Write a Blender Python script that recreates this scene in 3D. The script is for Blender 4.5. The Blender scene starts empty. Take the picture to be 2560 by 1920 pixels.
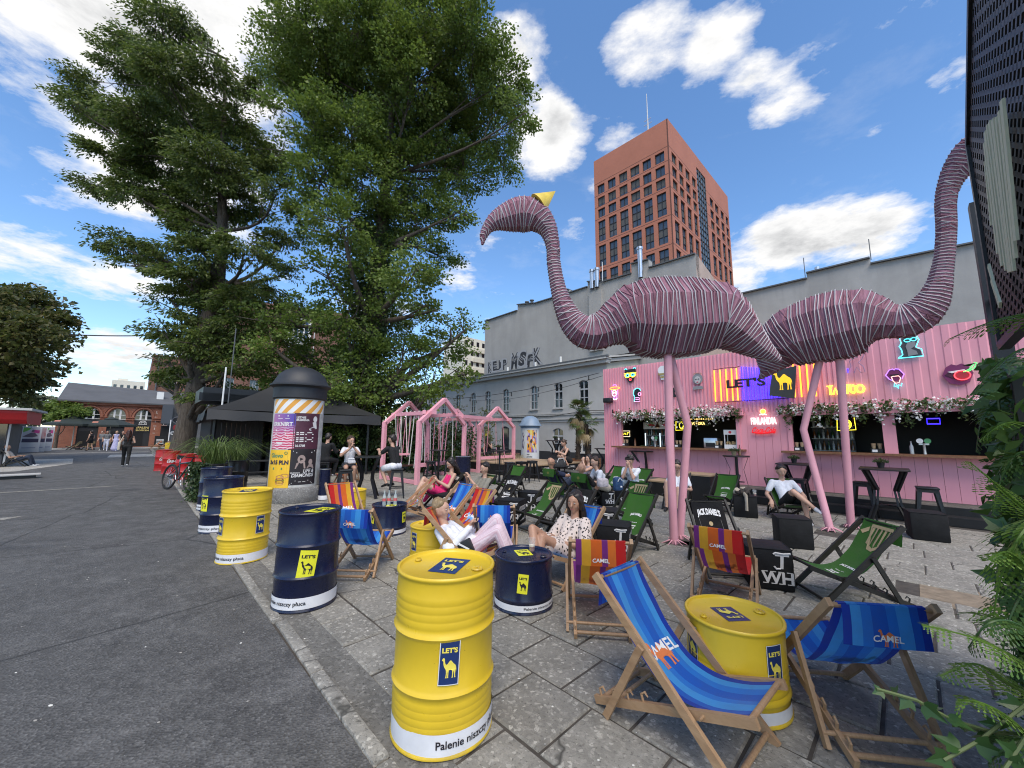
import bpy, bmesh, math, random
import numpy as np
from mathutils import Vector, Matrix, Euler, noise
from mathutils.geometry import tessellate_polygon
R = random.Random(7)
S = bpy.context.scene
C = S.collection
pi = math.pi
# ------------------------------------------------------------------ camera
CAM_H, PITCH, ROLL, FOC = 1.63, math.radians(7.6), math.radians(.5), 962.0
cam_d = bpy.data.cameras.new('camera')
cam_d.sensor_width = 36.0
cam_d.lens = FOC/2560*36.0
cam_d.clip_end = 3000
cam_d.clip_start = .05
cam = bpy.data.objects.new('camera', cam_d)
C.objects.link(cam)
cam.matrix_world = Matrix.Translation((0, 0, CAM_H)) @ Matrix.Rotation(pi/2+PITCH, 4, 'X') @ Matrix.Rotation(ROLL, 4, 'Z')
S.camera = cam
# ------------------------------------------------------------------ sky, sun
SUN_EL, SUN_AZ = math.radians(56), math.radians(172)     # azimuth clockwise from +Y
W = bpy.data.worlds.new('World'); S.world = W; W.use_nodes = True

class NG:
    """small node-tree writer"""
    def __init__(s, t): s.t = t; s.n = t.nodes; s.l = t.links
    def __call__(s, typ, ins=None, **kw):
        n = s.n.new(typ)
        for k, v in kw.items(): setattr(n, k, v)
        for k, v in (ins or {}).items(): s.put(n, k, v)
        return n
    def put(s, n, k, v):
        i = n.inputs[k]
        if hasattr(v, 'bl_idname') and hasattr(v, 'outputs'): s.l.new(v.outputs[0], i)
        elif hasattr(v, 'is_output'): s.l.new(v, i)
        else:
            if isinstance(v, (tuple, list)) and i.type == 'RGBA' and len(v) == 3: v = (*v, 1)
            i.default_value = v
    def m(s, op, a, b=None, c=None, clamp=False):
        n = s.n.new('ShaderNodeMath'); n.operation = op; n.use_clamp = clamp
        for k, v in enumerate((a, b, c)):
            if v is not None: s.put(n, k, v)
        return n.outputs[0]
    def mix(s, f, a, b, mode='MIX'):
        n = s.n.new('ShaderNodeMix'); n.data_type = 'RGBA'; n.blend_type = mode
        s.put(n, 0, f); s.put(n, 6, a); s.put(n, 7, b)
        return n.outputs[2]
    def ramp(s, f, stops, interp='LINEAR'):
        n = s.n.new('ShaderNodeValToRGB'); e = n.color_ramp.elements; n.color_ramp.interpolation = interp
        while len(e) < len(stops): e.new(.5)
        for x, (p, c) in zip(e, stops):
            x.position = p; x.color = (*c, 1) if len(c) == 3 else c
        s.put(n, 0, f)
        return n.outputs[0]
    def noise(s, vec, scale, detail=4, rough=.55, dist=0, out=0):
        n = s.n.new('ShaderNodeTexNoise')
        if vec is not None: s.put(n, 'Vector', vec)
        s.put(n, 'Scale', scale); s.put(n, 'Detail', detail); s.put(n, 'Roughness', rough); s.put(n, 'Distortion', dist)
        return n.outputs[out]

def build_world():
    g = NG(W.node_tree); g.n.clear()
    out = g('ShaderNodeOutputWorld')
    bg = g('ShaderNodeBackground', {'Strength': .10})
    sky = g('ShaderNodeTexSky', sky_type='NISHITA', sun_disc=False, sun_elevation=SUN_EL, sun_rotation=SUN_AZ,
            air_density=1.0, dust_density=.25, ozone_density=3.2, altitude=100)
    geo = g('ShaderNodeTexCoord')
    d = geo.outputs['Generated']
    sp = g('ShaderNodeSeparateXYZ', {0: d})
    az = g.m('ARCTAN2', sp.outputs[0], sp.outputs[1])
    el = g.m('ARCSINE', sp.outputs[2])
    # cloud banks: azimuth, elevation (deg), half-width, half-height, weight
    banks = [(-47,38,18,15,1.5),(-36,47,13,9,1.2),(-44,27,13,8,1.1),(-50,16,15,4.0,1.0),(-38,23,8,2.6,1.0),(-47,31,10,9,1.2),(-22,26,9,4,.6),
             (-46,8.5,8,3.2,1.1),(-33,10.5,8,2.6,1.15),(-39,5.5,10,2.2,.8),(-20,18,10,5,.8),(-8,24,7,6,.5),
             (0,48,9,5.5,1.35),(5,40.5,8.5,7,1.5),(11,42,3.5,2.2,.6),
             (22,47,10,5,1.25),(30,45,8,4.5,1.15),(34,41,5,2.8,.95),(37,37,5,2.4,.8),(18,38,6.5,3.2,.75),(14,34,5,2.4,.7),(9.5,29,3.2,2.4,.8),(12.5,22.5,2.6,1.4,.6),
             (38,23.5,10.5,5.0,1.55),(44,22.5,7.5,4,1.4),(31.5,20,5,3.0,1.1),(33,16.5,6,2.0,.9),(41,17.5,5,1.8,.7),
             (33,30,3.5,1.8,.5),(46,31.5,2.2,.9,.75),(36.5,39.5,4.5,1.8,.6),(40,36,3.2,1.6,.5),
             (56,25,8,4,1.0),(70,35,14,7,1.1),(-75,30,16,10,1.2),(-95,20,18,6,1.1),(100,28,20,10,1.2),(140,32,24,12,1.2),(-140,35,26,12,1.3),(180,30,24,12,1.1),(0,72,30,9,1.0),(-90,55,30,12,1.2),(100,58,30,12,1.1),(0,9,30,2.2,.35)]
    mask = None
    for a, e, ra, re, w in banks:
        da = g.m('SUBTRACT', az, math.radians(a))
        if abs(a) > 120:
            da = g.m('SUBTRACT', g.m('MODULO', g.m('ADD', da, 3*pi), 2*pi), pi)
        x = g.m('DIVIDE', da, math.radians(ra)); y = g.m('DIVIDE', g.m('SUBTRACT', el, math.radians(e)), math.radians(re))
        q = g.m('ADD', g.m('MULTIPLY', x, x), g.m('MULTIPLY', y, y))
        v = g.m('MULTIPLY', g.m('SUBTRACT', 1.0, q, clamp=True), w)
        mask = v if mask is None else g.m('SMOOTH_MAX', mask, v, .25)
    # cloud plane coordinates give perspective to the noise
    ez = g.m('ADD', g.m('MAXIMUM', sp.outputs[2], 0.0), .16)
    cx = g.m('DIVIDE', sp.outputs[0], ez); cy = g.m('DIVIDE', sp.outputs[1], ez)
    cv = g('ShaderNodeCombineXYZ', {0: cx, 1: cy, 2: g.m('MULTIPLY', sp.outputs[2], 2.0)})
    sh = g('ShaderNodeVectorMath', {0: cv.outputs[0], 1: (-.12, -.06, .16)}, operation='ADD')
    def dens(vec):
        n1 = g.noise(vec, 3.3, 10, .62, .25)
        n2 = g.noise(vec, 7.0, 7, .65)
        return g.m('ADD', g.m('MULTIPLY', g.m('SUBTRACT', n1, .5), 5.2), g.m('MULTIPLY', g.m('SUBTRACT', n2, .5), 2.8))
    base = g.m('SUBTRACT', g.m('MULTIPLY', mask, 1.8), 1.0)
    dn = g.m('ADD', base, dens(cv.outputs[0]))
    dn2 = g.m('ADD', base, dens(sh.outputs[0]))
    cover = g.m('SMOOTH_MIN', 1.0, g.m('MULTIPLY', g.m('MAXIMUM', dn, 0.0), .85), .3)
    wisp = g.m('MULTIPLY', g.m('MAXIMUM', g.m('ADD', dens(sh.outputs[0]), g.m('SUBTRACT', mask, .55)), 0.0), .10)
    cover = g.m('MINIMUM', g.m('ADD', cover, wisp), 1.0)
    thick = g.m('MULTIPLY', g.m('MAXIMUM', g.m('SUBTRACT', dn2, .75), 0.0), .55, clamp=True)
    ccol = g.ramp(thick, [(0, (4.3, 4.25, 4.2)), (.35, (3.75, 3.75, 3.75)), (1, (2.2, 2.22, 2.28))])
    low = g.m('SUBTRACT', 1.0, g.m('MULTIPLY', el, 3.2), clamp=True)
    ccol = g.mix(g.m('MULTIPLY', low, .35), ccol, (3.9, 3.8, 3.7))
    hs = g('ShaderNodeHueSaturation', {'Saturation': 1.12, 'Value': 1.0, 'Color': sky})
    col = g.mix(cover, hs, ccol)
    g.put(bg, 'Color', col)
    g.l.new(bg.outputs[0], out.inputs[0])
build_world()
sd = bpy.data.lights.new('sun', 'SUN'); sd.energy = 1.5; sd.angle = math.radians(42); sd.color = (1, .90, .76)
sun = bpy.data.objects.new('sun', sd); C.objects.link(sun)
sdir = Vector((math.sin(SUN_AZ)*math.cos(SUN_EL), math.cos(SUN_AZ)*math.cos(SUN_EL), math.sin(SUN_EL)))
sun.rotation_euler = sdir.to_track_quat('Z', 'Y').to_euler()
vs = S.view_settings
vs.view_transform = 'Standard'; vs.look = 'None'; vs.gamma = 1; vs.use_curve_mapping = False; vs.exposure = 1.32
S.render.engine = 'CYCLES'
S.cycles.use_denoising = True; S.cycles.filter_width = 1.1
S.cycles.max_bounces = 6; S.cycles.diffuse_bounces = 3; S.cycles.glossy_bounces = 3; S.cycles.transmission_bounces = 4; S.cycles.transparent_max_bounces = 6

# ------------------------------------------------------------------ the street grid: U runs along the kerb away from the camera, V across it
TH = math.radians(44)
UX, UY, VX, VY = -math.sin(TH), math.cos(TH), math.cos(TH), math.sin(TH)
GR = math.atan2(UY, UX)                     # rotation that turns local +X into U (local +Y is then -V)
def P(u, v, z=0.0): return Vector((u*UX+v*VX, u*UY+v*VY, z))
def uv_of(x, y): return x*UX+y*UY, x*VX+y*VY
# ------------------------------------------------------------------ mesh helpers
class MB:
    def __init__(s): s.v = []; s.f = []; s.mi = []; s.uv = {}
    def add(s, vs, fs, mi=0):
        b = len(s.v); s.v.extend(tuple(p) for p in vs)
        for f in fs: s.f.append(tuple(b+i for i in f)); s.mi.append(mi)
        return b
    def box(s, c, d, mi=0, M=None, taper=1.0):
        x, y, z = d[0]/2, d[1]/2, d[2]/2
        p = [(-x,-y,-z),(x,-y,-z),(x,y,-z),(-x,y,-z),(-x*taper,-y*taper,z),(x*taper,-y*taper,z),(x*taper,y*taper,z),(-x*taper,y*taper,z)]
        p = [(M @ Vector(q) if M else Vector(q))+Vector(c) for q in p]
        s.add(p, [(0,3,2,1),(4,5,6,7),(0,1,5,4),(1,2,6,5),(2,3,7,6),(3,0,4,7)], mi)
    def bev(s, c, d, b, mi=0, M=None):
        """box with chamfered edges"""
        x, y, z = d[0]/2, d[1]/2, d[2]/2
        bm = bmesh.new(); bmesh.ops.create_cube(bm, size=1)
        for v in bm.verts: v.co = Vector((v.co.x*d[0], v.co.y*d[1], v.co.z*d[2]))
        bmesh.ops.bevel(bm, geom=bm.edges[:], offset=b, segments=2, profile=.5, affect='EDGES')
        bm.verts.index_update()
        s.add([(M @ v.co if M else v.co)+Vector(c) for v in bm.verts], [tuple(v.index for v in f.verts) for f in bm.faces], mi)
        bm.free()
    def bar(s, a, b, w, h, mi=0, up=(0,0,1)):
        """rectangular bar a to b; w across, h along 'up'"""
        a, b = Vector(a), Vector(b); t = (b-a).normalized(); u = Vector(up)
        if abs(t.dot(u)) > .98: u = Vector((1,0,0))
        sx = t.cross(u).normalized(); uy = sx.cross(t).normalized()
        p = []
        for q in (a, b):
            for i, j in ((-1,-1),(1,-1),(1,1),(-1,1)): p.append(q+sx*(w/2*i)+uy*(h/2*j))
        s.add(p, [(3,2,1,0),(4,5,6,7),(0,1,5,4),(1,2,6,5),(2,3,7,6),(3,0,4,7)], mi)
    def tube(s, pts, r, n=8, mi=0, caps=True, closed=False, sq=1.0):
        pts = [Vector(p) for p in pts]; m = len(pts)
        rr = r if isinstance(r, (list, tuple)) else [r]*m
        b = len(s.v); ref = None; fr = []
        for i, p in enumerate(pts):
            if closed: t = pts[(i+1) % m]-pts[i-1]
            else: t = pts[min(i+1, m-1)]-pts[max(i-1, 0)]
            t = t.normalized() if t.length > 1e-9 else Vector((0,0,1))
            if ref is None:
                ref = Vector((0,0,1)) if abs(t.z) < .9 else Vector((1,0,0))
            x = ref-t*ref.dot(t)
            if x.length < 1e-6: x = t.orthogonal()
            x.normalize(); ref = x; y = t.cross(x)
            for k in range(n):
                a = 2*pi*k/n; s.v.append(tuple(p+x*(rr[i]*math.cos(a))+y*(rr[i]*sq*math.sin(a))))
        for i in range(m if closed else m-1):
            j = (i+1) % m
            for k in range(n):
                l = (k+1) % n; s.f.append((b+i*n+k, b+i*n+l, b+j*n+l, b+j*n+k)); s.mi.append(mi)
        if caps and not closed:
            s.f.append(tuple(b+k for k in reversed(range(n)))); s.mi.append(mi)
            s.f.append(tuple(b+(m-1)*n+k for k in range(n))); s.mi.append(mi)
    def lathe(s, prof, n=32, mi=0, c=(0,0,0), mis=None, capb=False, capt=False):
        b = len(s.v)
        for r, z in prof:
            for k in range(n):
                a = 2*pi*k/n; s.v.append((c[0]+r*math.cos(a), c[1]+r*math.sin(a), c[2]+z))
        for i in range(len(prof)-1):
            for k in range(n):
                l = (k+1) % n; s.f.append((b+i*n+k, b+i*n+l, b+(i+1)*n+l, b+(i+1)*n+k)); s.mi.append(mis[i] if mis else mi)
        if capb: s.f.append(tuple(b+k for k in reversed(range(n)))); s.mi.append(mi)
        if capt: s.f.append(tuple(b+(len(prof)-1)*n+k for k in range(n))); s.mi.append(mi)
    def loft(s, rings, mi=0, closed=True, caps=True):
        b = len(s.v); n = len(rings[0])
        for r in rings: s.v.extend(tuple(p) for p in r)
        for i in range(len(rings)-1):
            for k in range(n if closed else n-1):
                l = (k+1) % n; s.f.append((b+i*n+k, b+i*n+l, b+(i+1)*n+l, b+(i+1)*n+k)); s.mi.append(mi)
        if caps and closed:
            s.f.append(tuple(b+k for k in reversed(range(n)))); s.mi.append(mi)
            s.f.append(tuple(b+(len(rings)-1)*n+k for k in range(n))); s.mi.append(mi)
    def poly(s, pts, fn, mi=0, flip=False):
        """flat or mapped polygon: 2D outline, fn maps (x,y) to 3D"""
        t = tessellate_polygon([[Vector((p[0], p[1], 0)) for p in pts]])
        s.add([fn(*p) for p in pts], [tuple(reversed(f)) if flip else f for f in t], mi)
    def prism(s, pts, fn, mi=0):
        """2D outline extruded: fn(x,y,k) with k in 0,1"""
        n = len(pts); t = tessellate_polygon([[Vector((p[0], p[1], 0)) for p in pts]])
        b = s.add([fn(*p, 0) for p in pts]+[fn(*p, 1) for p in pts], [], mi)
        for f in t:
            s.f.append(tuple(b+i for i in f)); s.mi.append(mi); s.f.append(tuple(b+n+i for i in reversed(f))); s.mi.append(mi)
        for i in range(n):
            j = (i+1) % n; s.f.append((b+i, b+j, b+n+j, b+n+i)); s.mi.append(mi)
    def grid(s, nu, nv, fn, mi=0, uvs=True):
        b = len(s.v)
        for i in range(nu+1):
            for j in range(nv+1): s.v.append(tuple(fn(i/nu, j/nv)))
        for i in range(nu):
            for j in range(nv):
                k = b+i*(nv+1)+j; f = (k, k+nv+1, k+nv+2, k+1)
                if uvs: s.uv[len(s.f)] = ((i/nu, j/nv), ((i+1)/nu, j/nv), ((i+1)/nu, (j+1)/nv), (i/nu, (j+1)/nv))
                s.f.append(f); s.mi.append(mi)
    def sphere(s, c, r, mi=0, n=12, m=8):
        r = r if isinstance(r, (tuple, list)) else (r, r, r)
        b = len(s.v)
        s.v.append((c[0], c[1], c[2]-r[2]))
        for i in range(1, m):
            t = pi*i/m
            for k in range(n):
                a = 2*pi*k/n; s.v.append((c[0]+r[0]*math.sin(t)*math.cos(a), c[1]+r[1]*math.sin(t)*math.sin(a), c[2]-r[2]*math.cos(t)))
        s.v.append((c[0], c[1], c[2]+r[2])); top = len(s.v)-1
        for k in range(n):
            l = (k+1) % n
            s.f.append((b, b+1+l, b+1+k)); s.mi.append(mi)
            for i in range(m-2):
                o = b+1+i*n; s.f.append((o+k, o+l, o+n+l, o+n+k)); s.mi.append(mi)
            o = b+1+(m-2)*n; s.f.append((o+k, o+l, top)); s.mi.append(mi)
    def mesh(s, name, mats, smooth=40):
        me = bpy.data.meshes.new(name); me.from_pydata(s.v, [], s.f)
        for m in (mats if isinstance(mats, (list, tuple)) else [mats]): me.materials.append(m)
        if any(s.mi): me.polygons.foreach_set('material_index', s.mi)
        if s.uv:
            ul = me.uv_layers.new(name='UVMap')
            for p in me.polygons:
                q = s.uv.get(p.index)
                if q:
                    for li, c in zip(p.loop_indices, q): ul.data[li].uv = c
        me.update()
        if smooth and len(me.polygons):
            me.shade_smooth(); me.set_sharp_from_angle(angle=math.radians(smooth))
        return me
    def build(s, name, mats, parent=None, smooth=40, label=None):
        o = bpy.data.objects.new(name, s.mesh(name, mats, smooth)); C.objects.link(o)
        if parent is not None: o.parent = parent
        if label: o['label'] = label
        return o
def ob(name, me, parent=None, loc=(0,0,0), rot=(0,0,0), sc=(1,1,1)):
    o = bpy.data.objects.new(name, me); C.objects.link(o); o.parent = parent; o.location = loc; o.rotation_euler = rot; o.scale = sc
    return o
def thing(name, label, cat, loc=(0,0,0), rz=0.0, group=None):
    o = bpy.data.objects.new(name, None); C.objects.link(o); o.location = loc; o.rotation_euler = (0, 0, rz); o.empty_display_size = .1
    tag(o, label, cat, group); return o
def tag(o, label, cat, group=None):
    o['label'] = label; o['category'] = cat
    if group: o['group'] = group
    return o
def kind(o, k, label=None):
    o['kind'] = k
    if label: o['label'] = label
    return o
def dup(o, loc=None, rz=None, label=None, parent=None, group=None):
    kids = list(o.children)
    r = o.copy(); C.objects.link(r)
    if parent is not None: r.parent = parent
    if loc is not None: r.location = loc
    if rz is not None: r.rotation_euler = (0, 0, rz)
    if label: r['label'] = label
    if group: r['group'] = group
    for k in kids: dup(k, parent=r)
    return r
# ------------------------------------------------------------------ lettering
_tc = {}
def text_mesh(txt, bold=0.0, ext=0.0, shear=0.0, spacing=1.0):
    key = (txt, bold, ext, shear, spacing)
    if key in _tc: return _tc[key]
    cu = bpy.data.curves.new('lettering', 'FONT'); cu.body = txt; cu.offset = bold; cu.extrude = ext; cu.shear = shear
    cu.resolution_u = 3; cu.space_character = spacing; cu.align_x = 'LEFT'
    o = bpy.data.objects.new('lettering', cu); C.objects.link(o)
    me = bpy.data.meshes.new_from_object(o.evaluated_get(bpy.context.evaluated_depsgraph_get()))
    vs_ = [tuple(v.co) for v in me.vertices]; fs_ = [tuple(p.vertices) for p in me.polygons]
    C.objects.unlink(o); bpy.data.objects.remove(o); bpy.data.curves.remove(cu); bpy.data.meshes.remove(me)
    if not vs_: vs_ = [(0,0,0)]
    xs = [v[0] for v in vs_]; ys = [v[1] for v in vs_]
    x0, x1, y0, y1 = min(xs), max(xs), min(ys), max(ys)
    vs_ = [((v[0]-(x0+x1)/2)/max(x1-x0, 1e-6), (v[1]-y0)/max(y1-y0, 1e-6), v[2]) for v in vs_]   # x -.5...5, y 0..1
    _tc[key] = (vs_, fs_); return _tc[key]
def put_text(mb, txt, w, h, fn, mi=0, bold=0.0, ext=0.0, shear=0.0, arc=0.0, spacing=1.0):
    """lettering w wide, h high, centred on x, foot at y=0; fn(x,y,z) -> 3D; arc bends it upwards in the middle"""
    v, f = text_mesh(txt, bold, ext, shear, spacing)
    mb.add([fn(p[0]*w, p[1]*h*(1-abs(arc)*.0)+arc*(1-4*p[0]*p[0])*w*.25, p[2]) for p in v], f, mi)
CAMEL = [(0,.84),(.02,.91),(.08,.97),(.15,.96),(.19,.90),(.20,.80),(.23,.70),(.30,.64),(.38,.67),(.46,.75),(.54,.83),(.62,.83),(.70,.76),(.79,.68),(.90,.62),(.96,.54),(.99,.42),(.995,.28),(.96,.40),(.945,.30),(.93,.18),(.945,.05),(.97,0),(.87,0),(.885,.06),(.87,.18),(.845,.28),(.82,.34),(.80,.20),(.785,.06),(.80,0),(.70,0),(.725,.06),(.735,.20),(.72,.34),(.64,.38),(.55,.38),(.485,.37),(.475,.25),(.475,.06),(.49,0),(.39,0),(.41,.06),(.415,.22),(.39,.33),(.375,.22),(.365,.06),(.375,0),(.275,0),(.30,.06),(.315,.22),(.30,.36),(.26,.43),(.20,.49),(.14,.58),(.11,.68),(.10,.79),(.07,.82)]
# ------------------------------------------------------------------ materials
_mc = {}
def mat(name, col, rough=.6, metal=0.0, var=0.0, vscale=8.0, bump=0.0, bscale=60.0, spec=.5, emit=None, estr=0.0, coat=0.0, alpha=1.0, trans=0.0, dirt=0.0, tr=0.0):
    if name in _mc: return _mc[name]
    m = bpy.data.materials.new(name); m.use_nodes = True; g = NG(m.node_tree); b = g.n['Principled BSDF']
    g.put(b, 'Roughness', rough); g.put(b, 'Metallic', metal); g.put(b, 'Specular IOR Level', spec); g.put(b, 'Coat Weight', coat)
    c = (*col, 1); tc = g('ShaderNodeTexCoord').outputs['Object']
    if var or dirt:
        n = g.noise(tc, vscale, 5, .6)
        c = g.mix(g.ramp(n, [(.3, (0,0,0)), (.7, (1,1,1))]), tuple(x*(1-var) for x in col), tuple(min(1, x*(1+var)) for x in col))
        if dirt:
            n2 = g.noise(tc, vscale*.45, 6, .7, .4)
            c = g.mix(g.m('MULTIPLY', g.ramp(n2, [(.5, (0,0,0)), (.72, (1,1,1))]), dirt), c, (.06,.055,.05))
            g.put(b, 'Roughness', g.m('ADD', g.m('MULTIPLY', n2, .25), rough-.12))
    g.put(b, 'Base Color', c)
    if bump:
        n = g.noise(tc, bscale, 3, .6)
        g.put(b, 'Normal', g('ShaderNodeBump', {'Strength': bump, 'Distance': .01, 'Height': n}))
    if emit: g.put(b, 'Emission Color', emit); g.put(b, 'Emission Strength', estr)
    if trans: g.put(b, 'Transmission Weight', trans); g.put(b, 'IOR', 1.45)
    if alpha < 1: g.put(b, 'Alpha', alpha)
    if tr:
        t = g('ShaderNodeBsdfTranslucent', {'Color': c}); mx = g('ShaderNodeMixShader', {0: tr, 1: b, 2: t})
        g.l.new(mx.outputs[0], g.n['Material Output'].inputs[0])
    _mc[name] = m; return m
def M_(name, fn):
    """custom node material: fn(g, bsdf, object coords)"""
    if name in _mc: return _mc[name]
    m = bpy.data.materials.new(name); m.use_nodes = True; g = NG(m.node_tree)
    fn(g, g.n['Principled BSDF'], g('ShaderNodeTexCoord')); _mc[name] = m; return m
def neon(name, col, s=2.6): return mat('neon_'+name, tuple(c*.6 for c in col), .4, emit=col, estr=s*.42)
# ================================================================== SETTING: ground, road, pavement
def asphalt(g, b, tc):
    o = tc.outputs['Object']
    n1 = g.noise(o, .35, 6, .6, .6); n2 = g.noise(o, 3.0, 6, .65); n3 = g.noise(o, 70, 3, .7)
    vor = g('ShaderNodeTexVoronoi', {'Vector': o, 'Scale': 70.0})
    n4 = g.noise(o, 16, 4, .7)
    c = g.ramp(g.m('ADD', g.m('MULTIPLY', n2, .55), g.m('MULTIPLY', n4, .45)), [(.36, (.042,.041,.040)), (.52, (.084,.082,.079)), (.66, (.15,.145,.138))])
    c = g.mix(g.ramp(n1, [(.42, (0,0,0)), (.60, (.7,.7,.7))]), c, (.075,.073,.070))
    c = g.mix(g.ramp(g.noise(o, 1.1, 6, .72, 1.6), [(.56, (0,0,0)), (.72, (.55,.55,.55))]), c, (.155,.15,.14))
    c = g.mix(g.ramp(g.noise(o, .6, 3, .5, .3), [(.62, (0,0,0)), (.66, (.6,.6,.6))]), c, (.030,.030,.032))
    c = g.mix(g.m('MULTIPLY', g.ramp(vor.outputs['Color'], [(.55, (0,0,0)), (.95, (1,1,1))]), .5), c, (.21,.205,.195))
    c = g.mix(g.ramp(n3, [(.66, (0,0,0)), (.72, (.8,.8,.8))]), c, (.34,.33,.31))
    cr = g('ShaderNodeTexVoronoi', {'Vector': g.mix(.12, o, g('ShaderNodeTexNoise', {'Vector': o, 'Scale': 1.5}).outputs[1]), 'Scale': .33}, feature='DISTANCE_TO_EDGE')
    c = g.mix(g.ramp(cr, [(.0, (.8,.8,.8)), (.007, (0,0,0))]), c, (.018,.018,.018))
    g.put(b, 'Base Color', c); g.put(b, 'Roughness', g.ramp(n2, [(.3, (.78,)*3), (.7, (.62,)*3)])); g.put(b, 'Specular IOR Level', .35)
    g.put(b, 'Normal', g('ShaderNodeBump', {'Strength': .55, 'Distance': .012, 'Height': g.m('ADD', g.m('MULTIPLY', vor.outputs[0], 1.2), g.m('MULTIPLY', n3, .8))}))
M_asphalt = M_('asphalt', asphalt)
def stone(base, spread, warm=0.0):
    def fn(g, b, tc):
        o = tc.outputs['Object']; oi = g('ShaderNodeObjectInfo').outputs['Random']
        rv = g('ShaderNodeCombineXYZ', {0: g.m('MULTIPLY', oi, 91.0), 1: g.m('MULTIPLY', oi, 37.0)})
        p = g('ShaderNodeVectorMath', {0: o, 1: rv}, operation='ADD').outputs[0]
        n1 = g.noise(p, 4.5, 7, .7, .6); n2 = g.noise(p, 48, 4, .75); n3 = g.noise(p, 20, 6, .75)
        v = g('ShaderNodeTexVoronoi', {'Vector': p, 'Scale': 52.0})
        t = tuple(base*x for x in (1.0+warm, 1.0+warm*.4, 1.0-warm))
        c = g.mix(oi, tuple(x*(1-spread) for x in t), tuple(x*(1+spread) for x in t))
        c = g.mix(g.ramp(n1, [(.34, (.95,)*3), (.60, (0,0,0))]), c, tuple(x*.64 for x in t))
        c = g.mix(g.ramp(n3, [(.52, (0,0,0)), (.68, (.8,)*3)]), c, tuple(x*1.5 for x in t))
        c = g.mix(g.m('MULTIPLY', g.ramp(v.outputs['Color'], [(.72, (0,0,0)), (.98, (1,1,1))]), .75), c, tuple(x*2.2 for x in t))
        c = g.mix(g.ramp(n2, [(.34, (.9,)*3), (.44, (0,0,0))]), c, tuple(x*.35 for x in t))
        ck = g('ShaderNodeTexVoronoi', {'Vector': g.mix(.10, p, g('ShaderNodeTexNoise', {'Vector': p, 'Scale': 6.0}).outputs[1]), 'Scale': 1.25}, feature='DISTANCE_TO_EDGE')
        c = g.mix(g.m('MULTIPLY', g.ramp(ck, [(.0, (1,1,1)), (.012, (0,0,0))]), g.m('GREATER_THAN', oi, .62)), c, tuple(x*.25 for x in t))
        c = g.mix(g.ramp(g.noise(p, 1.1, 4, .6, 1.0), [(.64, (0,0,0)), (.74, (.6,)*3)]), c, tuple(x*.5 for x in t))
        g.put(b, 'Base Color', c); g.put(b, 'Roughness', .82); g.put(b, 'Specular IOR Level', .3)
        g.put(b, 'Normal', g('ShaderNodeBump', {'Strength': .8, 'Distance': .010, 'Height': g.m('ADD', n2, g.m('MULTIPLY', n3, .9))}))
    return fn
M_slab = M_('paving_concrete', stone(.235, .13, .10))
M_slabfar = M_('paving_concrete_far', stone(.24, .06, .10))
M_kerb = M_('kerb_concrete', stone(.25, .14, .09)); M_gut = M_('gutter_concrete', stone(.15, .05, .08))
M_dirt = mat('dirt', (.060,.052,.043), .95, var=.4, vscale=9, bump=.6, bscale=45)
M_pale = M_('pale_concrete', stone(.36, .05, .06))
def sheet(name, pts, z, m, th=0.0):
    mb = MB(); mb.poly([(p[0], p[1]) for p in pts], lambda u, v: P(u, v, z)); 
    me = mb.mesh(name, m)
    if me.polygons[0].normal.z < 0: me.flip_normals()
    o = bpy.data.objects.new(name, me); C.objects.link(o); return kind(o, 'structure')
sheet('ground', [(-300,-300),(900,-300),(900,300),(-300,300)], -.06, M_asphalt)
sheet('road', [(-12,-14),(58,-14),(58,1.0),(-12,1.0)], 0.0, M_asphalt)
pave = sheet('pavement', [(-12,1.0),(58,1.0),(58,40),(-12,40)], -.012, M_dirt)
sheet('path', [(25.5,-9),(35.5,-9),(35.5,-2.6),(30,-2.2),(25.5,-3.4)], .004, M_pale)
sheet('path', [(54,-9),(59.5,-9),(59.5,9),(54,9)], .004, M_pale)
sheet('path', [(36,-1.2),(40,-1.2),(40,9),(36,9)], .004, M_pale)
# pale bands across the road
for u0, u1, v0, v1 in ((11.8,12.1,-13,-1.4),(16.9,17.05,-6,-.2),(44,45.2,-8,1.0)):
    sheet('path', [(u0,v0),(u1,v0+.3),(u1,v1),(u0,v1-.2)], .004, M_kerb)
sheet('gutter', [(-12,1.09),(58,1.09),(58,1.31),(-12,1.31)], -.004, M_gut)
# kerb: flat concrete strip of separate stones
kerb = bpy.data.objects.new('kerb', None); C.objects.link(kerb); kind(kerb, 'structure')
kmb = MB(); kmb.bev((0,0,-.05), (.985,.088,.125), .012)
kme = kmb.mesh('kerb_stone', M_kerb)
for i in range(44):
    o = ob('kerb_stone', kme, kerb, P(-1+i*1.0+.5, 1.055+R.uniform(-.010,.010), R.uniform(-.004,.006)), (R.uniform(-.006,.006), R.uniform(-.006,.006), GR+R.uniform(-.014,.014)))
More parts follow.
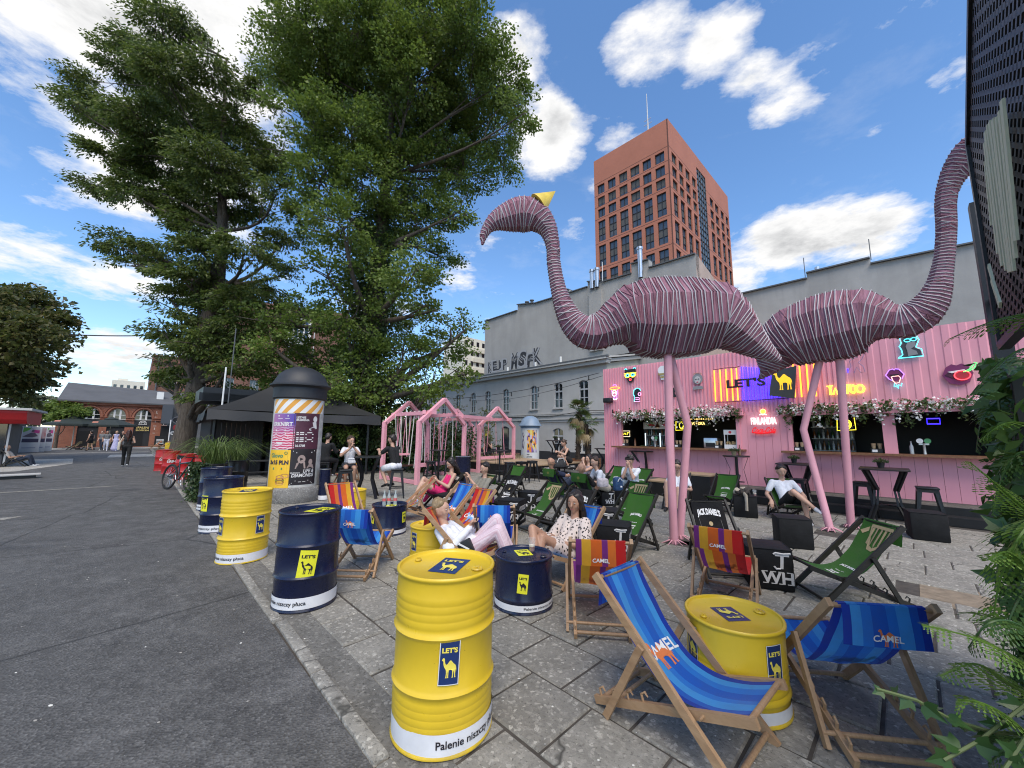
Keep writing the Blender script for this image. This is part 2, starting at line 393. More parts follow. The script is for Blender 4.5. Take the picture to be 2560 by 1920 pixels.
# paving slabs
def slab_me(lu, lv):
    mb = MB(); x, y, b, t = lu/2, lv/2, .011, .05
    mb.add([(-x,-y,-t),(x,-y,-t),(x,y,-t),(-x,y,-t),(-x,-y,-b),(x,-y,-b),(x,y,-b),(-x,y,-b),(-x+b,-y+b,0),(x-b,-y+b,0),(x-b,y-b,0),(-x+b,y-b,0)],
           [(8,9,10,11)]+[(4+i,4+(i+1)%4,8+(i+1)%4,8+i) for i in range(4)]+[(i,(i+1)%4,4+(i+1)%4,4+i) for i in range(4)])
    return mb.mesh('paving_slab', M_slab, 20)
SL = {l: slab_me(l-(.017 if l < .5 else .010), .473 if l < .5 else .466) for l in (.49, .6, .74)}; SL[0] = slab_me(.473, .343)
FEET = [(2.71,6.12),(2.78,6.5),(1.17,9.01),(.94,9.65)]
slabs = []
ST = R.getstate(); R.seed(21)
for row in range(20):
    v = 1.66-.245+row*.49 if row else 1.48
    u = (-2.42 if row % 2 else -2.175)
    while u < 25:
        l = .49 if v < 5.2 else R.choice((.49,.6,.74,.74)); k_ = 0 if not row else l
        uc = u+l/2; u += l
        if -.95 < uc < .06 and 5.85 < v < 6.75: continue              # missing slabs: a dirt patch
        if any(math.hypot(uc-a, v-b) < .33 for a, b in FEET): continue
        if uc > 16 and v > 3.5: continue
        slabs.append((uc, v, k_, R.uniform(-.004,.004), R.uniform(-.011,.011), R.uniform(-.011,.011), R.uniform(-.012,.012)))
slabs.sort(key=lambda s: math.hypot(s[0]-(-.3), s[1]-.6) + (4 if s[0] < -.8 else 0))
far = MB()
for i, (uc, v, l, dz, rx, ry, rz) in enumerate(slabs):
    if i < 298: ob('paving_slab', SL[l], pave, P(uc, v, dz), (rx, ry, GR+rz))
    else:
        x, y = (l or .49)/2-.009, (.237 if l else .172); m = Matrix.Translation(P(uc, v, dz)) @ Matrix.Rotation(GR+rz, 4, 'Z')
        far.add([m @ Vector(q) for q in ((-x,-y,-.03),(x,-y,-.03),(x,y,-.03),(-x,y,-.03),(-x,-y,0),(x,-y,0),(x,y,0),(-x,y,0))], [(4,5,6,7),(0,1,5,4),(1,2,6,5),(2,3,7,6),(3,0,4,7)])
kind(far.build('paving_slabs', M_slabfar, pave, smooth=None), 'stuff')
R.setstate(ST)
sheet('sand', [(-1.0,5.9),(.1,5.9),(.1,6.72),(-1.0,6.72)], -.008, mat('sandy_dirt', (.21,.165,.115), .95, var=.3, vscale=9, bump=.6, bscale=45))
for a_, b_ in FEET: sheet('sand', [(a_-.3,b_-.3),(a_+.3,b_-.3),(a_+.3,b_+.3),(a_-.3,b_+.3)], -.008+.0006*(a_ > 1.1)-.0006*(b_ > 9.3), M_dirt)
# small litter and pebbles on the paving
lit = MB(); 
for i in range(420):
    u, v = R.uniform(-.5,9), R.uniform(-3.5,9); r = R.uniform(.003,.009)
    lit.sphere(P(u, v, r*.4), (r*R.uniform(.8,1.7), r, r*.5), R.choice((0,0,1)), 5, 3)

for i in range(330):
    u, v = R.uniform(.6,4.6), R.uniform(1.2,5); r = R.uniform(.002,.006)
    lit.sphere(P(u, v, r*.5), (r*R.uniform(.8,2.2), r, r*.5), R.choice((0,1,1)), 5, 3)
kind(lit.build('gravel', [mat('pebble', (.33,.31,.28), .9), mat('pebble_white', (.7,.68,.62), .8)], smooth=60), 'stuff', 'loose pebbles and crumbs scattered on road and paving')
# ================================================================== BUILDINGS
def facade(mb, us, zs, holes, f, depth, mi=0, rmi=None):
    """wall in the plane f(a,z,0) with rectangular openings whose reveals go back by depth"""
    us = sorted(set(us) | {h[0] for h in holes} | {h[1] for h in holes}); zs = sorted(set(zs) | {h[2] for h in holes} | {h[3] for h in holes})
    for i in range(len(us)-1):
        for j in range(len(zs)-1):
            a, z = (us[i]+us[i+1])/2, (zs[j]+zs[j+1])/2
            if any(h[0] < a < h[1] and h[2] < z < h[3] for h in holes): continue
            mb.add([f(us[i],zs[j],0), f(us[i+1],zs[j],0), f(us[i+1],zs[j+1],0), f(us[i],zs[j+1],0)], [(0,1,2,3)], mi)
    for a0, a1, z0, z1 in holes:
        q = [(a0,z0),(a1,z0),(a1,z1),(a0,z1)]
        for k in range(4):
            (a, z), (b, y) = q[k], q[(k+1) % 4]
            mb.add([f(a,z,0), f(b,y,0), f(b,y,-depth), f(a,z,-depth)], [(0,1,2,3)], mi if rmi is None else rmi)
def seg_arch(mb, a0, a1, z0, z1, f, off=0.0, n=8, mi=0, semi=False):
    """masonry left above an arch inside the rectangle a0..a1, z0..z1 (springing z0, crown z1)"""
    pts = []
    for i in range(n+1):
        t = -1+2*i/n
        zz = z0+(z1-z0)*(math.sqrt(max(0, 1-t*t)) if semi else 1-t*t)
        pts.append(((a0+a1)/2+t*(a1-a0)/2, zz))
    for i in range(n):
        (p, q), (r, s) = pts[i], pts[i+1]
        mb.add([f(p,q,off), f(r,s,off), f(r,z1+.001,off), f(p,z1+.001,off)], [(0,1,2,3)], mi)
        mb.add([f(p,q,off), f(r,s,off), f(r,s,off-.22), f(p,q,off-.22)], [(0,1,2,3)], mi)
def glass(name, dark=(.012,.016,.022), rough=.06): return mat(name, dark, rough, spec=.8, coat=.3)
M_glass = glass('window_glass'); M_glassb = glass('glass_sky_tint_left', (.045,.055,.068), .04); M_glassr = glass('glass_sky_tint_right', (.045,.075,.125), .04)  # reflected sky is put into the base colours of both tower glasses
# ---- red-brown office tower
def tower_skin(g, b, tc):
    o = tc.outputs['Object']
    c = g.ramp(g.noise(o, .25, 4, .6), [(.3, (.37,.132,.078)), (.7, (.42,.152,.092))])
    c = g.mix(g.m('MULTIPLY', g.ramp(g.noise(o, 2.2, 5, .7), [(.45, (0,0,0)), (.8, (1,1,1))]), .25), c, (.30,.10,.06))
    g.put(b, 'Base Color', c); g.put(b, 'Roughness', .7)
M_tower = M_('terracotta_cladding', tower_skin); M_tjoint = mat('tower_joint', (.12,.045,.03), .8)
tw = thing('office_tower', 'tall terracotta red office tower with dark window grid and roof mast', 'building', P(23.5,57.7,0))
TOPZ, LW, RW = 53.6, 14.3, 29.8
def toL(a, z, off): return Vector(P(23.5+a, 57.7-off, z))-Vector(P(23.5,57.7,0))
def toR(a, z, off): return Vector(P(23.5-off, 57.7+a, z))-Vector(P(23.5,57.7,0))
ROWS = [(46.4,48.2),(43.9,45.7),(41.7,43.4),(37.0,41.0),(32.2,36.2),(27.4,31.3),(22.5,26.5),(17.7,21.7),(12.8,16.8)]
LC = [(.8,2.4),(3.1,4.6),(5.2,6.9),(7.5,9.1),(9.8,11.4),(12.1,13.6)]
RC = [(1.0,2.9),(3.8,5.6),(6.6,8.5),(9.5,11.3),(18.2,20.2),(21.1,23.2),(24.4,26.4),(27.5,29.3)]
mb = MB()
facade(mb, [0,LW], [0,TOPZ], [(a,b,z0,z1) for a,b in LC for z0,z1 in ROWS], toL, .35)
facade(mb, [0,RW], [0,TOPZ], [(a,b,z0,z1) for a,b in RC for z0,z1 in ROWS]+[(11.9,16.4,6,51.2)], toR, .35)
B = [toL(0,TOPZ,0), toL(LW,TOPZ,0), toL(LW,TOPZ,-RW), toR(RW,TOPZ,0)]
Z = [q-Vector((0,0,TOPZ)) for q in B]
mb.add([*B, *Z], [(0,1,2,3),(1,2,6,5),(2,3,7,6)])
tw_wall = mb.build('wall', M_tower, tw, smooth=None)
mb = MB()
for z0, z1 in ROWS:                                            # panel joints above each row
    for f, w in ((toL, LW), (toR, RW)):
        mb.add([f(0,z1+.45,.01), f(w,z1+.45,.01), f(w,z1+.53,.01), f(0,z1+.53,.01)], [(0,1,2,3)])
for a in [1.95+2.9,7.2,9.45]: pass
mb.add([toL(-.02,0,.02), toL(.18,0,.02), toL(.18,TOPZ,.02), toL(-.02,TOPZ,.02)], [(0,1,2,3)])
mb.build('panel_joint', M_tjoint, tw, smooth=None)
M_tframe = mat('tower_window_frame', (.02,.02,.024), .5)
M_blind = mat('window_blind', (.085,.085,.083), .8)
def tower_window(w, h, seed, side):
    r = random.Random(seed); m = MB()
    m.add([(0,0,-.3),(w,0,-.3),(w,h,-.3),(0,h,-.3)], [(0,1,2,3)], 0)
    for x in (0, w/2, w): m.box((x, h/2, -.25), (.10, h, .10), 1)
    for y in ([0,h] if h < 3 else [0, h*.33, h*.66, h]): m.box((w/2, y, -.25), (w, .10, .10), 1)
    if h > 3: m.add([(0,h*.34,-.285),(w,h*.34,-.285),(w,h*.65,-.285),(0,h*.65,-.285)], [(0,1,2,3)], 2)
    elif seed % 2: m.add([(0,h*.3,-.285),(w,h*.3,-.285),(w,h,-.285),(0,h,-.285)], [(0,1,2,3)], 2)
    return m.mesh('window', [M_glassr if side else M_glassb, M_tframe, M_blind], None)
tcache = {}
def tower_put(cols, side):
    for a, b in cols:
        for k, (z0, z1) in enumerate(ROWS[:7]):
            w, h = 1.65 if side == 0 else 1.95, z1-z0
            key = (side, h > 3, R.randint(0, 1)); me = tcache.get(key) or tcache.setdefault(key, tower_window(w, 4.0 if h > 3 else 1.8, key[2], side))
            f = toL if side == 0 else toR
            o = ob('window', me, tw)
            ex = (f(1,0,0)-f(0,0,0)); ez = Vector((0,0,1)); en = f(0,0,1)-f(0,0,0)
            M = Matrix((ex*((b-a)/w), ez*(h/(4.0 if h > 3 else 1.8)), en)).transposed().to_4x4(); M.translation = f(a, z0, 0); o.matrix_local = M
tower_put(LC, 0); tower_put(RC, 1)
m = MB(); f = toR
m.add([f(11.9,6,-.2), f(16.4,6,-.2), f(16.4,51.2,-.2), f(11.9,51.2,-.2)], [(0,1,2,3)])
m.build('glass_strip', mat('strip_glass', (.16,.25,.36), .12, spec=.9), tw, smooth=None)
m = MB()
for a in (11.9,13.0,14.1,15.3,16.4): m.bar(f(a,6,-.1), f(a,51.2,-.1), .13, .13)
for i in range(38): m.bar(f(11.9,6+i*1.2,-.12), f(16.4,6+i*1.2,-.12), .12, .10, up=(0,0,1))
m.build('mullion', M_tframe, tw, smooth=None)
m = MB(); b0 = toL(6.6,TOPZ,-7)
m.tube([b0, b0+Vector((0,0,7.5)), b0+Vector((0,0,14))], [.18,.14,.06], 6)
for z, l in ((1,1.6),(4,.9),(7.5,1.6),(8.4,1.4)):
    m.bar(b0+Vector((-l/2*UX,-l/2*UY,z)), b0+Vector((l/2*UX,l/2*UY,z)), .08, .08)
m.bar(b0+Vector((-1.5,0,0)), b0+Vector((-1.5,0,3.5)), .08, .08); m.bar(b0+Vector((-1.5,0,1)), b0+Vector((1,.4,1.8)), .08, .08)
m.build('mast', mat('mast_steel', (.45,.46,.48), .5), tw)

# ---- tall blank firewall with stepped parapet
def render_grey(base, streak=.3):
    def fn(g, b, tc):
        o = tc.outputs['Object']
        st = g('ShaderNodeMapping', {'Vector': o, 'Scale': (1.2,1.2,.14)})
        n1 = g.noise(o, .35, 6, .6, .4); n2 = g.noise(st, 1.6, 6, .65); n3 = g.noise(o, 14, 4, .7)
        t = tuple(base*x for x in (1.03,1.0,.95))
        c = g.ramp(n1, [(.3, tuple(x*.82 for x in t)), (.7, tuple(x*1.12 for x in t))])
        c = g.mix(g.m('MULTIPLY', g.ramp(n2, [(.45, (0,0,0)), (.78, (1,1,1))]), streak), c, tuple(x*.6 for x in t))
        c = g.mix(g.m('MULTIPLY', n3, .2), c, tuple(x*.75 for x in t))
        g.put(b, 'Base Color', c); g.put(b, 'Roughness', .9)
        g.put(b, 'Normal', g('ShaderNodeBump', {'Strength': .25, 'Distance': .02, 'Height': n3}))
    return fn
M_wallgrey = M_('firewall_render', render_grey(.36)); M_wallconc = M_('parapet_concrete', render_grey(.37,.5)); M_oldgrey = M_('old_grey_render', render_grey(.46,.2))
M_pinkrender = mat('pink_render', (.42,.32,.27), .9, var=.12, vscale=2); M_zinc = mat('zinc_flashing', (.10,.105,.11), .5); M_steel = mat('steel_flue', (.62,.63,.65), .28, metal=.9)
M_cream = mat('cream_render', (.47,.45,.38), .9, var=.12, vscale=1.2)
fw = thing('firewall_building', 'tall blank grey firewall with stepped parapet and steel flues behind the old house', 'building', P(8.5,24,0))
O_ = Vector(P(8.5,24,0))
def fP(u, v, z): return Vector(P(u, v, z))-O_
STEPS = [(28.8,24.2,12.9,12.95),(24.2,22.1,13.5,13.15),(22.1,18.5,13.1,13.05),(18.5,18.3,13.35,13.35),(18.3,16.5,13.05,13.05),(16.5,15.2,13.45,13.2),(15.2,12.8,13.05,13.0),(12.8,11.5,13.7,13.6),(11.5,8.45,13.0,12.95)]
mb = MB()
for a, b, z0, z1 in STEPS:
    mb.add([fP(a,24,0),fP(b,24,0),fP(b,24,12.2),fP(a,24,12.2)], [(0,1,2,3)], 0)
    mb.add([fP(a,24,12.2),fP(b,24,12.2),fP(b,24,z1),fP(a,24,z0),fP(a,24.5,z0),fP(b,24.5,z1),fP(b,24.5,11),fP(a,24.5,11)], [(0,1,2,3),(3,2,5,4),(0,3,4,7),(2,1,6,5)], 1)
mb.add([fP(8.45,24,0),fP(8.45,30,0),fP(8.45,30,11.6),fP(8.45,24.5,12.95),fP(8.45,24,12.95)], [(0,1,2,3,4)], 2)
mb.add([fP(28.8,24,0),fP(28.8,30,0),fP(28.8,30,12.9),fP(28.8,24,12.9)], [(3,2,1,0)], 0)
mb.build('wall', [M_wallgrey, M_wallconc, M_pinkrender], fw, smooth=None)
mb = MB()
for a, b, z0, z1 in STEPS: mb.bar(fP(a,24.2,z0+.03), fP(b,24.2,z1+.03), .7, .07)
mb.build('flashing', M_zinc, fw, smooth=None)
for u, w in ((12.0,.55),(15.75,1.1)):
    mb = MB(); mb.box((0,0,0), (w,.22,4.6)); o = mb.build('chimney_breast', M_wallgrey, fw, smooth=None); o.location = fP(u,23.9,10.2); o.rotation_euler = (0,0,GR)
for u, z0, z1 in ((12.0,12.4,14.6),(15.95,12.7,14.2),(15.5,12.7,14.2)):
    mb = MB(); mb.lathe([(.16,0),(.16,z1-z0-.2),(.21,z1-z0-.18),(.21,z1-z0)], 14, capt=True); o = mb.build('flue', M_steel, fw); o.location = fP(u,23.75,z0)
for u, z in ((19.2,13.2),(23.2,13.3),(22.6,13.3),(19.7,13.25)):
    mb = MB(); mb.lathe([(.12,0),(.12,.22),(.2,.24),(.2,.32)], 10, capt=True); o = mb.build('vent_cap', M_zinc, fw); o.location = fP(u,24.2,z)
mb = MB(); mb.tube([fP(15.1,23.9,13), fP(15.1,23.9,14.6)], .025, 5); mb.build('rod', mat('white_paint', (.75,.75,.73), .5), fw)
for u in (25,21.6,18.9):
    mb = MB(); mb.lathe([(.09,0),(.09,.75)], 8, capt=True); o = mb.build('vent_pipe', mat('white_paint', (.75,.75,.73), .5), fw); o.location = fP(u,23.6,7.0 if u > 20 else 7.1)
# graffiti: outlined block letters painted on the render
def graf(letters, u0, u1, z0, z1, seed):
    r = random.Random(seed); dk, lt = MB(), MB(); n = len(letters); w = (u0-u1)/n
    for i, ch in enumerate(letters):
        uc = u0-(i+.5)*w; hh = (z1-z0)*r.uniform(.85,1.1); zb = z0+r.uniform(-.08,.12); t = r.uniform(-.12,.12)
        for mb, k, off in ((dk, .075, .006), (lt, -.005, .012)):
            put_text(mb, ch, w*1.08, hh, lambda x, y, z, off=off: fP(uc-x-t*y, 24-off, zb+y), 0, bold=k)
        inn = MB()
        put_text(dk, ch, w*.62, hh*.62, lambda x, y, z: fP(uc-x-t*y, 24-.016, zb+hh*.19+y), 0, bold=-.02)
    dk.build('graffiti', mat('spray_black', (.03,.03,.035), .7), fw, smooth=None); lt.build('graffiti', mat('spray_grey', (.34,.34,.35), .7), fw, smooth=None)
graf('KEJP', 28.3, 25.5, 7.55, 8.75, 3); graf('MSFK', 25.1, 21.2, 7.5, 9.0, 5)
# ---- lower firewall to the right
fr = thing('warehouse_wall', 'long blank grey wall with raised parapet block behind the pink bar', 'building', P(-20,30,0))
O2 = Vector(P(-20,30,0)); gP = lambda u, v, z: Vector(P(u, v, z))-O2
mb = MB()
for a, b, z0, z1 in ((16,3.85,11.68,11.75),(3.85,.84,12.1,12.12),(.84,-30,11.75,10.6)):
    mb.add([gP(a,30,0),gP(b,30,0),gP(b,30,z1-.9),gP(a,30,z0-.9)], [(0,1,2,3)], 0)
    mb.add([gP(a,30,z0-.9),gP(b,30,z1-.9),gP(b,30,z1),gP(a,30,z0),gP(a,30.6,z0),gP(b,30.6,z1),gP(b,30.6,9),gP(a,30.6,9)], [(0,1,2,3),(3,2,5,4),(0,3,4,7),(2,1,6,5)], 1)
mb.build('wall', [M_wallgrey, M_wallconc], fr, smooth=None)
mb = MB()
for a, b, z0, z1 in ((16,3.85,11.72,11.79),(3.85,.84,12.14,12.16),(.84,-30,11.79,10.64)): mb.bar(gP(a,30.2,z0), gP(b,30.2,z1), .8, .08)
mb.build('flashing', M_zinc, fr, smooth=None)
for u, z in ((3.95,12.0),(.8,12.1)):
    mb = MB(); mb.tube([gP(u,30.2,z), gP(u,30.2,z+1.3)], .025, 5); mb.build('rod', M_zinc, fr)
mb = MB(); mb.lathe([(.14,0),(.14,.3)], 8, capt=True); o = mb.build('vent_pipe', M_steel, fr); o.location = gP(3.3,30.2,12.15)
# ---- old grey two-storey house
og = thing('old_house', 'old grey rendered two-storey house with arched windows beside the pink bar', 'building', P(12.5,20,0))
O3 = Vector(P(12.5,20,0)); hP = lambda u, v, z: Vector(P(u, v, z))-O3
fo = lambda a, z, off: hP(a, 20-off, z)
UPW = [(14.59,13.86),(16.62,15.90),(18.81,18.12),(21.76,21.03),(23.83,23.14),(25.7,25.03),(27.88,27.11),(30.1,29.35),(32.4,31.7)]
LOW = [(16.75,15.87),(14.45,13.7),(18.9,18.05)]
holes = [(b,a,3.46,5.14) for a,b in UPW]+[(b,a,.63,2.12) for a,b in LOW]+[(20.99,21.85,.1,2.3),(23.09,23.91,.1,2.3)]
mb = MB(); facade(mb, [12.5,36], [0,6.0], holes, fo, .16)
for a, b, z0, z1 in holes: seg_arch(mb, a, b, z1-.16, z1, fo, -.0005)
mb.add([hP(12.5,20,0),hP(12.5,24,0),hP(12.5,24,6.9),hP(12.5,20,6.0)], [(0,1,2,3)], 1)
mb.build('wall', [M_oldgrey, M_cream], og, smooth=None)
mb = MB()
mb.bar(fo(12.3,6.10,.12), fo(36,6.10,.12), .45, .22); mb.bar(fo(12.2,6.26,.2), fo(36,6.26,.2), .62, .10)
for z, h in ((3.09,.07),(2.72,.08),(3.0,.05)): mb.bar(fo(12.5,z,.02), fo(36,z,.02), .10, h)
mb.bar(hP(12.42,19.7,6.12), hP(12.42,24,6.95), .3, .2); mb.bar(hP(12.35,19.7,6.32), hP(12.35,24,7.15), .42, .1)
mb.build('cornice', M_oldgrey, og, smooth=None)
mb = MB(); mb.add([hP(12.2,19.6,6.33),hP(36,19.6,6.33),hP(36,24,7.35),hP(12.2,24,7.35)], [(3,2,1,0)]); mb.bar(fo(12.1,6.36,.45), fo(36,6.36,.45), .14, .1)
mb.build('roof', M_zinc, og, smooth=None)
mb = MB(); mb.bar(fo(12.5,.3,.015), fo(36,.3,.015), .06, .6); mb.build('plinth', mat('black_plinth', (.03,.03,.032), .7), og, smooth=None)
M_frame = mat('window_frame_grey', (.42,.43,.44), .6); M_dark = mat('dark_void', (.006,.006,.007), .8)
def old_window(w, h):
    m = MB(); m.add([(0,.13,0),(w,.13,0),(w,.13,h),(0,.13,h)], [(0,1,2,3)], 1)
    for x in (.03, w/2, w-.03): m.box((x,.10,h/2), (.06,.05,h), 0)
    for z in (.03, h*.34, h*.66, h-.03): m.box((w/2,.102,z), (w-.06,.045,.05 if z != h*.66 else .10), 0)
    return m.mesh('window', [M_frame, M_glass], None)
W1, W2 = old_window(.72,1.68), old_window(.88,1.49)
for lst, me, z in ((UPW, W1, 3.46), (LOW, W2, .63)):
    for a, b in lst:
        o = ob('window', me, og, fo(a, z, 0), (0,0,GR+pi), ((a-b)/(.72 if z > 2 else .88),1,1))
        mb = MB(); mb.box((0,0,0), (a-b+.18,.14,.07)); o2 = mb.build('sill', M_oldgrey, og, smooth=None); o2.location = fo((a+b)/2, z-.05, .05); o2.rotation_euler = (0,0,GR)
for a, b in ((20.99,21.85),(23.09,23.91)):
    mb = MB(); mb.box((0,0,1.2), (b-a,.06,2.2)); mb.box((0,-.04,1.2), (b-a-.2,.04,1.9), 1); o = mb.build('door', [mat('black_paint', (.02,.02,.022), .5), M_glass], og, smooth=None); o.location = fo((a+b)/2,0,-.12); o.rotation_euler = (0,0,GR+pi)
mb = MB(); mb.box((0,0,0), (.62,.03,.36)); o = mb.build('yellow_plate', mat('plate_yellow', (.75,.55,.04), .5), og, smooth=None); o.location = fo(23.5,1.75,-.05); o.rotation_euler = (0,0,GR)
# wires along the house
mb = MB()
for pts in ([(33,2.9),(27,2.86),(20,2.95),(17,2.9),(14,3.2),(12.6,3.15)], [(20,2.62),(16,2.5),(12.6,2.52)]):
    mb.tube([fo(a,z,.06) for a, z in pts], .018, 5)
mb.build('wire', mat('cable_black', (.02,.02,.02), .6), og)

# ---- red-brick market hall with arched windows at the end of the road
def brickmat(scale, c1, c2, mort, rot=0.0):
    def fn(g, b, tc):
        o = tc.outputs['Object']
        mp = g('ShaderNodeMapping', {'Vector': o, 'Rotation': (0,0,rot)})
        s = g('ShaderNodeSeparateXYZ', {0: mp})
        xz = g('ShaderNodeCombineXYZ', {0: g.m('ADD', s.outputs[0], s.outputs[1]), 1: s.outputs[2]})
        br = g('ShaderNodeTexBrick', {'Vector': xz, 'Color1': (*c1,1), 'Color2': (*c2,1), 'Mortar': (*mort,1), 'Scale': scale, 'Mortar Size': .018, 'Brick Width': .5, 'Row Height': .16})
        c = g.mix(g.ramp(g.noise(o, .5, 6, .65, .4), [(.4, (0,0,0)), (.75, (.5,)*3)]), br.outputs[0], tuple(x*.45 for x in c1))
        g.put(b, 'Base Color', c); g.put(b, 'Roughness', .88)
        g.put(b, 'Normal', g('ShaderNodeBump', {'Strength': .4, 'Distance': .02, 'Height': br.outputs[1], }, invert=True))
    return fn
M_brick = M_('red_brick', brickmat(2.2, (.36,.115,.06), (.26,.075,.042), (.24,.16,.12), -GR))
M_brick2 = M_('old_brick', brickmat(2.2, (.24,.10,.065), (.165,.065,.045), (.19,.14,.11), -GR))
M_roof = mat('slate_roof', (.085,.087,.092), .8, var=.15, vscale=.8)
hall = thing('market_hall', 'long red brick market hall with big arched windows and a grey roof', 'building', P(60,-6,0))
O4 = Vector(P(60,-6,0)); qP = lambda u, v, z: Vector(P(u, v, z))-O4
fh = lambda a, z, off: qP(60-off, a, z)
AR = [(-4.45,-2.95),(-2.38,-1.0),(-.3,1.08)]
holes = [(a,b,.05,4.12) for a,b in AR]
mb = MB(); facade(mb, [-5.95,2.0], [0,4.75], holes, fh, .25)
for a, b in AR:
    seg_arch(mb, a, b, 3.2, 4.12, fh, 0, 14, semi=True)
    rr = [((a+b)/2+math.cos(t)*((b-a)/2+.14), 3.2+math.sin(t)*(.92+.17)) for t in [pi*i/16 for i in range(17)]]
    mb.tube([fh(x,z,.05) for x, z in rr], .10, 6)
    rr = [((a+b)/2+math.cos(t)*((b-a)/2+.36), 3.2+math.sin(t)*(.92+.36)) for t in [pi*i/16 for i in range(17)]]
    mb.tube([fh(x,z,.03) for x, z in rr], .045, 5)
mb.add([qP(60,-5.95,0),qP(72,-5.95,0),qP(72,-5.95,4.75),qP(66,-5.95,7.1),qP(60,-5.95,4.75)], [(0,1,2,3,4)])
mb.build('wall', M_brick, hall, smooth=None)
mb = MB()
for a, b in ((-5.95,-4.45),(-2.95,-2.38),(-1.0,-.3),(1.08,2.0)):
    for z in (3.2,2.98): mb.bar(fh(a,z,.05), fh(b,z,.05), .2, .09)
mb.bar(fh(-5.95,4.55,.1), fh(2,4.55,.1), .3, .16); mb.bar(fh(-5.95,4.68,.16), fh(2,4.68,.16), .4, .1)
mb.build('cornice', M_brick, hall, smooth=None)
mb = MB(); mb.add([qP(59.6,-6.1,4.76),qP(59.6,6.5,4.76),qP(66,6.5,6.6),qP(66,-6.1,7.15)], [(3,2,1,0)]); mb.bar(qP(59.6,-6.1,4.78), qP(59.6,6.5,4.78), .12, .14)
mb.build('roof', M_roof, hall, smooth=None)
mb = MB(); mb.box((0,0,0), (.8,.6,.9)); o = mb.build('roof_hatch', mat('white_paint', (.75,.75,.73), .5), hall, smooth=None); o.location = qP(62,1.6,5.9); o.rotation_euler = (0,0,GR)
M_whitewood = mat('white_wood', (.72,.70,.66), .6)
for k, (a, b) in enumerate(AR):
    w = b-a; m = MB()
    m.add([(0,0,2.95),(w,0,2.95)]+[(w/2+math.cos(t)*w/2, 0, 3.2+math.sin(t)*.92) for t in [pi*i/12 for i in range(13)]], [tuple(range(15))], 1)
    for x in (.33,.66): m.box((w*x,-.04,3.45), (.16,.07,1.1), 0)
    for z in (3.0,3.45): m.box((w/2,-.03,z), (w,.05,.05), 0)
    o = m.build('window', [M_whitewood, M_glass], hall, smooth=None); o.location = fh(a,0,-.2); o.rotation_euler = (0,0,GR-pi/2)
    m = MB(); m.box((w/2,0,2.55), (w,.2,.8)); 
    o = m.build('sign_board', mat('black_board', (.018,.018,.02), .6), hall, smooth=None); o.location = fh(a,0,-.12); o.rotation_euler = (0,0,GR-pi/2)
    m = MB(); m.box((w/2,0,1.1), (w,.1,2.1)); m.box((w*.35,-.06,.85), (w*.5,.06,1.65), 1)
    o = m.build('door', [mat('black_board', (.018,.018,.02), .6), M_dark], hall, smooth=None); o.location = fh(a,0,-.2); o.rotation_euler = (0,0,GR-pi/2)
m = MB(); M_gold = mat('gold_letters', (.62,.47,.16), .5)
put_text(m, 'SPALENI', 1.05, .22, lambda x, y, z: fh(.42+x, 2.02+y, .02), 0, bold=.03); put_text(m, 'SŁOŃCEM', 1.05, .22, lambda x, y, z: fh(.42+x, 1.75+y, .02), 0, bold=.03)
m.build('lettering', M_gold, hall, smooth=None)
m = MB(); m.tube([fh(.4+.28*math.cos(t), 2.58+.28*math.sin(t), .02) for t in [pi*i/10 for i in range(11)]], .04, 5); m.tube([fh(.4+.15*math.cos(t), 2.58+.15*math.sin(t), .02) for t in [pi*i/8 for i in range(9)]], .03, 5); m.bar(fh(.05,2.5,.02), fh(.75,2.5,.02), .05, .05)
m.build('emblem', M_whitewood, hall)
m = MB(); [m.add([fh(1.42-d,z,.02),fh(1.42+d,z,.02),fh(1.42+d*.8,z+h,.02),fh(1.42-d,z+h,.02)], [(0,1,2,3)]) for z, d, h in ((3.7,.14,.06),(3.85,.05,.16),(3.2,.12,.2),(2.75,.05,.22),(2.3,.14,.07),(1.9,.05,.25),(1.5,.12,.06))]; m.build('wall_lettering', mat('chalk_white', (.55,.45,.4), .9), hall, smooth=None)
# ---- dark annex with a mural
an = thing('dark_annex', 'dark grey annex with an owl mural and graffiti beside the brick hall', 'building', P(59.4,2,0))
m = MB(); A0 = Vector(P(59.4,2,0)); aP = lambda u, v, z: Vector(P(u, v, z))-A0
m.add([aP(59.4,2.7,0),aP(59.4,7.5,0),aP(59.4,7.5,4.72),aP(59.4,2.7,4.72),aP(66,2.7,0),aP(66,2.7,4.72)], [(0,1,2,3),(0,3,5,4)])
m.build('wall', mat('annex_grey', (.085,.09,.095), .8, var=.15, vscale=1.5), an, smooth=None)
m = MB(); m.box((0,0,0), (1.1,.9,2.1)); o = m.build('bay_box', mat('annex_blue_grey', (.06,.07,.085), .7), an, smooth=None); o.location = aP(59.1,2.3,3.65); o.rotation_euler = (0,0,GR)
m = MB(); m.box((0,0,0), (.3,.75,2.3)); o = m.build('door', M_dark, an, smooth=None); o.location = aP(59.3,2.3,1.2); o.rotation_euler = (0,0,GR)
fa = lambda a, z, off: aP(59.4-off, a, z)
mm = MB()
def disc(mb, f, a, z, ra, rz, off, mi, n=20): mb.add([f(a+ra*math.cos(2*pi*i/n), z+rz*math.sin(2*pi*i/n), off) for i in range(n)], [tuple(range(n))], mi)
for a in (3.3,4.25):
    disc(mm, fa, a, 3.05, .52, .42, .01, 0); disc(mm, fa, a, 3.05, .42, .33, .014, 3); disc(mm, fa, a+.08, 2.85, .20, .13, .018, 1); disc(mm, fa, a+.1, 2.85, .09, .08, .022, 3)
disc(mm, fa, 3.15, 2.2, .2, .3, .012, 2)
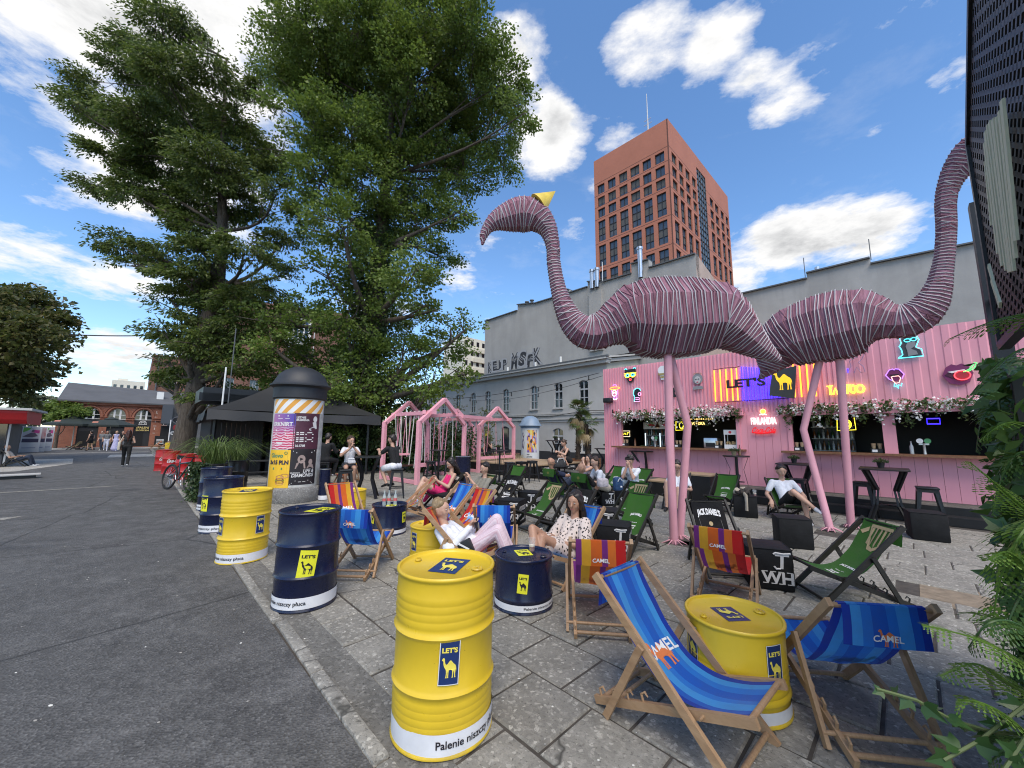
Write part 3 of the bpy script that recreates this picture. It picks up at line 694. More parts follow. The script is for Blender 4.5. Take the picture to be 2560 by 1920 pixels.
for a, z in ((3.0,1.55),(3.9,1.6)): disc(mm, fa, a, z, .28, .2, .012, 1); disc(mm, fa, a, z, .1, .08, .016, 3)
mm.tube([fa(3.1,3.75,.02),fa(3.5,3.95,.02),fa(3.9,3.75,.02),fa(4.4,3.9,.02)], .035, 5, 3)
mm.box(fa(3.5,4.15,.03), (.2,.2,.16), 2)
mm.build('mural', [mat('mural_grey', (.25,.25,.26), .8), M_whitewood, mat('mural_red', (.45,.05,.05), .7), mat('spray_black', (.03,.03,.035), .7)], an, smooth=None)
m = MB(); m.add([fa(4.1,4.15,.02),fa(4.9,4.15,.02),fa(4.9,4.6,.02),fa(4.1,4.6,.02)], [(0,1,2,3)], 0); [m.bar(fa(4.25+k*.14,4.24,.03), fa(4.33+k*.14,4.5,.03), .05, .02, 1) for k in range(4)]
m.build('sign_board', [M_whitewood, mat('sign_red', (.6,.03,.05), .5)], an, smooth=None)
# ---- tall brick factory behind the trees
bf = thing('brick_factory', 'tall weathered brick factory behind the big trees and the black canopy', 'building', P(74,1,0))
O5 = Vector(P(74,1,0)); bP = lambda u, v, z: Vector(P(u, v, z))-O5
fb = lambda a, z, off: bP(74-off, a, z)
bh = [(a, a+1.3, z, z+2.3) for a in (2.2,5.6,9.0,12.4,15.8,19.2,22.6) for z in (2.6,7.9,12.4) if z < 12 or a > 9]
mb = MB(); facade(mb, [.6,27], [0,12.6], [h for h in bh if h[3] < 12.6], fb, .3)
mb.add([fb(8,12.6,0),fb(27,12.6,0),fb(27,24.6,0),fb(12.4,23.4,0),fb(8,21,0)], [(0,1,2,3,4)]); mb.add([bP(74,.6,0),bP(95,.6,0),bP(95,.6,12.6),bP(74,.6,12.6)], [(3,2,1,0)]); mb.add([bP(74,8,12.6),bP(90,8,12.6),bP(90,8,21),bP(74,8,21)], [(3,2,1,0)])
mb.build('wall', M_brick2, bf, smooth=None)
mb = MB()
for z in (7.0,6.5,12.5,11.7): mb.bar(fb(.6,z,.08), fb(27,z,.08), .25, .16)
mb.build('cornice', M_brick2, bf, smooth=None)
m = MB(); m.add([(0,0,0),(1.3,0,0),(1.3,0,2.3),(0,0,2.3)], [(0,1,2,3)], 1)
for x in (.05,.45,.85,1.25): m.box((x,-.04,1.15), (.06,.06,2.3))
for z in (.05,.8,1.5,2.25): m.box((.65,-.04,z), (1.3,.06,.06))
fm = m.mesh('window', [M_frame, M_glass], None)
for h in bh:
    if h[3] < 12.6: ob('window', fm, bf, fb(h[0],h[2],-.25), (0,0,GR-pi/2))
m = MB(); m.box((0,0,0), (1.4,4.0,4.6)); 
for k in (-1.2,-.4,.4,1.2): m.box((-.72,k,0), (.06,.5,3.8), 1)
o = m.build('bay_window', [M_whitewood, M_glass], bf, smooth=None); o.location = bP(73.6,18.6,19.4); o.rotation_euler = (0,0,GR)
for a in (1.3,17.5,21.4):
    m = MB(); m.tube([fb(a,0,.15), fb(a,12.3 if a < 5 else 20,.15)], .09, 6); m.build('downpipe', M_zinc if a < 5 else M_whitewood, bf)
# ---- far white apartment blocks
for loc, w, h, lab in ((P(150,-2.8), 6.4, 15.3, 'far white apartment block tinted as sunlit behind the brick hall roof'), (P(75,57), 8.5, 24.5, 'far white apartment block between the big tree and the grey firewall')):
    t = thing('apartment_block', lab, 'building', loc, GR)
    m = MB(); m.box((0,0,h/2), (8,w,h)); m.box((0,w*.2,h+.4), (3,w*.3,.8)); m.build('wall', mat('pale_render', (.66,.62,.52) if w < 7 else (.62,.63,.64), .9, var=.06, vscale=.5), t, smooth=None)  # the yellow of sunlight is put into the white render colour
    wm = MB(); wm.box((0,0,0), (.1,w*.09,1.1)); wme = wm.mesh('window', M_glass, None)
    for i in range(5):
        for j in range(int(h/2.4)): ob('window', wme, t, (-4.0, -w*.4+i*w*.2, 1.6+j*2.4))
    for j in range(4):
        m = MB(); m.box((-4.3,-w*.1,h-2.9-j*2.4), (.6,w*.55,.9)); m.build('balcony', mat('balcony_cream', (.6,.55,.45), .8), t, smooth=None)
# ================================================================== PINK BAR
WV = 12.4
BO = Vector(P(0,WV,0))
def wP(u, z, off=0.0): return P(u, WV-off, z)
def wL(u, z, off=0.0): return Vector(wP(u, z, off))-BO
def pinkpaint(g, b, tc):
    o = tc.outputs['Object']
    c = g.ramp(g.noise(o, .8, 5, .6, .3), [(.3, (.70,.285,.345)), (.7, (.78,.345,.405))])
    st = g('ShaderNodeMapping', {'Vector': o, 'Scale': (4,4,.5)})
    c = g.mix(g.m('MULTIPLY', g.ramp(g.noise(st, 2.0, 5, .7), [(.5, (0,0,0)), (.85, (1,1,1))]), .35), c, (.50,.20,.24))
    c = g.mix(g.ramp(g.noise(o, 26, 3, .6), [(.70, (0,0,0)), (.74, (.5,)*3)]), c, (.30,.14,.15))
    g.put(b, 'Base Color', c); g.put(b, 'Roughness', .5)
M_pink = M_('pink_cladding', pinkpaint)
bar = thing('container_bar', 'long pink corrugated container bar with two serving hatches and neon signs', 'bar', BO)
W1_, W2_ = (3.44,7.27,1.31,2.22), (-1.6,2.28,1.31,2.17)
def cladding(u0, u1, z0, z1, pitch, dep, vis=True):
    m = MB(); n = max(1, round((u1-u0)/pitch)); p = (u1-u0)/n; prof = []
    for i in range(n):
        a = u0+i*p; prof += [(a, 0), (a+p*.42, 0), (a+p*.5, -dep), (a+p*.92, -dep)]
    prof.append((u1, 0))
    for (a, d), (b, e) in zip(prof, prof[1:]):
        m.add([wL(a,z0,d), wL(b,z0,e), wL(b,z1,e), wL(a,z1,d)], [(1,0,3,2)])
    m.build('cladding_panel', M_pink, bar, smooth=None)
def boards(u0, u1, z0, z1, pitch=.205):
    n = max(1, round((u1-u0)/pitch)); p = (u1-u0)/n; me = None
    for i in range(n):
        if me is None:
            m = MB(); m.bev((0,0,(z1-z0)/2), (p-.004,.03,z1-z0), .003); me = m.mesh('board', M_pink, None)
        ob('board', me, bar, wL(u0+(i+.5)*p, z0, -.015+R.uniform(-.002,.002)), (0,0,GR))
# left container: fine corrugation above and beside the hatch; right: boards
cladding(4.3, 7.9, 2.33, 4.12, .105, .028); cladding(1.0, 4.3, 2.33, 4.12, .105, .028)
cladding(-4.2, 1.0, 2.33, 4.1, .25, .012)
cladding(7.27, 7.9, .3, 2.33, .105, .028)
boards(3.44, 7.27, .3, 1.24); boards(2.28, 3.44, .3, 2.33, .19); boards(-1.6, 2.28, .3, 1.24); boards(-4.2, -1.6, .3, 2.33)
m = MB()
m.bar(wL(3.3,2.30,.06), wL(7.42,2.30,.06), .17, .10); m.bar(wL(-1.75,2.28,.06), wL(2.42,2.28,.06), .17, .14)
for u, z1 in ((7.24,2.22),(3.47,2.22),(5.5,2.22),(2.25,2.17),(.37,2.17),(-1.57,2.17)): m.bar(wL(u,1.28,-.03), wL(u,z1+.06,-.03), .10 if u not in (5.5,.37) else .22, .12, up=(VX,VY,0))
m.build('hatch_frame', M_pink, bar, smooth=None)
m = MB()
for a, b in ((3.3,7.42),(-1.75,2.42)): m.box(wL((a+b)/2,1.27,.09), (b-a,.52,.05), 0, Matrix.Rotation(GR,3,'Z'))
M_wood = M_('counter_wood', lambda g, b, tc: (g.put(b, 'Base Color', g.ramp(g.noise(g('ShaderNodeMapping', {'Vector': tc.outputs['Object'], 'Scale': (1.2,9,9)}), 3, 5, .6), [(.3, (.13,.055,.025)), (.7, (.24,.11,.05))])), g.put(b, 'Roughness', .45)))
m.build('counter', M_wood, bar, smooth=None)
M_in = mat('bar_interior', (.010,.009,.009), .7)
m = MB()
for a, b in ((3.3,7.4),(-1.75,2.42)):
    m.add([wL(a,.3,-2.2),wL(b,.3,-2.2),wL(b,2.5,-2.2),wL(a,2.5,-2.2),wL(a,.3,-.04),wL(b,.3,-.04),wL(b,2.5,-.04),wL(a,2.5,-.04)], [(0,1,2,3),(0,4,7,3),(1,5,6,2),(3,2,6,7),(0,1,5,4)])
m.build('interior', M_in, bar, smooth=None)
m = MB(); m.add([wL(-4.2,.3,-2.4),wL(7.9,.3,-2.4),wL(7.9,4.1,-2.4),wL(-4.2,4.1,-2.4),wL(7.9,.3,-.03),wL(7.9,4.1,-.03),wL(-4.2,4.1,-.03)], [(0,1,2,3),(1,4,5,2),(3,2,5,6)])
m.build('wall', M_pink, bar, smooth=None)
# bar contents
RM = Matrix.Rotation(GR, 3, 'Z')
M_white = mat('white_plastic', (.75,.75,.74), .4); M_blackp = mat('black_plastic', (.008,.008,.009), .45); M_blackm = mat('black_metal', (.008,.008,.009), .42, var=.25, vscale=12, bump=.08, bscale=200)
def barthing(name, label, cat, u, off, z, group=None): return thing(name, label, cat, wP(u, z, off), GR+pi, group)
M_bottles = [mat('bottle_amber', (.16,.06,.015), .12, coat=.5), mat('bottle_green', (.02,.07,.03), .12, coat=.5), mat('bottle_clear', (.35,.37,.38), .1, coat=.5)]
def bottle_mb(r=.035, h=.28):
    m = MB(); m.lathe([(0,0),(r,0),(r,h*.58),(r*.4,h*.78),(r*.36,h*.96),(r*.42,h*.97),(r*.42,h),(0,h)], 10); return m
bme = [bottle_mb().mesh('bottle', x) for x in M_bottles]
def fridge(u, lab, lit):
    t = barthing('drinks_fridge', lab, 'fridge', u, -1.2, .3, 'fridges behind the bar')
    m = MB(); m.box((0,.02,.95), (.62,.5,1.9), 0); m.build('body', M_blackp, t, smooth=None)
    m = MB(); m.box((0,-.27,1.72), (.58,.03,.24), 0); m.build('header', M_white, t, smooth=None)
    m = MB(); m.poly([(-.13,1.70),(.13,1.70),(.15,1.75),(0,1.79),(-.15,1.75)], lambda x, y: (x,-.288,y)); m.build('emblem', mat('sign_red', (.6,.03,.05), .5), t, smooth=None)
    m = MB(); m.box((-.24,-.26,.85), (.025,.02,1.2), 0); m.build('light_strip', neon('cool', (.75,.9,1.0), 1.6 if lit else .3), t, smooth=None)
    for k in range(4):
        m = MB(); m.box((0,-.25,.3+k*.36), (.5,.03,.02)); m.build('shelf', M_frame, t, smooth=None)
        for x in range(5): ob('bottle', bme[(k+x) % 3], t, (-.16+x*.085,-.27,.31+k*.36), (0,0,0), (.8,.8,.8))
    return t
fridge(6.0, 'lit drinks fridge with white header in the left hatch', True)
fridge(6.55, 'unlit drinks fridge standing at the left end of the left hatch', False)
t = barthing('bottle_shelf', 'wide rack of amber and clear bottles in the right hatch', 'shelf', 1.55, -1.5, .3)
m = MB(); m.box((0,.1,.85), (.9,.1,1.75)); m.build('back_panel', mat('shelf_grey', (.06,.065,.07), .5), t, smooth=None)
for k in range(5):
    m = MB(); m.box((0,-.05,.35+k*.32), (.9,.24,.025)); m.build('shelf', M_frame, t, smooth=None)
    for x in range(9): ob('bottle', bme[(k*2+x) % 3], t, (-.4+x*.1,-.05,.363+k*.32), (0,0,0), (1,1,.9))
for x in (-.2,.2): m = MB(); m.lathe([(0,0),(.11,0),(.11,.02),(0,.02)], 16); o = m.build('fan_grille', M_blackm, t); o.location = (x,-.02,1.68); o.rotation_euler = (pi/2,0,0)
t = barthing('popcorn_machine', 'white glazed snack machine standing at the right end of the left hatch counter', 'machine', 3.72, -.22, 1.295)
m = MB(); m.box((0,0,.06), (.34,.3,.12)); m.box((0,0,.48), (.34,.3,.14)); 
for x in (-.155,.155):
    for y in (-.135,.135): m.box((x,y,.27), (.02,.02,.32))
m.build('case', M_white, t, smooth=None)
m = MB(); 
for i in range(40): m.sphere((R.uniform(-.13,.13), R.uniform(-.1,.1), .13+R.uniform(0,.08)), .022, 0, 6, 4)
kind(m.build('popcorn', mat('popcorn', (.5,.36,.18), .8), t), 'stuff')
m = MB(); m.lathe([(0,0),(.04,0)], 12, 0, (0,0,0)); o = m.build('emblem', mat('sign_red', (.6,.03,.05), .5), t); o.location = (0,-.152,.48); o.rotation_euler = (pi/2,0,0)
CUPL = []
def cup_rack(u, off=-.08, lab='black napkin box with straw cups on the bar counter'):
    t = barthing('napkin_box', lab, 'napkin box', u, off, 1.295, 'napkin boxes along the counters')
    m = MB(); m.box((0,0,.05), (.20,.14,.10)); m.build('box', M_blackp, t, smooth=None)
    m = MB(); m.box((-.03,-.072,.05), (.09,.004,.055)); m.build('label', M_white, t, smooth=None)
    m = MB(); m.lathe([(.03,0),(.045,.12),(.04,.12),(.028,.01)], 10, 0, (-.05,.03,.10)); m.lathe([(.03,0),(.045,.12),(.04,.12),(.028,.01)], 10, 0, (.06,.03,.10)); m.build('cup', mat('kraft_paper', (.42,.30,.18), .8), t)
for u, l in ((7.12,'at the left end of the left hatch'),(5.25,'beside the middle post of the left hatch'),(4.05,'beside the snack machine in the left hatch'),(2.1,'at the left end of the right hatch'),(.62,'beside the middle post of the right hatch')):
    cup_rack(u, lab='black napkin box with paper cups '+l)
for u, l in ((6.05,'in front of the lit fridge'),(-.15,'on the counter of the right hatch'),(-1.25,'near the right end of the right hatch')):
    t = barthing('beer_tap', 'beer tap with two round badges '+l, 'beer tap', u, -.15, 1.295, 'beer taps on the bar')
    m = MB(); m.lathe([(.03,0),(.025,.22),(.03,.24)], 10, capt=True); m.bar((-.08,0,.22),(.08,0,.22), .035, .035); m.build('column', M_steel, t)
    for x in (-.06,.06):
        m = MB(); m.lathe([(0,0),(.055,0),(.055,.015),(0,.015)], 16); o = m.build('badge', M_white if x < 0 else mat('badge_green', (.08,.3,.12), .5), t); o.location = (x,-.03,.29); o.rotation_euler = (pi/2,0,0)
for i, (u, h) in enumerate(((6.75,.24),(5.05,.2),(.05,.3))):
    o = ob('bottle', bme[i], None, wP(u, 1.295, -.1)); tag(o, ['amber bottle standing between the napkin box and fridge','green bottle on the counter under the vodka sign','clear bottle on the right hatch counter beside the tap'][i], 'bottle', 'bottles on the bar counter')
t = barthing('coffee_machine', 'small steel coffee machine on the left hatch counter beside the snack machine', 'coffee machine', 4.3, -.3, 1.295)
m = MB(); m.bev((0,0,.16), (.4,.3,.3), .02); m.build('body', M_steel, t); m = MB(); m.box((0,-.16,.1), (.26,.03,.12)); m.build('drip_bay', M_blackp, t, smooth=None)
for u, l in ((6.3,'left hatch'),(1.05,'right hatch')):
    t = barthing('pendant_lamp', 'small dark pendant lamp hanging in the '+l, 'lamp', u, -.9, 1.95)
    m = MB(); m.lathe([(.012,.5),(.012,.14),(.03,.13),(.1,0)], 12); m.build('shade', mat('copper_shade', (.20,.08,.05), .4, metal=.6), t); m = MB(); m.sphere((0,0,.03), .03); m.build('bulb', neon('bulb', (1,.72,.4), 2.0), t)
# ------------------------------------------------------------------ neon and signs on the wall
def sign(name, label, u, z, off=.04, cat='neon sign', group=None):
    t = thing(name, label, cat, wP(u, z, off), GR+pi, group)     # local x to the right of the viewer, z up, -y... out is +y
    return t
# in sign-local space: x = -(u-u0), y out of the wall
def sp(x, z, y=0.0): return (x, -y, z)
def tubeline(m, pts, r=.012, mi=0, y=.02, closed=False): m.tube([sp(x,z,y) for x, z in pts], r, 5, mi, closed=closed)
def plate(m, pts, mi=0, y=0.0, th=.012): m.prism(pts, lambda x, z, k: sp(x, z, y+th*k), mi)
def ell(cx, cz, a, b, n=18, a0=0, a1=2*pi): return [(cx+a*math.cos(a0+(a1-a0)*i/n), cz+b*math.sin(a0+(a1-a0)*i/n)) for i in range(n)]
N_y, N_c, N_r, N_o, N_b, N_p, N_w, N_g = neon('yellow',(1,.85,.05)), neon('cyan',(.1,.85,1),2.2), neon('red',(1,.06,.08)), neon('orange',(1,.36,.03),2.7), neon('blue',(.035,.02,1),4.5), neon('pink',(1,.35,.75),2.0), neon('white',(1,.96,.92),1.7), neon('green',(.1,1,.2),1.6)
N_v = neon('violet',(.45,.2,.95),1.8)
t = sign('bear_sign', 'neon bear face in cyan glasses high at the wall left end', 6.77, 3.76)
m = MB(); plate(m, [(-.22,.10),(-.20,.2),(-.24,.24),(-.17,.28),(-.1,.23),(.1,.23),(.17,.28),(.24,.24),(.2,.2),(.22,.10),(.14,-.12),(.05,-.24),(-.05,-.24),(-.14,-.12)]); m.build('plate', M_blackp, t, smooth=None)
m = MB(); tubeline(m, [(-.23,.09),(.23,.09)]); tubeline(m, ell(-.105,.02,.10,.08), closed=True); tubeline(m, ell(.105,.02,.10,.08), closed=True); m.build('glasses_tube', N_y, t)
for s_ in (-1,1): m = MB(); tubeline(m, ell(s_*.105,.02,.05,.045), closed=True); m.build('eye_tube', N_c, t); m = MB(); tubeline(m, ell(s_*.17,.22,.05,.04,10,0,pi)); m.build('ear_tube', N_c, t)
m = MB(); tubeline(m, ell(0,-.14,.035,.035), closed=True); m.build('nose_tube', N_r, t)
t = sign('astronaut_sign', 'small neon skull with a yellow hat ring above the wall speaker', 7.4, 3.2)
m = MB(); tubeline(m, ell(0,.16,.2,.045), closed=True); m.build('hat_tube', N_o, t)
m = MB(); tubeline(m, ell(0,.23,.08,.06,8,0,pi)); tubeline(m, [(-.13,.1),(-.08,-.1)]); tubeline(m, [(.13,.1),(.08,-.1)]); tubeline(m, ell(.02,-.16,.06,.06), closed=True); m.build('violet_tube', N_v, t)
m = MB(); tubeline(m, ell(-.02,-.02,.09,.11), closed=True); tubeline(m, ell(-.05,0,.025,.02), closed=True); tubeline(m, ell(.03,0,.025,.02), closed=True); tubeline(m, [(-.07,-.2),(-.04,-.26),(.06,-.26),(.09,-.2)]); m.build('white_tube', N_w, t)
t = sign('profile_sign', 'neon profile of a dark haired girl with a pink bubble', 6.53, 3.05)
m = MB(); plate(m, [(-.1,-.22),(-.08,-.08),(-.13,.05),(-.1,.18),(0,.23),(.1,.2),(.12,.08),(.08,-.06),(.1,-.22)]); m.build('plate', M_blackp, t, smooth=None)
m = MB(); tubeline(m, [(-.12,-.22),(-.09,-.07),(-.14,.05),(-.11,.19),(0,.245),(.1,.215),(.13,.15)]); m.build('outline_tube', N_c, t)
m = MB(); tubeline(m, ell(.09,.03,.05,.05), closed=True); tubeline(m, [(-.1,-.22),(.1,-.22),(.07,-.09),(-.06,-.09)]); tubeline(m, [(-.06,-.15),(.06,-.15)]); m.build('bubble_tube', N_p, t)
t = sign('helmet_sign', 'white and gold helmet sign half hidden behind the flamingo leg', 5.6, 3.72)
m = MB(); plate(m, ell(0,.1,.16,.15)); plate(m, [(-.1,-.02),(.1,-.02),(.06,-.22),(-.06,-.22)]); m.build('plate', M_white, t, smooth=None); m = MB(); plate(m, [(-.16,.0),(.16,.0),(.13,-.07),(-.13,-.07)], y=.013); plate(m, [(-.1,-.1),(.1,-.1),(.07,-.16),(-.07,-.16)], y=.013); m.build('visor', mat('dull_gold', (.35,.26,.1), .5), t, smooth=None)
t = sign('chess_sign', 'small black horse head sign beside the bent flamingo leg', 5.3, 3.05)
m = MB(); plate(m, [(-.1,-.15),(.12,-.15),(.1,-.09),(.07,-.02),(.1,.08),(.05,.16),(-.02,.14),(-.08,.08),(-.1,.02),(-.03,.03),(-.07,-.08)]); m.build('plate', M_blackp, t, smooth=None)
t = sign('portrait_sign', 'grey printed bust of a curly haired woman with red lips', 4.5, 3.34)
m = MB(); plate(m, ell(0,.08,.15,.17)); plate(m, [(-.16,-.25),(.16,-.25),(.13,-.15),(-.13,-.15)]); m.build('plate', mat('print_grey', (.25,.25,.26), .7), t, smooth=None)
m = MB(); plate(m, ell(0,.04,.09,.12), y=.013); m.build('face', mat('print_light', (.5,.49,.48), .7), t, smooth=None)
m = MB(); 
for x in (-.04,.04): plate(m, ell(x,.07,.025,.012), y=.027)
m.build('eye', M_blackp, t, smooth=None)
m = MB(); plate(m, ell(0,-.025,.03,.015), y=.027); m.build('lips', mat('lip_red', (.55,.04,.08), .5), t, smooth=None)
m = MB(); tubeline(m, ell(0,.22,.13,.04,10,0,pi), .008); m.build('ring', mat('dull_gold', (.35,.26,.1), .5), t)
# wide neon sign with orange and blue tubes, letters and camel board
t = sign('camel_neon_sign', 'wide neon wall sign with orange and blue tubes and a camel board', 2.8, 3.14, .05)
X = lambda u: 2.8-u
for u in (4.0,3.84,3.68,3.53,3.40,2.06,1.92,1.77,1.62): m = MB(); tubeline(m, [(X(u),-.46),(X(u)+.01,.48)], .018, y=.05); m.build('orange_tube', N_o, t)
for i in range(19): u = 3.27-i*.063; m = MB(); tubeline(m, [(X(u),-.48+i*.003),(X(u)+.01,.5-i*.012 if i < 15 else -.35)], .016, y=.04); m.build('blue_tube', N_b, t)
m = MB(); tubeline(m, [(X(4.02),.5),(X(3.7),.52),(X(3.4),.5),(X(3.3),.53)], .01, y=.03); tubeline(m, [(X(4.02),-.48),(X(3.6),-.49),(X(3.3),-.48),(X(2.2),-.47)], .01, y=.03); m.build('cable', M_blackp, t)
m = MB(); put_text(m, 'LET\'S', .98, .25, lambda x, y, z: sp(X(3.17)+x, -.10+y, .10+z*.2), 0, bold=.035, ext=.08); m.build('letters', mat('letter_black', (.025,.012,.02), .6), t, smooth=None)
m = MB(); plate(m, [(X(2.62),-.38),(X(2.50),.30),(X(2.40),.28),(X(1.96),.36),(X(2.06),-.50)], y=.11, th=.02); m.build('camel_board', mat('board_black', (.045,.045,.047), .28), t, smooth=None)
m = MB(); m.poly(CAMEL, lambda x, y: sp(X(2.50)+.02+x*.40, -.25+y*.5, .135), flip=True); m.build('camel', mat('camel_yellow', (.85,.48,.02), .5, emit=(.9,.5,.02), estr=.35), t, smooth=None)
t = sign('tattoo_sign', 'yellow neon tattoo lettering above the right hatch', 1.05, 2.70, .04)
m = MB()
for k, (ch, x, w) in enumerate((('T',-.29,.13),('A',-.19,.13),('T',-.07,.13),('T',.03,.15),('o',.14,.13),('O',.27,.16))):
    for d in (0, .028):
        if ch == 'T': tubeline(m, [(x-w/2+d,.22-d),(x+w/2-d,.22-d)], .009); tubeline(m, [(x+d-.014,.2),(x+d-.014,.0)], .009)
        elif ch == 'A': tubeline(m, [(x-w/2+d,.0),(x,.17-d),(x+w/2-d,.0)], .009)
        else: tubeline(m, ell(x,.11,w/2-d,.10-d), .009, closed=True)
m.build('letter_tube', N_y, t)
t = sign('tongue_sign', 'violet neon lips with a dripping tongue above the right hatch', .17, 3.0)
m = MB(); plate(m, [(-.14,.08),(-.08,.19),(-.02,.21),(0,.18),(.02,.21),(.08,.19),(.14,.08),(.09,-.03),(.04,-.06),(-.06,-.06),(-.1,0)]); m.build('plate', mat('lip_plum', (.18,.02,.10), .5), t, smooth=None)
m = MB(); tubeline(m, [(-.15,.08),(-.08,.2),(-.02,.215),(0,.19),(.02,.215),(.08,.2),(.15,.08),(.11,-.02)], .010); tubeline(m, [(-.15,.08),(-.1,-.01),(-.05,-.05)], .010); m.build('lip_tube', N_v, t)
m = MB(); plate(m, [(-.08,.09),(.08,.09),(.05,.05),(-.05,.05)], y=.013); m.build('mouth', M_blackp, t, smooth=None)
m = MB(); tubeline(m, [(-.06,.04),(-.04,-.06),(0,-.12),(.06,-.1),(.09,0),(.06,.05),(-.05,.045)], .009); m.build('tongue_tube', neon('peach',(1,.55,.5),1.6), t)
m = MB(); tubeline(m, [(-.02,-.12),(-.03,-.19),(0,-.2),(.01,-.15),(.03,-.24),(.05,-.15),(.08,-.19),(.1,-.12)], .010); m.build('drip_tube', N_c, t)
t = sign('bust_sign', 'classical bust print in cyan neon glasses and outline', -.12, 3.7)
m = MB(); plate(m, [(-.18,-.25),(-.1,-.17),(-.12,-.06),(-.14,.02),(-.1,.08),(-.12,.2),(.1,.28),(.14,.12),(.08,-.04),(.16,-.1),(.18,-.24)]); m.build('plate', mat('print_dark', (.05,.05,.055), .6), t, smooth=None)
m = MB(); plate(m, [(-.04,-.22),(.12,-.2),(.1,-.12),(.02,-.06),(.1,.0),(.1,.1),(-.02,.1),(-.06,0),(-.04,-.1)], y=.013); m.build('face', mat('print_grey', (.25,.25,.26), .7), t, smooth=None)
m = MB(); tubeline(m, [(-.2,-.25),(-.12,-.18),(-.13,-.06),(-.16,.02),(-.12,.09),(-.14,.21),(.1,.3),(.16,.13),(.1,-.03),(.18,-.09),(.2,-.25),(-.2,-.25)], .010); tubeline(m, ell(-.02,.14,.05,.035), .008, closed=True); tubeline(m, ell(.08,.15,.045,.035), .008, closed=True); m.build('outline_tube', N_c, t)
t = sign('cherry_sign', 'large plum lips biting a red neon cherry', -.77, 2.98)
m = MB(); plate(m, [(-.22,.0),(-.16,.17),(-.07,.235),(0,.2),(.07,.235),(.16,.17),(.22,.02),(.15,-.17),(.02,-.22),(-.13,-.17)]); m.build('plate', mat('lip_plum', (.18,.02,.10), .5), t, smooth=None)
m = MB(); plate(m, [(-.18,.01),(-.1,.08),(.1,.1),(.16,.03),(.1,-.09),(-.06,-.08)], y=.013); m.build('mouth', mat('mouth_dark', (.06,.008,.03), .5), t, smooth=None)
m = MB(); plate(m, [(-.14,.075),(.1,.105),(.12,.07),(0,.06),(-.08,.04)], y=.026); m.build('teeth', M_white, t, smooth=None)
m = MB(); plate(m, ell(.06,-.02,.1,.085), y=.026); m.build('cherry', mat('cherry', (.45,.01,.02), .3), t, smooth=None)
m = MB(); tubeline(m, ell(.06,-.02,.11,.095), .010, closed=True, y=.045); m.build('cherry_tube', N_r, t)
m = MB(); tubeline(m, [(.08,.05),(.16,.09),(.22,.17),(.25,.23),(.28,.22),(.24,.12),(.16,.06),(.08,.05)], .009, y=.045); m.build('stem_tube', N_g, t)
t = sign('unlit_sign', 'unlit outline neon of a jumping animal under the flamingo tail', .8, 3.42)
m = MB(); tubeline(m, [(-.18,-.2),(-.1,-.05),(-.12,.08),(0,.15),(.1,.24),(.17,.26),(.12,.12),(.04,.02),(.12,-.08),(.14,-.22),(.06,-.22),(0,-.08),(-.06,-.22)], .009); m.build('tube', mat('unlit_tube', (.34,.22,.36), .3), t)
m = MB(); tubeline(m, [(-.17,-.2),(-.17,-.1)], .012); m.build('lit_tube', N_b, t)
# backlit vodka letters and red script letters
t = sign('vodka_sign', 'backlit white vodka letters under an orange sun', 2.82, 2.08, .04, 'sign')
m = MB(); put_text(m, 'FINLANDIA', .60, .185, lambda x, y, z: sp(x, -.09+y, .03+z*.15), 0, bold=.02, ext=.08); m.build('letters', N_w, t, smooth=None)
m = MB(); plate(m, ell(0,.26,.055,.055)); m.build('sun', neon('sun',(1,.33,.05),2.4), t, smooth=None); m = MB(); tubeline(m, ell(0,.26,.065,.065), .01, closed=True); m.build('sun_rim', neon('sunrim',(1,.7,.3),1.5), t)
m = MB(); tubeline(m, [(-.09,.17),(-.05,.185),(-.01,.17),(.03,.185),(.08,.17)], .014); m.build('wave', N_w, t)
t = sign('cola_sign', 'red script cola letters beneath the white vodka letters', 2.85, 1.83, .04, 'sign')
m = MB(); put_text(m, 'Coca-Cola', .56, .17, lambda x, y, z: sp(x+y*.25, -.085+y, .03+z*.15), 0, bold=.025, ext=.06, shear=.25); tubeline(m, [(-.27,-.06),(-.1,-.09),(.1,-.08),(.27,-.04)], .02, y=.03); m.build('letters', neon('cola',(.95,.02,.03),.55), t, smooth=None)
t = sign('beer_sign', 'small yellow lettering in a lit frame at the left hatch corner', 7.1, 1.72, -.15)
m = MB(); tubeline(m, [(-.14,-.1),(.14,-.1),(.14,.1),(-.14,.1)], .012, closed=True); m.build('frame_tube', neon('warmwhite',(1,.85,.55),1.4), t); m = MB(); tubeline(m, [(-.1,-.03),(-.07,.03),(-.04,-.03),(-.01,.03)], .008); tubeline(m, [(.03,-.04),(.06,.05),(.10,.03)], .010); m.build('letters', N_y, t, smooth=None)
t = sign('wodka_sign', 'lit WODKA letters hanging inside the left hatch', 4.75, 2.07, -.5)
m = MB(); put_text(m, 'WÓDKA', .42, .12, lambda x, y, z: sp(x, -.06+y, .01), bold=.05); 
for x in np.arange(-.5,.5,.055): m.box(sp(float(x),.13,0), (.03,.01,.04))
m.build('letters', neon('amber',(1,.68,.2),1.7), t, smooth=None)
for u, z, lab in ((5.25,2.0,'yellow neon apple in the left hatch beside the middle post'),(1.15,1.98,'yellow neon frame hanging under the flowers in the right hatch')):
    t = sign('amber_sign', lab, u, z, -.4)
    m = MB(); tubeline(m, ell(.02,0,.08,.11), .01, closed=True); tubeline(m, ell(.02,0,.05,.08,10,-1.5,1.5), .01); tubeline(m, [(-.16,.14),(-.18,-.16),(.18,-.14),(.17,.16)], .008); m.build('tube', N_y, t)
t = sign('blue_sign', 'small blue lit sign inside the right hatch', -.35, 2.03, -.6)
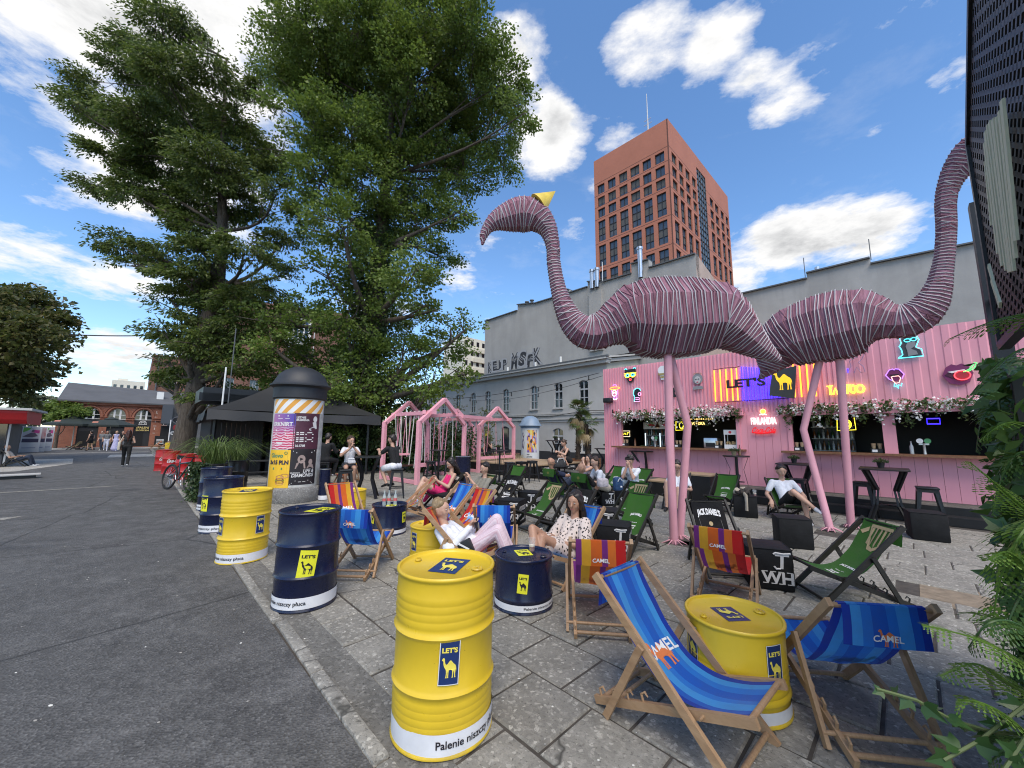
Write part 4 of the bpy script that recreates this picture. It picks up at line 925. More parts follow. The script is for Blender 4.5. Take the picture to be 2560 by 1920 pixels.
m = MB(); tubeline(m, [(-.1,-.06),(.1,-.06),(.1,.06),(-.1,.06)], .014, closed=True); m.build('tube', N_b, t)
t = sign('wall_speaker', 'small black loudspeaker on the left edge of the pink wall', 7.67, 2.93, .1, 'speaker')
m = MB(); m.bev((0,0,0), (.3,.2,.17), .02); m.build('cabinet', M_blackp, t); m = MB(); m.bar((0,-.12,0),(0,.0,0), .05, .05); m.build('bracket', M_blackm, t)
t = sign('wall_bell', 'small round red bell below the wall speaker', 7.5, 2.5, .05, 'bell'); m = MB(); m.sphere((0,.02,0), .05); m.build('dome', mat('bell_dark_red', (.16,.02,.03), .4), t); m = MB(); m.box((0,-.02,.03),(.03,.05,.12)); m.build('bracket', M_blackm, t)
# ------------------------------------------------------------------ leaves helper
def leaf_cloud(name, centers, dirs, sizes, m, parent, asp=.55, droop=0.0, seed=1):
    """one mesh of folded leaf quads; centers Nx3, dirs Nx3 leaf axis"""
    rs = np.random.RandomState(seed); N = len(centers)
    c = np.asarray(centers, float); d = np.asarray(dirs, float); d /= np.linalg.norm(d, axis=1, keepdims=True)+1e-9
    r = rs.normal(size=(N,3)); s = np.cross(d, r); s /= np.linalg.norm(s, axis=1, keepdims=True)+1e-9
    n = np.cross(s, d); L = np.asarray(sizes)[:,None]
    p0 = c-d*L*.5; p2 = c+d*L*.5-n*L*droop; pa = c+s*L*asp*.5+n*L*.10; pb = c-s*L*asp*.5+n*L*.10
    V = np.stack([p0, pa, p2, pb], 1).reshape(-1,3)
    me = bpy.data.meshes.new(name); me.vertices.add(4*N); me.vertices.foreach_set('co', V.ravel())
    me.loops.add(4*N); me.polygons.add(N); me.loops.foreach_set('vertex_index', np.arange(4*N))
    me.polygons.foreach_set('loop_start', np.arange(0, 4*N, 4)); me.polygons.foreach_set('loop_total', np.full(N, 4))
    me.materials.append(m); me.update(); me.validate()
    o = bpy.data.objects.new(name, me); C.objects.link(o); o.parent = parent; return o
def leafmat(name, a, b_, c_, tr=.35, rough=.5):
    def fn(g, b, tc):
        rnd = g('ShaderNodeNewGeometry').outputs['Random Per Island']
        c = g.ramp(rnd, [(0, a), (.55, b_), (1, c_)])
        n = g.noise(tc.outputs['Object'], .45, 3, .6)
        c = g.mix(g.ramp(n, [(.35, (0,0,0)), (.7, (.5,)*3)]), c, tuple(min(1, x*1.35) for x in b_))
        g.put(b, 'Base Color', c); g.put(b, 'Roughness', rough); g.put(b, 'Specular IOR Level', .4)
        t = g('ShaderNodeBsdfTranslucent', {'Color': g.mix(.3, c, (.16,.24,.03))}); mx = g('ShaderNodeMixShader', {0: tr, 1: b, 2: t})
        g.l.new(mx.outputs[0], g.n['Material Output'].inputs[0])
    return M_(name, fn)
L_gar = leafmat('garland_leaf', (.03,.06,.02), (.07,.11,.04), (.14,.17,.07)); L_flow = mat('white_blossom', (.86,.86,.84), .7, tr=.3); L_flowp = mat('pale_pink_blossom', (.75,.62,.62), .7, tr=.3)
def garland(u0, u1, z, seed, lab):
    r = random.Random(seed); t = thing('flower_garland', lab, 'garland', wP((u0+u1)/2, z, .1), GR, 'artificial flower garlands over the hatches')
    lc, ld, ls, fc, fd, fs, pc, pd, ps = [[] for _ in range(9)]
    L = abs(u1-u0)
    n = int(L*17)
    for i in range(n):
        x = -L/2+L*(i+r.random())/n
        hang = r.choice((0,0,0,.12,.25,.42))*r.uniform(.6,1.1)
        white = r.random() < .6
        for k in range(40):
            f = r.random(); p = (x+r.gauss(0,.05), r.gauss(.03,.08), r.gauss(.0,.075)-hang*f)
            (fc if white and r.random() < .75 else lc).append(p)
    for q in lc: ld.append((r.gauss(0,1), r.gauss(-.5,1), r.gauss(-.4,1))); ls.append(r.uniform(.05,.11))
    for q in fc: fd.append((r.gauss(0,1), r.gauss(-.3,1), r.gauss(-.5,1))); fs.append(r.uniform(.04,.08))
    k = len(fc)//14
    leaf_cloud('leaves', lc, ld, ls, L_gar, t, .6, .1, seed); leaf_cloud('blossom', fc[k:], fd[k:], fs[k:], L_flow, t, .9, .1, seed+1); leaf_cloud('blossom', fc[:k], fd[:k], fs[:k], L_flowp, t, .9, .1, seed+2)
garland(3.4, 7.35, 2.38, 11, 'white flower garland hanging over the left hatch'); garland(-1.7, 2.45, 2.36, 12, 'white flower garland hanging over the right hatch')
# ------------------------------------------------------------------ terrace in front of the bar: grey planks, two black steps
ter = thing('bar_terrace', 'grey plank terrace with two black steps along the pink bar', 'terrace', BO)
M_plank = M_('terrace_plank', stone(.10, .2, .08)); M_step = mat('step_black', (.007,.007,.0075), .6, var=.3, vscale=6)
lo = lambda u, v, z: Vector(P(u, v, z))-BO
def planks(u0, u1, v0, v1, z, w, par, m, mbase=None):
    n = round((v1-v0)/w); pm = MB(); pm.bev((0,0,0), (u1-u0,(v1-v0)/n-.008,.03), .003); me = pm.mesh('plank', m, None)
    for i in range(n): ob('plank', me, par, lo((u0+u1)/2, v0+(i+.5)*(v1-v0)/n, z-.015+R.uniform(-.001,.001)), (0,0,GR))
planks(-4.2, 10.2, 11.62, 12.42, .31, .133, ter, M_plank); 
m = MB()
for v0, v1, z0, z1 in ((11.56,11.62,0,.31),(11.26,11.56,0,.15)): m.box(lo(3.0,(v0+v1)/2,(z0+z1)/2-.002), (14.4,v1-v0,z1-z0), 0, RM)
m.build('step', M_step, ter, smooth=None)
planks(-4.2, 10.2, 11.255, 11.56, .165, .15, ter, M_step)
# black stage blocks with wooden tops in front of the terrace
M_ply = M_('plywood', lambda g, b, tc: (g.put(b, 'Base Color', g.ramp(g.noise(g('ShaderNodeMapping', {'Vector': tc.outputs['Object'], 'Scale': (1.5,10,10)}), 3, 5, .6), [(.3, (.27,.185,.11)), (.7, (.40,.29,.18))])), g.put(b, 'Roughness', .7)))
for u, v, w, d, h, lab in ((4.95,11.0,.9,.7,.40,'low black plywood block with wooden top left of the empty green chair'),(4.1,11.0,.8,.75,.66,'tall black plywood block with wooden top behind the empty green chair')):
    t = thing('stage_block', lab, 'block', P(u,v,0), GR, 'black plywood blocks in front of the bar')
    m = MB(); m.box((0,0,h/2-.02), (w,d,h-.04)); m.build('body', M_step, t, smooth=None); m = MB(); m.bev((0,0,h-.02), (w+.02,d+.02,.04), .004); m.build('top', M_ply, t, smooth=None)
# ------------------------------------------------------------------ low stage in front of the grey house
t = stage = thing('low_stage', 'low stage with pale wooden top and black banner front', 'stage', P(10.4,11,0), GR)
m = MB(); m.box((2.0,-1.75,.215), (4.0,3.5,.43)); m.build('body', M_step, t, smooth=None)
for i in range(14):
    m = MB(); m.bev((2.0,-.125-i*.25,.455), (4.05,.244,.05), .004); m.build('plank', M_ply, t, smooth=None)
m = MB(); m.add([(-.006,0,.02),(-.006,-3.5,.02),(-.006,-3.5,.42),(-.006,0,.42)], [(0,1,2,3)]); m.build('banner', mat('banner_black', (.010,.010,.011), .5), t, smooth=None)
m = MB()
for y0 in (-1.0,-2.65):
    put_text(m, "JACK DANIEL'S", .52, .10, lambda x, y, z: (-.012, y0-x, .24+y), bold=.04, arc=.22); put_text(m, 'Tennessee', .42, .075, lambda x, y, z: (-.012, y0+.16-x, .10+y), bold=.03); put_text(m, 'APPLE', .26, .07, lambda x, y, z: (-.012, y0-.36-x, .10+y), bold=.05)
    m.poly(ell(0,.14,.05,.055), lambda x, y: (-.012, y0-.14-x, y)); 
m.build('print', M_white, t, smooth=None)
m = MB(); m.tube([(.2,-3.0,.02),(.2,-2.2,.02)], .02, 5); m.build('trim', M_step, t)
# planter with two palms at the end of the stage
t = thing('palm_planter', 'long brown wooden planter between the stage and the pink wall', 'planter', P(11.1,15.4,0), GR)
m = MB(); m.box((0,0,.25), (.8,1.9,.46))
m.build('box', M_step, t, smooth=None)
for s in (-1,1):
    for k in range(4): m = MB(); m.bev((s*.41,0,.09+k*.135), (.03,1.94,.125), .006); m.build('board', M_wood, t, smooth=None)
for k in range(4): m = MB(); m.bev((0,.97,.09+k*.135), (.8,.03,.125), .006); m.build('board', M_wood, t, smooth=None)
L_palm = leafmat('palm_leaf', (.03,.06,.02), (.06,.10,.03), (.15,.16,.05), .25); L_palmdry = leafmat('palm_dry', (.16,.11,.05), (.26,.19,.09), (.33,.27,.15), .2)
def palm(u, v, h, lean, seed, lab):
    r = random.Random(seed); t = thing('palm_tree', lab, 'palm tree', P(u,v,.45), 0, 'fan palms beside the stage')
    m = MB(); pts = [(lean*z*z*.03, 0, z) for z in np.linspace(0, h, 14)]
    m.tube(pts, [.115+.02*math.sin(i*9) for i in range(14)], 10)
    for i in range(90):
        z = r.uniform(.1,h); a = r.uniform(0,2*pi); c = (lean*z*z*.03+math.cos(a)*.12, math.sin(a)*.12, z); m.tube([c, (c[0]+math.cos(a)*.05, c[1]+math.sin(a)*.05, z+.05)], [.022,.008], 4)
    m.build('trunk', mat('palm_fibre', (.05,.035,.025), .95, var=.4, vscale=25, bump=.8, bscale=60), t)
    top = Vector((lean*h*h*.03,0,h))
    for i in range(24):
        a = r.uniform(0,2*pi); e = r.uniform(-.7,1.25) if i < 19 else r.uniform(-1.3,-.7); dry = e < -.75 or r.random() < .12
        d = Vector((math.cos(a)*math.cos(e), math.sin(a)*math.cos(e), math.sin(e))); L = r.uniform(.35,.6)
        hub = top+d*L; m = MB(); m.tube([top, top+d*L*.6+Vector((0,0,.03)), hub], [.012,.01,.008], 4)
        sx = d.cross(Vector((0,0,1))).normalized() if abs(d.z) < .97 else Vector((1,0,0)); up = sx.cross(d)
        nb = 16
        for k in range(nb):
            q = -1.35+2.7*k/(nb-1); bd = (d*math.cos(q)+sx*math.sin(q)).normalized(); l = r.uniform(.36,.48)*(1-.25*abs(q)/1.35)
            w = sx*math.cos(q)-d*math.sin(q); b0 = hub+bd*l*.5+up*.03; tip = hub+bd*l+Vector((0,0,-.10 if not dry else -.22))
            m.add([hub, b0+w*.022, tip, b0-w*.022], [(0,1,2,3)])
        m.build('frond', L_palmdry if dry else L_palm, t)
palm(11.35, 15.45, 2.35, .5, 4, 'taller fan palm with dead skirt beside the grey house window'); palm(11.0, 15.75, 1.75, -1.0, 6, 'shorter fan palm next to the pink wall')
# ================================================================== TREES
M_bark = M_('bark', lambda g, b, tc: (g.put(b, 'Base Color', g.ramp(g.noise(g('ShaderNodeMapping', {'Vector': tc.outputs['Object'], 'Scale': (7,7,1.0)}), 2.2, 7, .7, .6), [(.30, (.035,.028,.022)), (.55, (.10,.08,.062)), (.75, (.17,.145,.115))])), g.put(b, 'Roughness', .95),
    g.put(b, 'Normal', g('ShaderNodeBump', {'Strength': 1.0, 'Distance': .06, 'Height': g.noise(g('ShaderNodeMapping', {'Vector': tc.outputs['Object'], 'Scale': (8,8,1.1)}), 2.2, 7, .7, .6)}))))
L_loc = leafmat('locust_leaf', (.040,.068,.018), (.088,.128,.030), (.19,.225,.050), .42)
L_map = leafmat('maple_leaf', (.058,.096,.020), (.122,.182,.034), (.235,.30,.065), .46)
L_ivy = leafmat('ivy_leaf', (.018,.040,.014), (.035,.065,.020), (.07,.10,.03), .2)
L_red = leafmat('bronze_leaf', (.035,.050,.018), (.080,.090,.028), (.17,.13,.045), .35)
def limb_path(a, b, r, sag=.0):
    a, b = Vector(a), Vector(b); n = 7; off = Vector((r.gauss(0,1), r.gauss(0,1), r.gauss(0,.4)))*(b-a).length*.07
    return [a.lerp(b, i/(n-1))+off*math.sin(pi*i/(n-1))+Vector((0,0,(b-a).length*sag*math.sin(pi*i/(n-1)))) for i in range(n)]
def tree(name, label, u, v, trunk, blobs, leafm, nl, lsize, asp, seed, cat='tree', r0=.45, spray=60, sprs=.5, droop=.25, flat=.6, group=None, barkm=None, limbs=True, ivy=None):
    """trunk: list of (dx,dy,z,r); blobs: (x,y,z, rx,rz) world-offset crown masses"""
    r = random.Random(seed); rs = np.random.RandomState(seed)
    t = thing(name, label, cat, P(u,v,0), 0, group)
    m = MB(); tp = [Vector(p[:3]) for p in trunk]
    m.tube(tp, [p[3] for p in trunk], 14)
    if trunk[0][3] > .2:                                     # root flare
        for k in range(6):
            a = k*pi/3+.4; q = tp[0]+Vector((math.cos(a), math.sin(a), 0))*trunk[0][3]*.75
            m.tube([q+Vector((math.cos(a)*.18, math.sin(a)*.18, -.05)), q+Vector((0,0,.25)), q*.8+tp[0]*.2+Vector((0,0,.8))], [.20,.16,.06], 6)
    m.build('trunk', barkm or M_bark, t, 60)
    lm = MB(); C_, D_, S_ = [], [], []; tot = sum(b[3]*b[3]*b[4] for b in blobs)
    for bx, by, bz, br, bh in blobs:
        c = Vector((bx,by,bz))
        j = min(range(len(tp)), key=lambda i: abs(tp[i].z-(bz-br*.9-1.0)))
        if limbs:
            p = limb_path(tp[j], c-Vector((0,0,bh*.2)), r); tr = max(.05, trunk[j][3]*.42)
            lm.tube(p, [tr*(1-.78*i/6) for i in range(7)], 7)
            for k in range(5):
                e = c+Vector((r.gauss(0,.5)*br, r.gauss(0,.5)*br, r.gauss(.1,.45)*bh)); q = limb_path(p[r.randint(3,6)], e, r); lm.tube(q, [tr*.26*(1-.8*i/6) for i in range(7)], 5)
        n = max(3, int(round(nl*br*br*bh/tot/spray)))
        g = rs.normal(size=(n,3)); g /= np.linalg.norm(g, axis=1, keepdims=True)
        cen = g*(rs.uniform(.2,1.0,size=(n,1))**.5)*np.array([br,br,bh])*.95+np.array([bx,by,bz])
        out = g*np.array([1,1,.35])+np.array([0,0,-droop]); out /= np.linalg.norm(out, axis=1, keepdims=True)
        for s in range(n):                                        # leafy twig masses: flattened pads with gaps between
            kk = int(spray*rs.uniform(.6,1.4)); rad = sprs*rs.uniform(.65,1.3)
            e = rs.normal(size=(kk,3)); e /= np.linalg.norm(e, axis=1, keepdims=True)+1e-9; e *= rs.uniform(.2,1,size=(kk,1))**.45
            pts = cen[s]+e*np.array([rad,rad,rad*flat])+out[s]*(rs.uniform(-.7,1,size=(kk,1))*rad*.7)
            C_.append(pts); D_.append(out[s]*.9+e*.7+rs.normal(size=(kk,3))*.45+np.array([0,0,-droop*.8])); S_.append(rs.uniform(.6,1.25,size=kk)*lsize)
            if limbs and s % 2 == 0: lm.tube([Vector((bx,by,bz)).lerp(Vector(cen[s]), .35), cen[s]-out[s]*rad*.2, cen[s]+out[s]*rad*.8], [.028,.016,.005], 4)
    if limbs: lm.build('limbs', barkm or M_bark, t, 60)
    leaf_cloud('crown', np.concatenate(C_), np.concatenate(D_), np.concatenate(S_), leafm, t, asp, .12, seed)
    return t
def crown_px(u, v, lst, dz=1.0, seed=0, shr=.92):
    """crown masses listed as seen from the street: (px, py, radius px, flatten), set at random depth about the trunk"""
    r = random.Random(seed); out = []; b = P(u,v)
    for px, py, pr, fl in lst:
        off = r.uniform(-1,1)*dz
        yy = b.y+off
        x = (px-1280)/FOC; y = (py-960)/FOC
        x, y = x*math.cos(ROLL)+y*math.sin(ROLL), -(-x*math.sin(ROLL)+y*math.cos(ROLL))
        d = Vector((x, math.cos(PITCH)-math.sin(PITCH)*y, math.sin(PITCH)+math.cos(PITCH)*y)); k = yy/d.y
        q = Vector((0,0,CAM_H))+d*k
        rr = pr/FOC*k*shr
        out.append((q.x-b.x, q.y-b.y, q.z, rr, rr*fl))
    return out
LT = (24.2,1.75)
loc_px = [(400,60,75,.9),(330,110,70,.7),(470,70,60,.8),(300,170,85,.55),(210,200,60,.5),(420,190,100,.7),(520,170,80,.8),(250,280,95,.5),(180,260,50,.5),(360,300,110,.6),(480,300,110,.7),(590,300,80,.8),(640,240,60,.8),(280,390,90,.45),(400,410,110,.6),(530,420,110,.7),(640,400,80,.8),(240,460,70,.4),(340,480,95,.45),(470,520,100,.6),(590,510,90,.6),(690,480,60,.7),
 (300,610,80,.4),(390,640,85,.4),(500,640,90,.5),(610,620,90,.5),(700,600,60,.6),(330,660,55,.4),(430,740,70,.5),(540,740,80,.55),(640,720,80,.5),(720,680,50,.6),(420,830,70,.5),(520,850,80,.5),(610,820,85,.5),(690,800,60,.6),(480,920,60,.5),(560,930,70,.45),(640,900,60,.5),(500,985,50,.5),(420,900,45,.5),(480,700,85,.7),(540,780,85,.7),(500,860,75,.7),(560,880,70,.7),(600,760,80,.7),(455,800,60,.6),(500,580,80,.7),(600,980,55,.5),(680,900,60,.5),(560,1000,50,.5),(700,970,50,.5),(455,940,60,.5),(400,960,40,.5),(520,960,50,.5)]
tb = crown_px(*LT, loc_px, 2.2, 3, .80)
tree('locust_tree', 'tall locust tree with a thick bare grey brown trunk beside the red drums', *LT, [(-.25,0,-.05,.62),(-.2,0,.5,.5),(-.05,0,2,.42),(.15,0,4,.37),(.2,0,6.5,.34),(.5,.2,9,.30),(.5,.1,12,.24),(.2,0,15,.17),(-.1,0,19,.10),(-.3,0,22,.05)], tb, L_loc, 130000, .19, .40, 5, spray=95, sprs=.52, droop=.40, flat=.32)
BT = (18.2,7.6)
map_px = [(800,60,120,.9),(900,60,130,.9),(1000,70,120,.9),(1090,60,110,.9),(1180,80,110,.9),(720,90,80,.8),(700,180,90,.8),(800,190,120,.9),(910,190,130,.9),(1030,190,130,.9),(1150,190,120,.9),(1250,200,90,.9),(1300,280,55,1),(760,310,100,.8),(880,320,120,.9),(1000,320,120,.9),(1120,320,120,.9),(1240,330,90,.9),(700,400,70,.8),(800,440,100,.8),(920,450,110,.9),(1040,440,110,.9),(1160,430,90,.8),(1260,410,50,.8),(760,560,70,.8),(860,560,90,.9),(960,570,90,.9),(1060,560,90,.9),(1150,520,60,.8),(820,680,70,.8),(920,680,90,.9),(1030,680,90,.9),(1110,640,50,.8),
 (700,780,60,.8),(770,790,80,.8),(870,790,90,.9),(980,800,90,.9),(1080,770,60,.8),(730,870,60,.8),(820,890,85,.8),(920,890,90,.9),(1020,890,85,.9),(1110,860,70,.8),(1160,820,50,.8),(800,970,70,.7),(890,980,90,.8),(990,980,90,.8),(1080,960,70,.8),(1160,930,45,.7),(940,1060,80,.7),(670,850,60,.8),(690,930,65,.8),(750,1000,60,.7),(640,790,50,.8),(830,1040,60,.7),(720,1050,45,.7),(1040,1050,60,.7),(860,1060,60,.7)]
tb = crown_px(*BT, map_px, 3.0, 4)
tree('maple_tree', 'huge broad maple with ivy covered trunk behind the swings', *BT, [(0,0,-.05,.7),(0,0,.6,.55),(.05,0,3,.5),(.2,0,7,.42),(.4,.1,11,.33),(.5,.2,15,.24),(.6,.2,19,.14),(.7,.3,22,.07)], tb, L_map, 240000, .14, .80, 8, spray=120, sprs=.54, droop=.15, flat=.62)
r_ = random.Random(5); cc, dd, ss = [], [], []
for i in range(9000):
    z = r_.uniform(.2,12.5); a = r_.uniform(0,2*pi); q = .55+r_.random()**2*.55; cc.append((.02*z+math.cos(a)*q, math.sin(a)*q, z)); dd.append((math.cos(a), math.sin(a), -1)); ss.append(r_.uniform(.09,.17))
leaf_cloud('ivy', cc, dd, ss, L_ivy, bpy.data.objects['maple_tree'], .85, .1, 5)
# low bush under the swings, trees at the far left
def simple_tree(name, label, u, v, h, blobs, lm, nl, ls, seed, r0=.25, cat='tree', limbs=True):
    return tree(name, label, u, v, [(0,0,-.05,r0*1.2),(0,0,h*.3,r0),(.1,0,h*.6,r0*.6),(.1,0,h*.95,r0*.2)], blobs, lm, nl, ls, .7, seed, cat, limbs=limbs)
lt_px = [(20,760,85,.8),(85,790,75,.8),(0,830,100,.9),(65,860,85,.8),(130,850,45,.7),(10,930,90,.8),(80,930,60,.7),(-40,760,90,.9),(-60,880,100,.9),(40,990,50,.6),(120,905,30,.8)]
simple_tree('plum_tree', 'bronze leaved tree at the far left above the red kiosk', 36, -8.2, 9, crown_px(36,-8.2,lt_px,2,2), L_red, 26000, .24, 9)
simple_tree('plane_tree', 'tall tree mostly outside the left edge of the street', 14, -9.5, 12, [(0.2,0,8.3,2.2,1.5),(-1.5,1,9,2,1.5),(-3,0,8,2.2,1.6)], L_map, 9000, .2, 31)
simple_tree('small_tree', 'small green tree in front of the left end of the brick hall', 58.6, -5.6, 4, crown_px(58.6,-5.6,[(170,1020,30,.7),(140,1030,28,.7),(195,1030,20,.6),(160,1042,26,.5)],1.5,2), L_map, 9000, .26, 10, .12)
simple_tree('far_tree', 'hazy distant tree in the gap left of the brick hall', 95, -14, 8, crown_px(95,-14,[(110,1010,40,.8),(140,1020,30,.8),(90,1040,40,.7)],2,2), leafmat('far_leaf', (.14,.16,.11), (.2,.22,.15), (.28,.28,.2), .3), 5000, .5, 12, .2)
bush = []
for i in range(22): bush.append((r_.uniform(-3.4,3.2), r_.uniform(-1,1), r_.uniform(.4,1.9), .8, .6))
simple_tree('bush', 'dense dark shrubbery behind the pink swing frames', 16.8, 8.6, 1.2, bush, L_ivy, 26000, .13, 14, .06, 'bush', limbs=False)
# slender young birches in front of the old grey house
def sapling(u, v, h, seed, lab):
    r = random.Random(seed); t = thing('birch_sapling', lab, 'sapling', P(u,v,0), 0, 'slender saplings in front of the grey house')
    m = MB(); cc, dd, ss = [], [], []
    pts = [(math.sin(z*1.3)*.08, 0, z) for z in np.linspace(0,h,10)]; m.tube(pts, [.03*(1-.8*i/9) for i in range(10)], 6)
    for i in range(34):
        z = r.uniform(.9,h); a = r.uniform(0,2*pi); L = r.uniform(.25,.7); b = (math.sin(z*1.3)*.08, 0, z); e = (b[0]+math.cos(a)*L, math.sin(a)*L, z+r.uniform(-.1,.35)); m.tube([b,e], [.009,.003], 4)
        for k in range(9): f = r.uniform(.25,1.05); cc.append([b[j]+(e[j]-b[j])*f+r.gauss(0,.04) for j in range(3)]); dd.append((r.gauss(0,1), r.gauss(0,1), -1.2)); ss.append(r.uniform(.06,.12))
    m.build('trunk', mat('sapling_bark', (.25,.22,.18), .9), t); leaf_cloud('leaves', cc, dd, ss, leafmat('birch_leaf', (.06,.085,.03), (.12,.14,.05), (.22,.21,.08), .35), t, .7, .1, seed)
sapling(17.9,13.2,4.3,2,'taller sapling in front of the upper windows of the grey house'); sapling(17.2,14.6,3.2,3,'shorter sapling left of the blue capped poster column'); sapling(15.9,13.6,2.6,9,'low sapling seen through the right swing frame')
# pale ornamental grass bed by the stage
def grass(name, base, n, h, spread, m, parent=None, seed=1, lean=.5, w=.008, ell_=(1,1)):
    rs = random.Random(seed); mb = MB()
    for i in range(n):
        a = rs.uniform(0,2*pi); q = spread*math.sqrt(rs.random()); b = Vector(base)+Vector((math.cos(a)*q*ell_[0], math.sin(a)*q*ell_[1], 0)); a2 = a+rs.gauss(0,.7); l = h*rs.uniform(.6,1.15); o = Vector((math.cos(a2), math.sin(a2), 0)); sd = Vector((-o.y,o.x,0))*w; k = lean*rs.uniform(.3,1.4)
        p = [b, b+Vector((0,0,l*.5))+o*l*.18*k, b+Vector((0,0,l*(.82-.1*k)))+o*l*.5*k, b+Vector((0,0,l*(.95-.42*k)))+o*l*.95*k]
        mb.add([p[0]-sd,p[0]+sd,p[1]-sd,p[1]+sd,p[2]-sd*.8,p[2]+sd*.8,p[3]], [(0,1,3,2),(2,3,5,4),(4,5,6)])
    return mb.build(name, m, parent, 60)
M_straw = mat('straw_grass', (.42,.36,.21), .8, var=.3, vscale=5, tr=.3); M_grass = leafmat('sedge_blade', (.05,.085,.02), (.10,.15,.04), (.20,.25,.09), .35)
kind(grass('feather_grass', P(15.6,13.3,0), 1800, .75, 1.9, M_straw, None, 3, .5, .010), 'stuff', 'pale feathery ornamental grass bed behind the right swing frame')
# ================================================================== PINK SWING HOUSES
M_pinkw = mat('pink_swing_paint', (.75,.345,.40), .45, var=.08, vscale=3); M_pinkd = mat('pink_rope', (.62,.27,.33), .8); M_roped = mat('white_rope', (.62,.60,.56), .85); M_brown = mat('brown_plank', (.085,.035,.024), .6, var=.25, vscale=6)
def gable(par, a, b, ze, zp, sill):
    """house-shaped portal between ground points a and b"""
    a, b = Vector((*a,0)), Vector((*b,0)); o = par.location; up = Vector((0,0,1)); c = (a+b)/2
    n = (b-a).cross(up).normalized()
    def part(nm, p, q, w=.13): m = MB(); m.bar(p-o, q-o, w, .13, up=n); m.build(nm, M_pinkw, par, smooth=None)
    for q in (a,b): part('post', q, q+up*ze)
    part('rafter', a+up*(ze-.05), c+up*zp); part('rafter', b+up*(ze-.05), c+up*(zp+.003))
    if sill: part('sill', a+up*sill+ (b-a)*.02, b+up*sill-(b-a)*.02, .12)
    return a, b, c
def swing_house(lab, g1, g2, ropes, seats):
    t = thing('swing_house', lab, 'swing', ((g1[0][0]+g2[1][0])/2, (g1[0][1]+g2[1][1])/2, 0), 0, 'pink house shaped swing frames'); o = t.location; up = Vector((0,0,1))
    A = gable(t, *g1, 2.08, 2.92, .62); B_ = gable(t, *g2, 2.08, 2.92, 0.0)
    for f, z in ((.22,2.44),(.78,2.44)):
        p = A[0].lerp(A[1], f)+up*(z-.05); q = B_[0].lerp(B_[1], f)+up*(z-.05); d = (q-p).normalized()*.25
        m = MB(); m.bar(p-d-o, q+d-o, .11, .13); m.build('beam', M_pinkw, t, smooth=None)
        for k in range(ropes):
            s = p.lerp(q, (k+.6)/(ropes+.2)); l = R.uniform(1.55,2.0); e = s+Vector((R.gauss(0,.09),R.gauss(0,.09),-l))
            m = MB(); m.tube([s-o,e-o], .015, 5); m.tube([s-o+up*.0,s-o+Vector((0,0,.09))], .03, 6); m.build('rope', R.choice((M_pinkd,M_pinkd,M_roped)), t)
    for i, f in enumerate((0,1)):
        m = MB(); m.bar(A[f]+up*.07-o, B_[f]+up*.072-o, .11, .12); m.build('base_beam', M_pinkw, t, smooth=None)
    for x, y, z, w, mt in seats:
        m = MB(); m.bar(Vector((x-w*.35,y-w*.35,z))-o, Vector((x+w*.35,y+w*.35,z))-o, .28, .06); m.build('seat', mt, t, smooth=None)
        for s in (-1,1):
            for k in (-1,1): m = MB(); b0 = Vector((x+s*w*.3,y+s*w*.3,z)); m.tube([b0-o, b0+Vector((k*.1,0,2.35-z))-o], .012, 5); m.build('rope', M_pinkd if k > 0 else M_roped, t)
swing_house('left pair of pink house frames with rope swings between them', ((-3.09,12.93),(-1.87,15.31)), ((-4.76,14.5),(-3.6,16.75)), 8, [(-3.75,14.6,.5,.9,M_brown),(-3.1,15.5,.5,.9,M_brown),(-3.95,14.1,.92,.5,M_pinkw)])
swing_house('right pair of pink house frames in front of the grass bed', ((-1.45,17.23),(.10,19.13)), ((-3.65,19.2),(-2.0,20.3)), 6, [(-1.8,18.9,.55,.9,M_brown),(-2.4,18.4,.5,.9,M_brown)])
m = MB()
for p, q in (((-1.95,15.2,2.36),(-.9,17.6,2.36)),((-3.0,13.2,2.40),(-3.55,16.5,2.40))): m.bar(p, q, .11, .13)
o = m.build('cross_beam', M_pinkw, None, smooth=None); tag(o, 'pink tie beam joining the two swing houses', 'beam'); 
t = thing('bench', 'long dark brown bench seat running behind the swings', 'bench', (-2.2,20.9,0), .35)
m = MB(); m.bev((0,0,.62), (5.6,.45,.07), .01); m.build('seat', M_brown, t, smooth=None)
for x in (-2.5,-.8,.8,2.5): m = MB(); m.box((x,0,.3), (.1,.35,.58)); m.build('leg', M_brown, t, smooth=None)
# ================================================================== POSTER COLUMNS
M_conc = M_('column_concrete', stone(.20,.05,.04)); M_capblk = mat('cap_black', (.022,.024,.028), .55, var=.2, vscale=3, bump=.15, bscale=40)
def cylmap(r, a0, off=0.0, z0=0.0): return lambda x, y, z=0.0: ((r+off+z)*math.sin(a0+x/r)*1.0, -(r+off+z)*math.cos(a0+x/r), z0+y)
def poster(par, r, a0, w, z0, h, m, name='poster', n=10, k=0, off=.004):
    mb = MB(); f = cylmap(r, a0, off); mb.grid(n, 6, lambda u, v: f((u-.5)*w, z0+v*h)); return mb.build(name, m, par)
def uvm(name, fn, rough=.45):
    def f(g, b, tc):
        s = g('ShaderNodeSeparateXYZ', {0: tc.outputs['UV']}); g.put(b, 'Base Color', fn(g, s.outputs[0], s.outputs[1], tc.outputs['UV'])); g.put(b, 'Roughness', rough)
    return M_(name, f)
def stripes(g, x, y, uv):
    f = g.m('FRACT', g.m('MULTIPLY', g.m('ADD', x, g.m('MULTIPLY', y, -.22)), 5.0)); return g.ramp(f, [(0, (.70,.33,.05)), (.5, (.74,.73,.70))], 'CONSTANT')
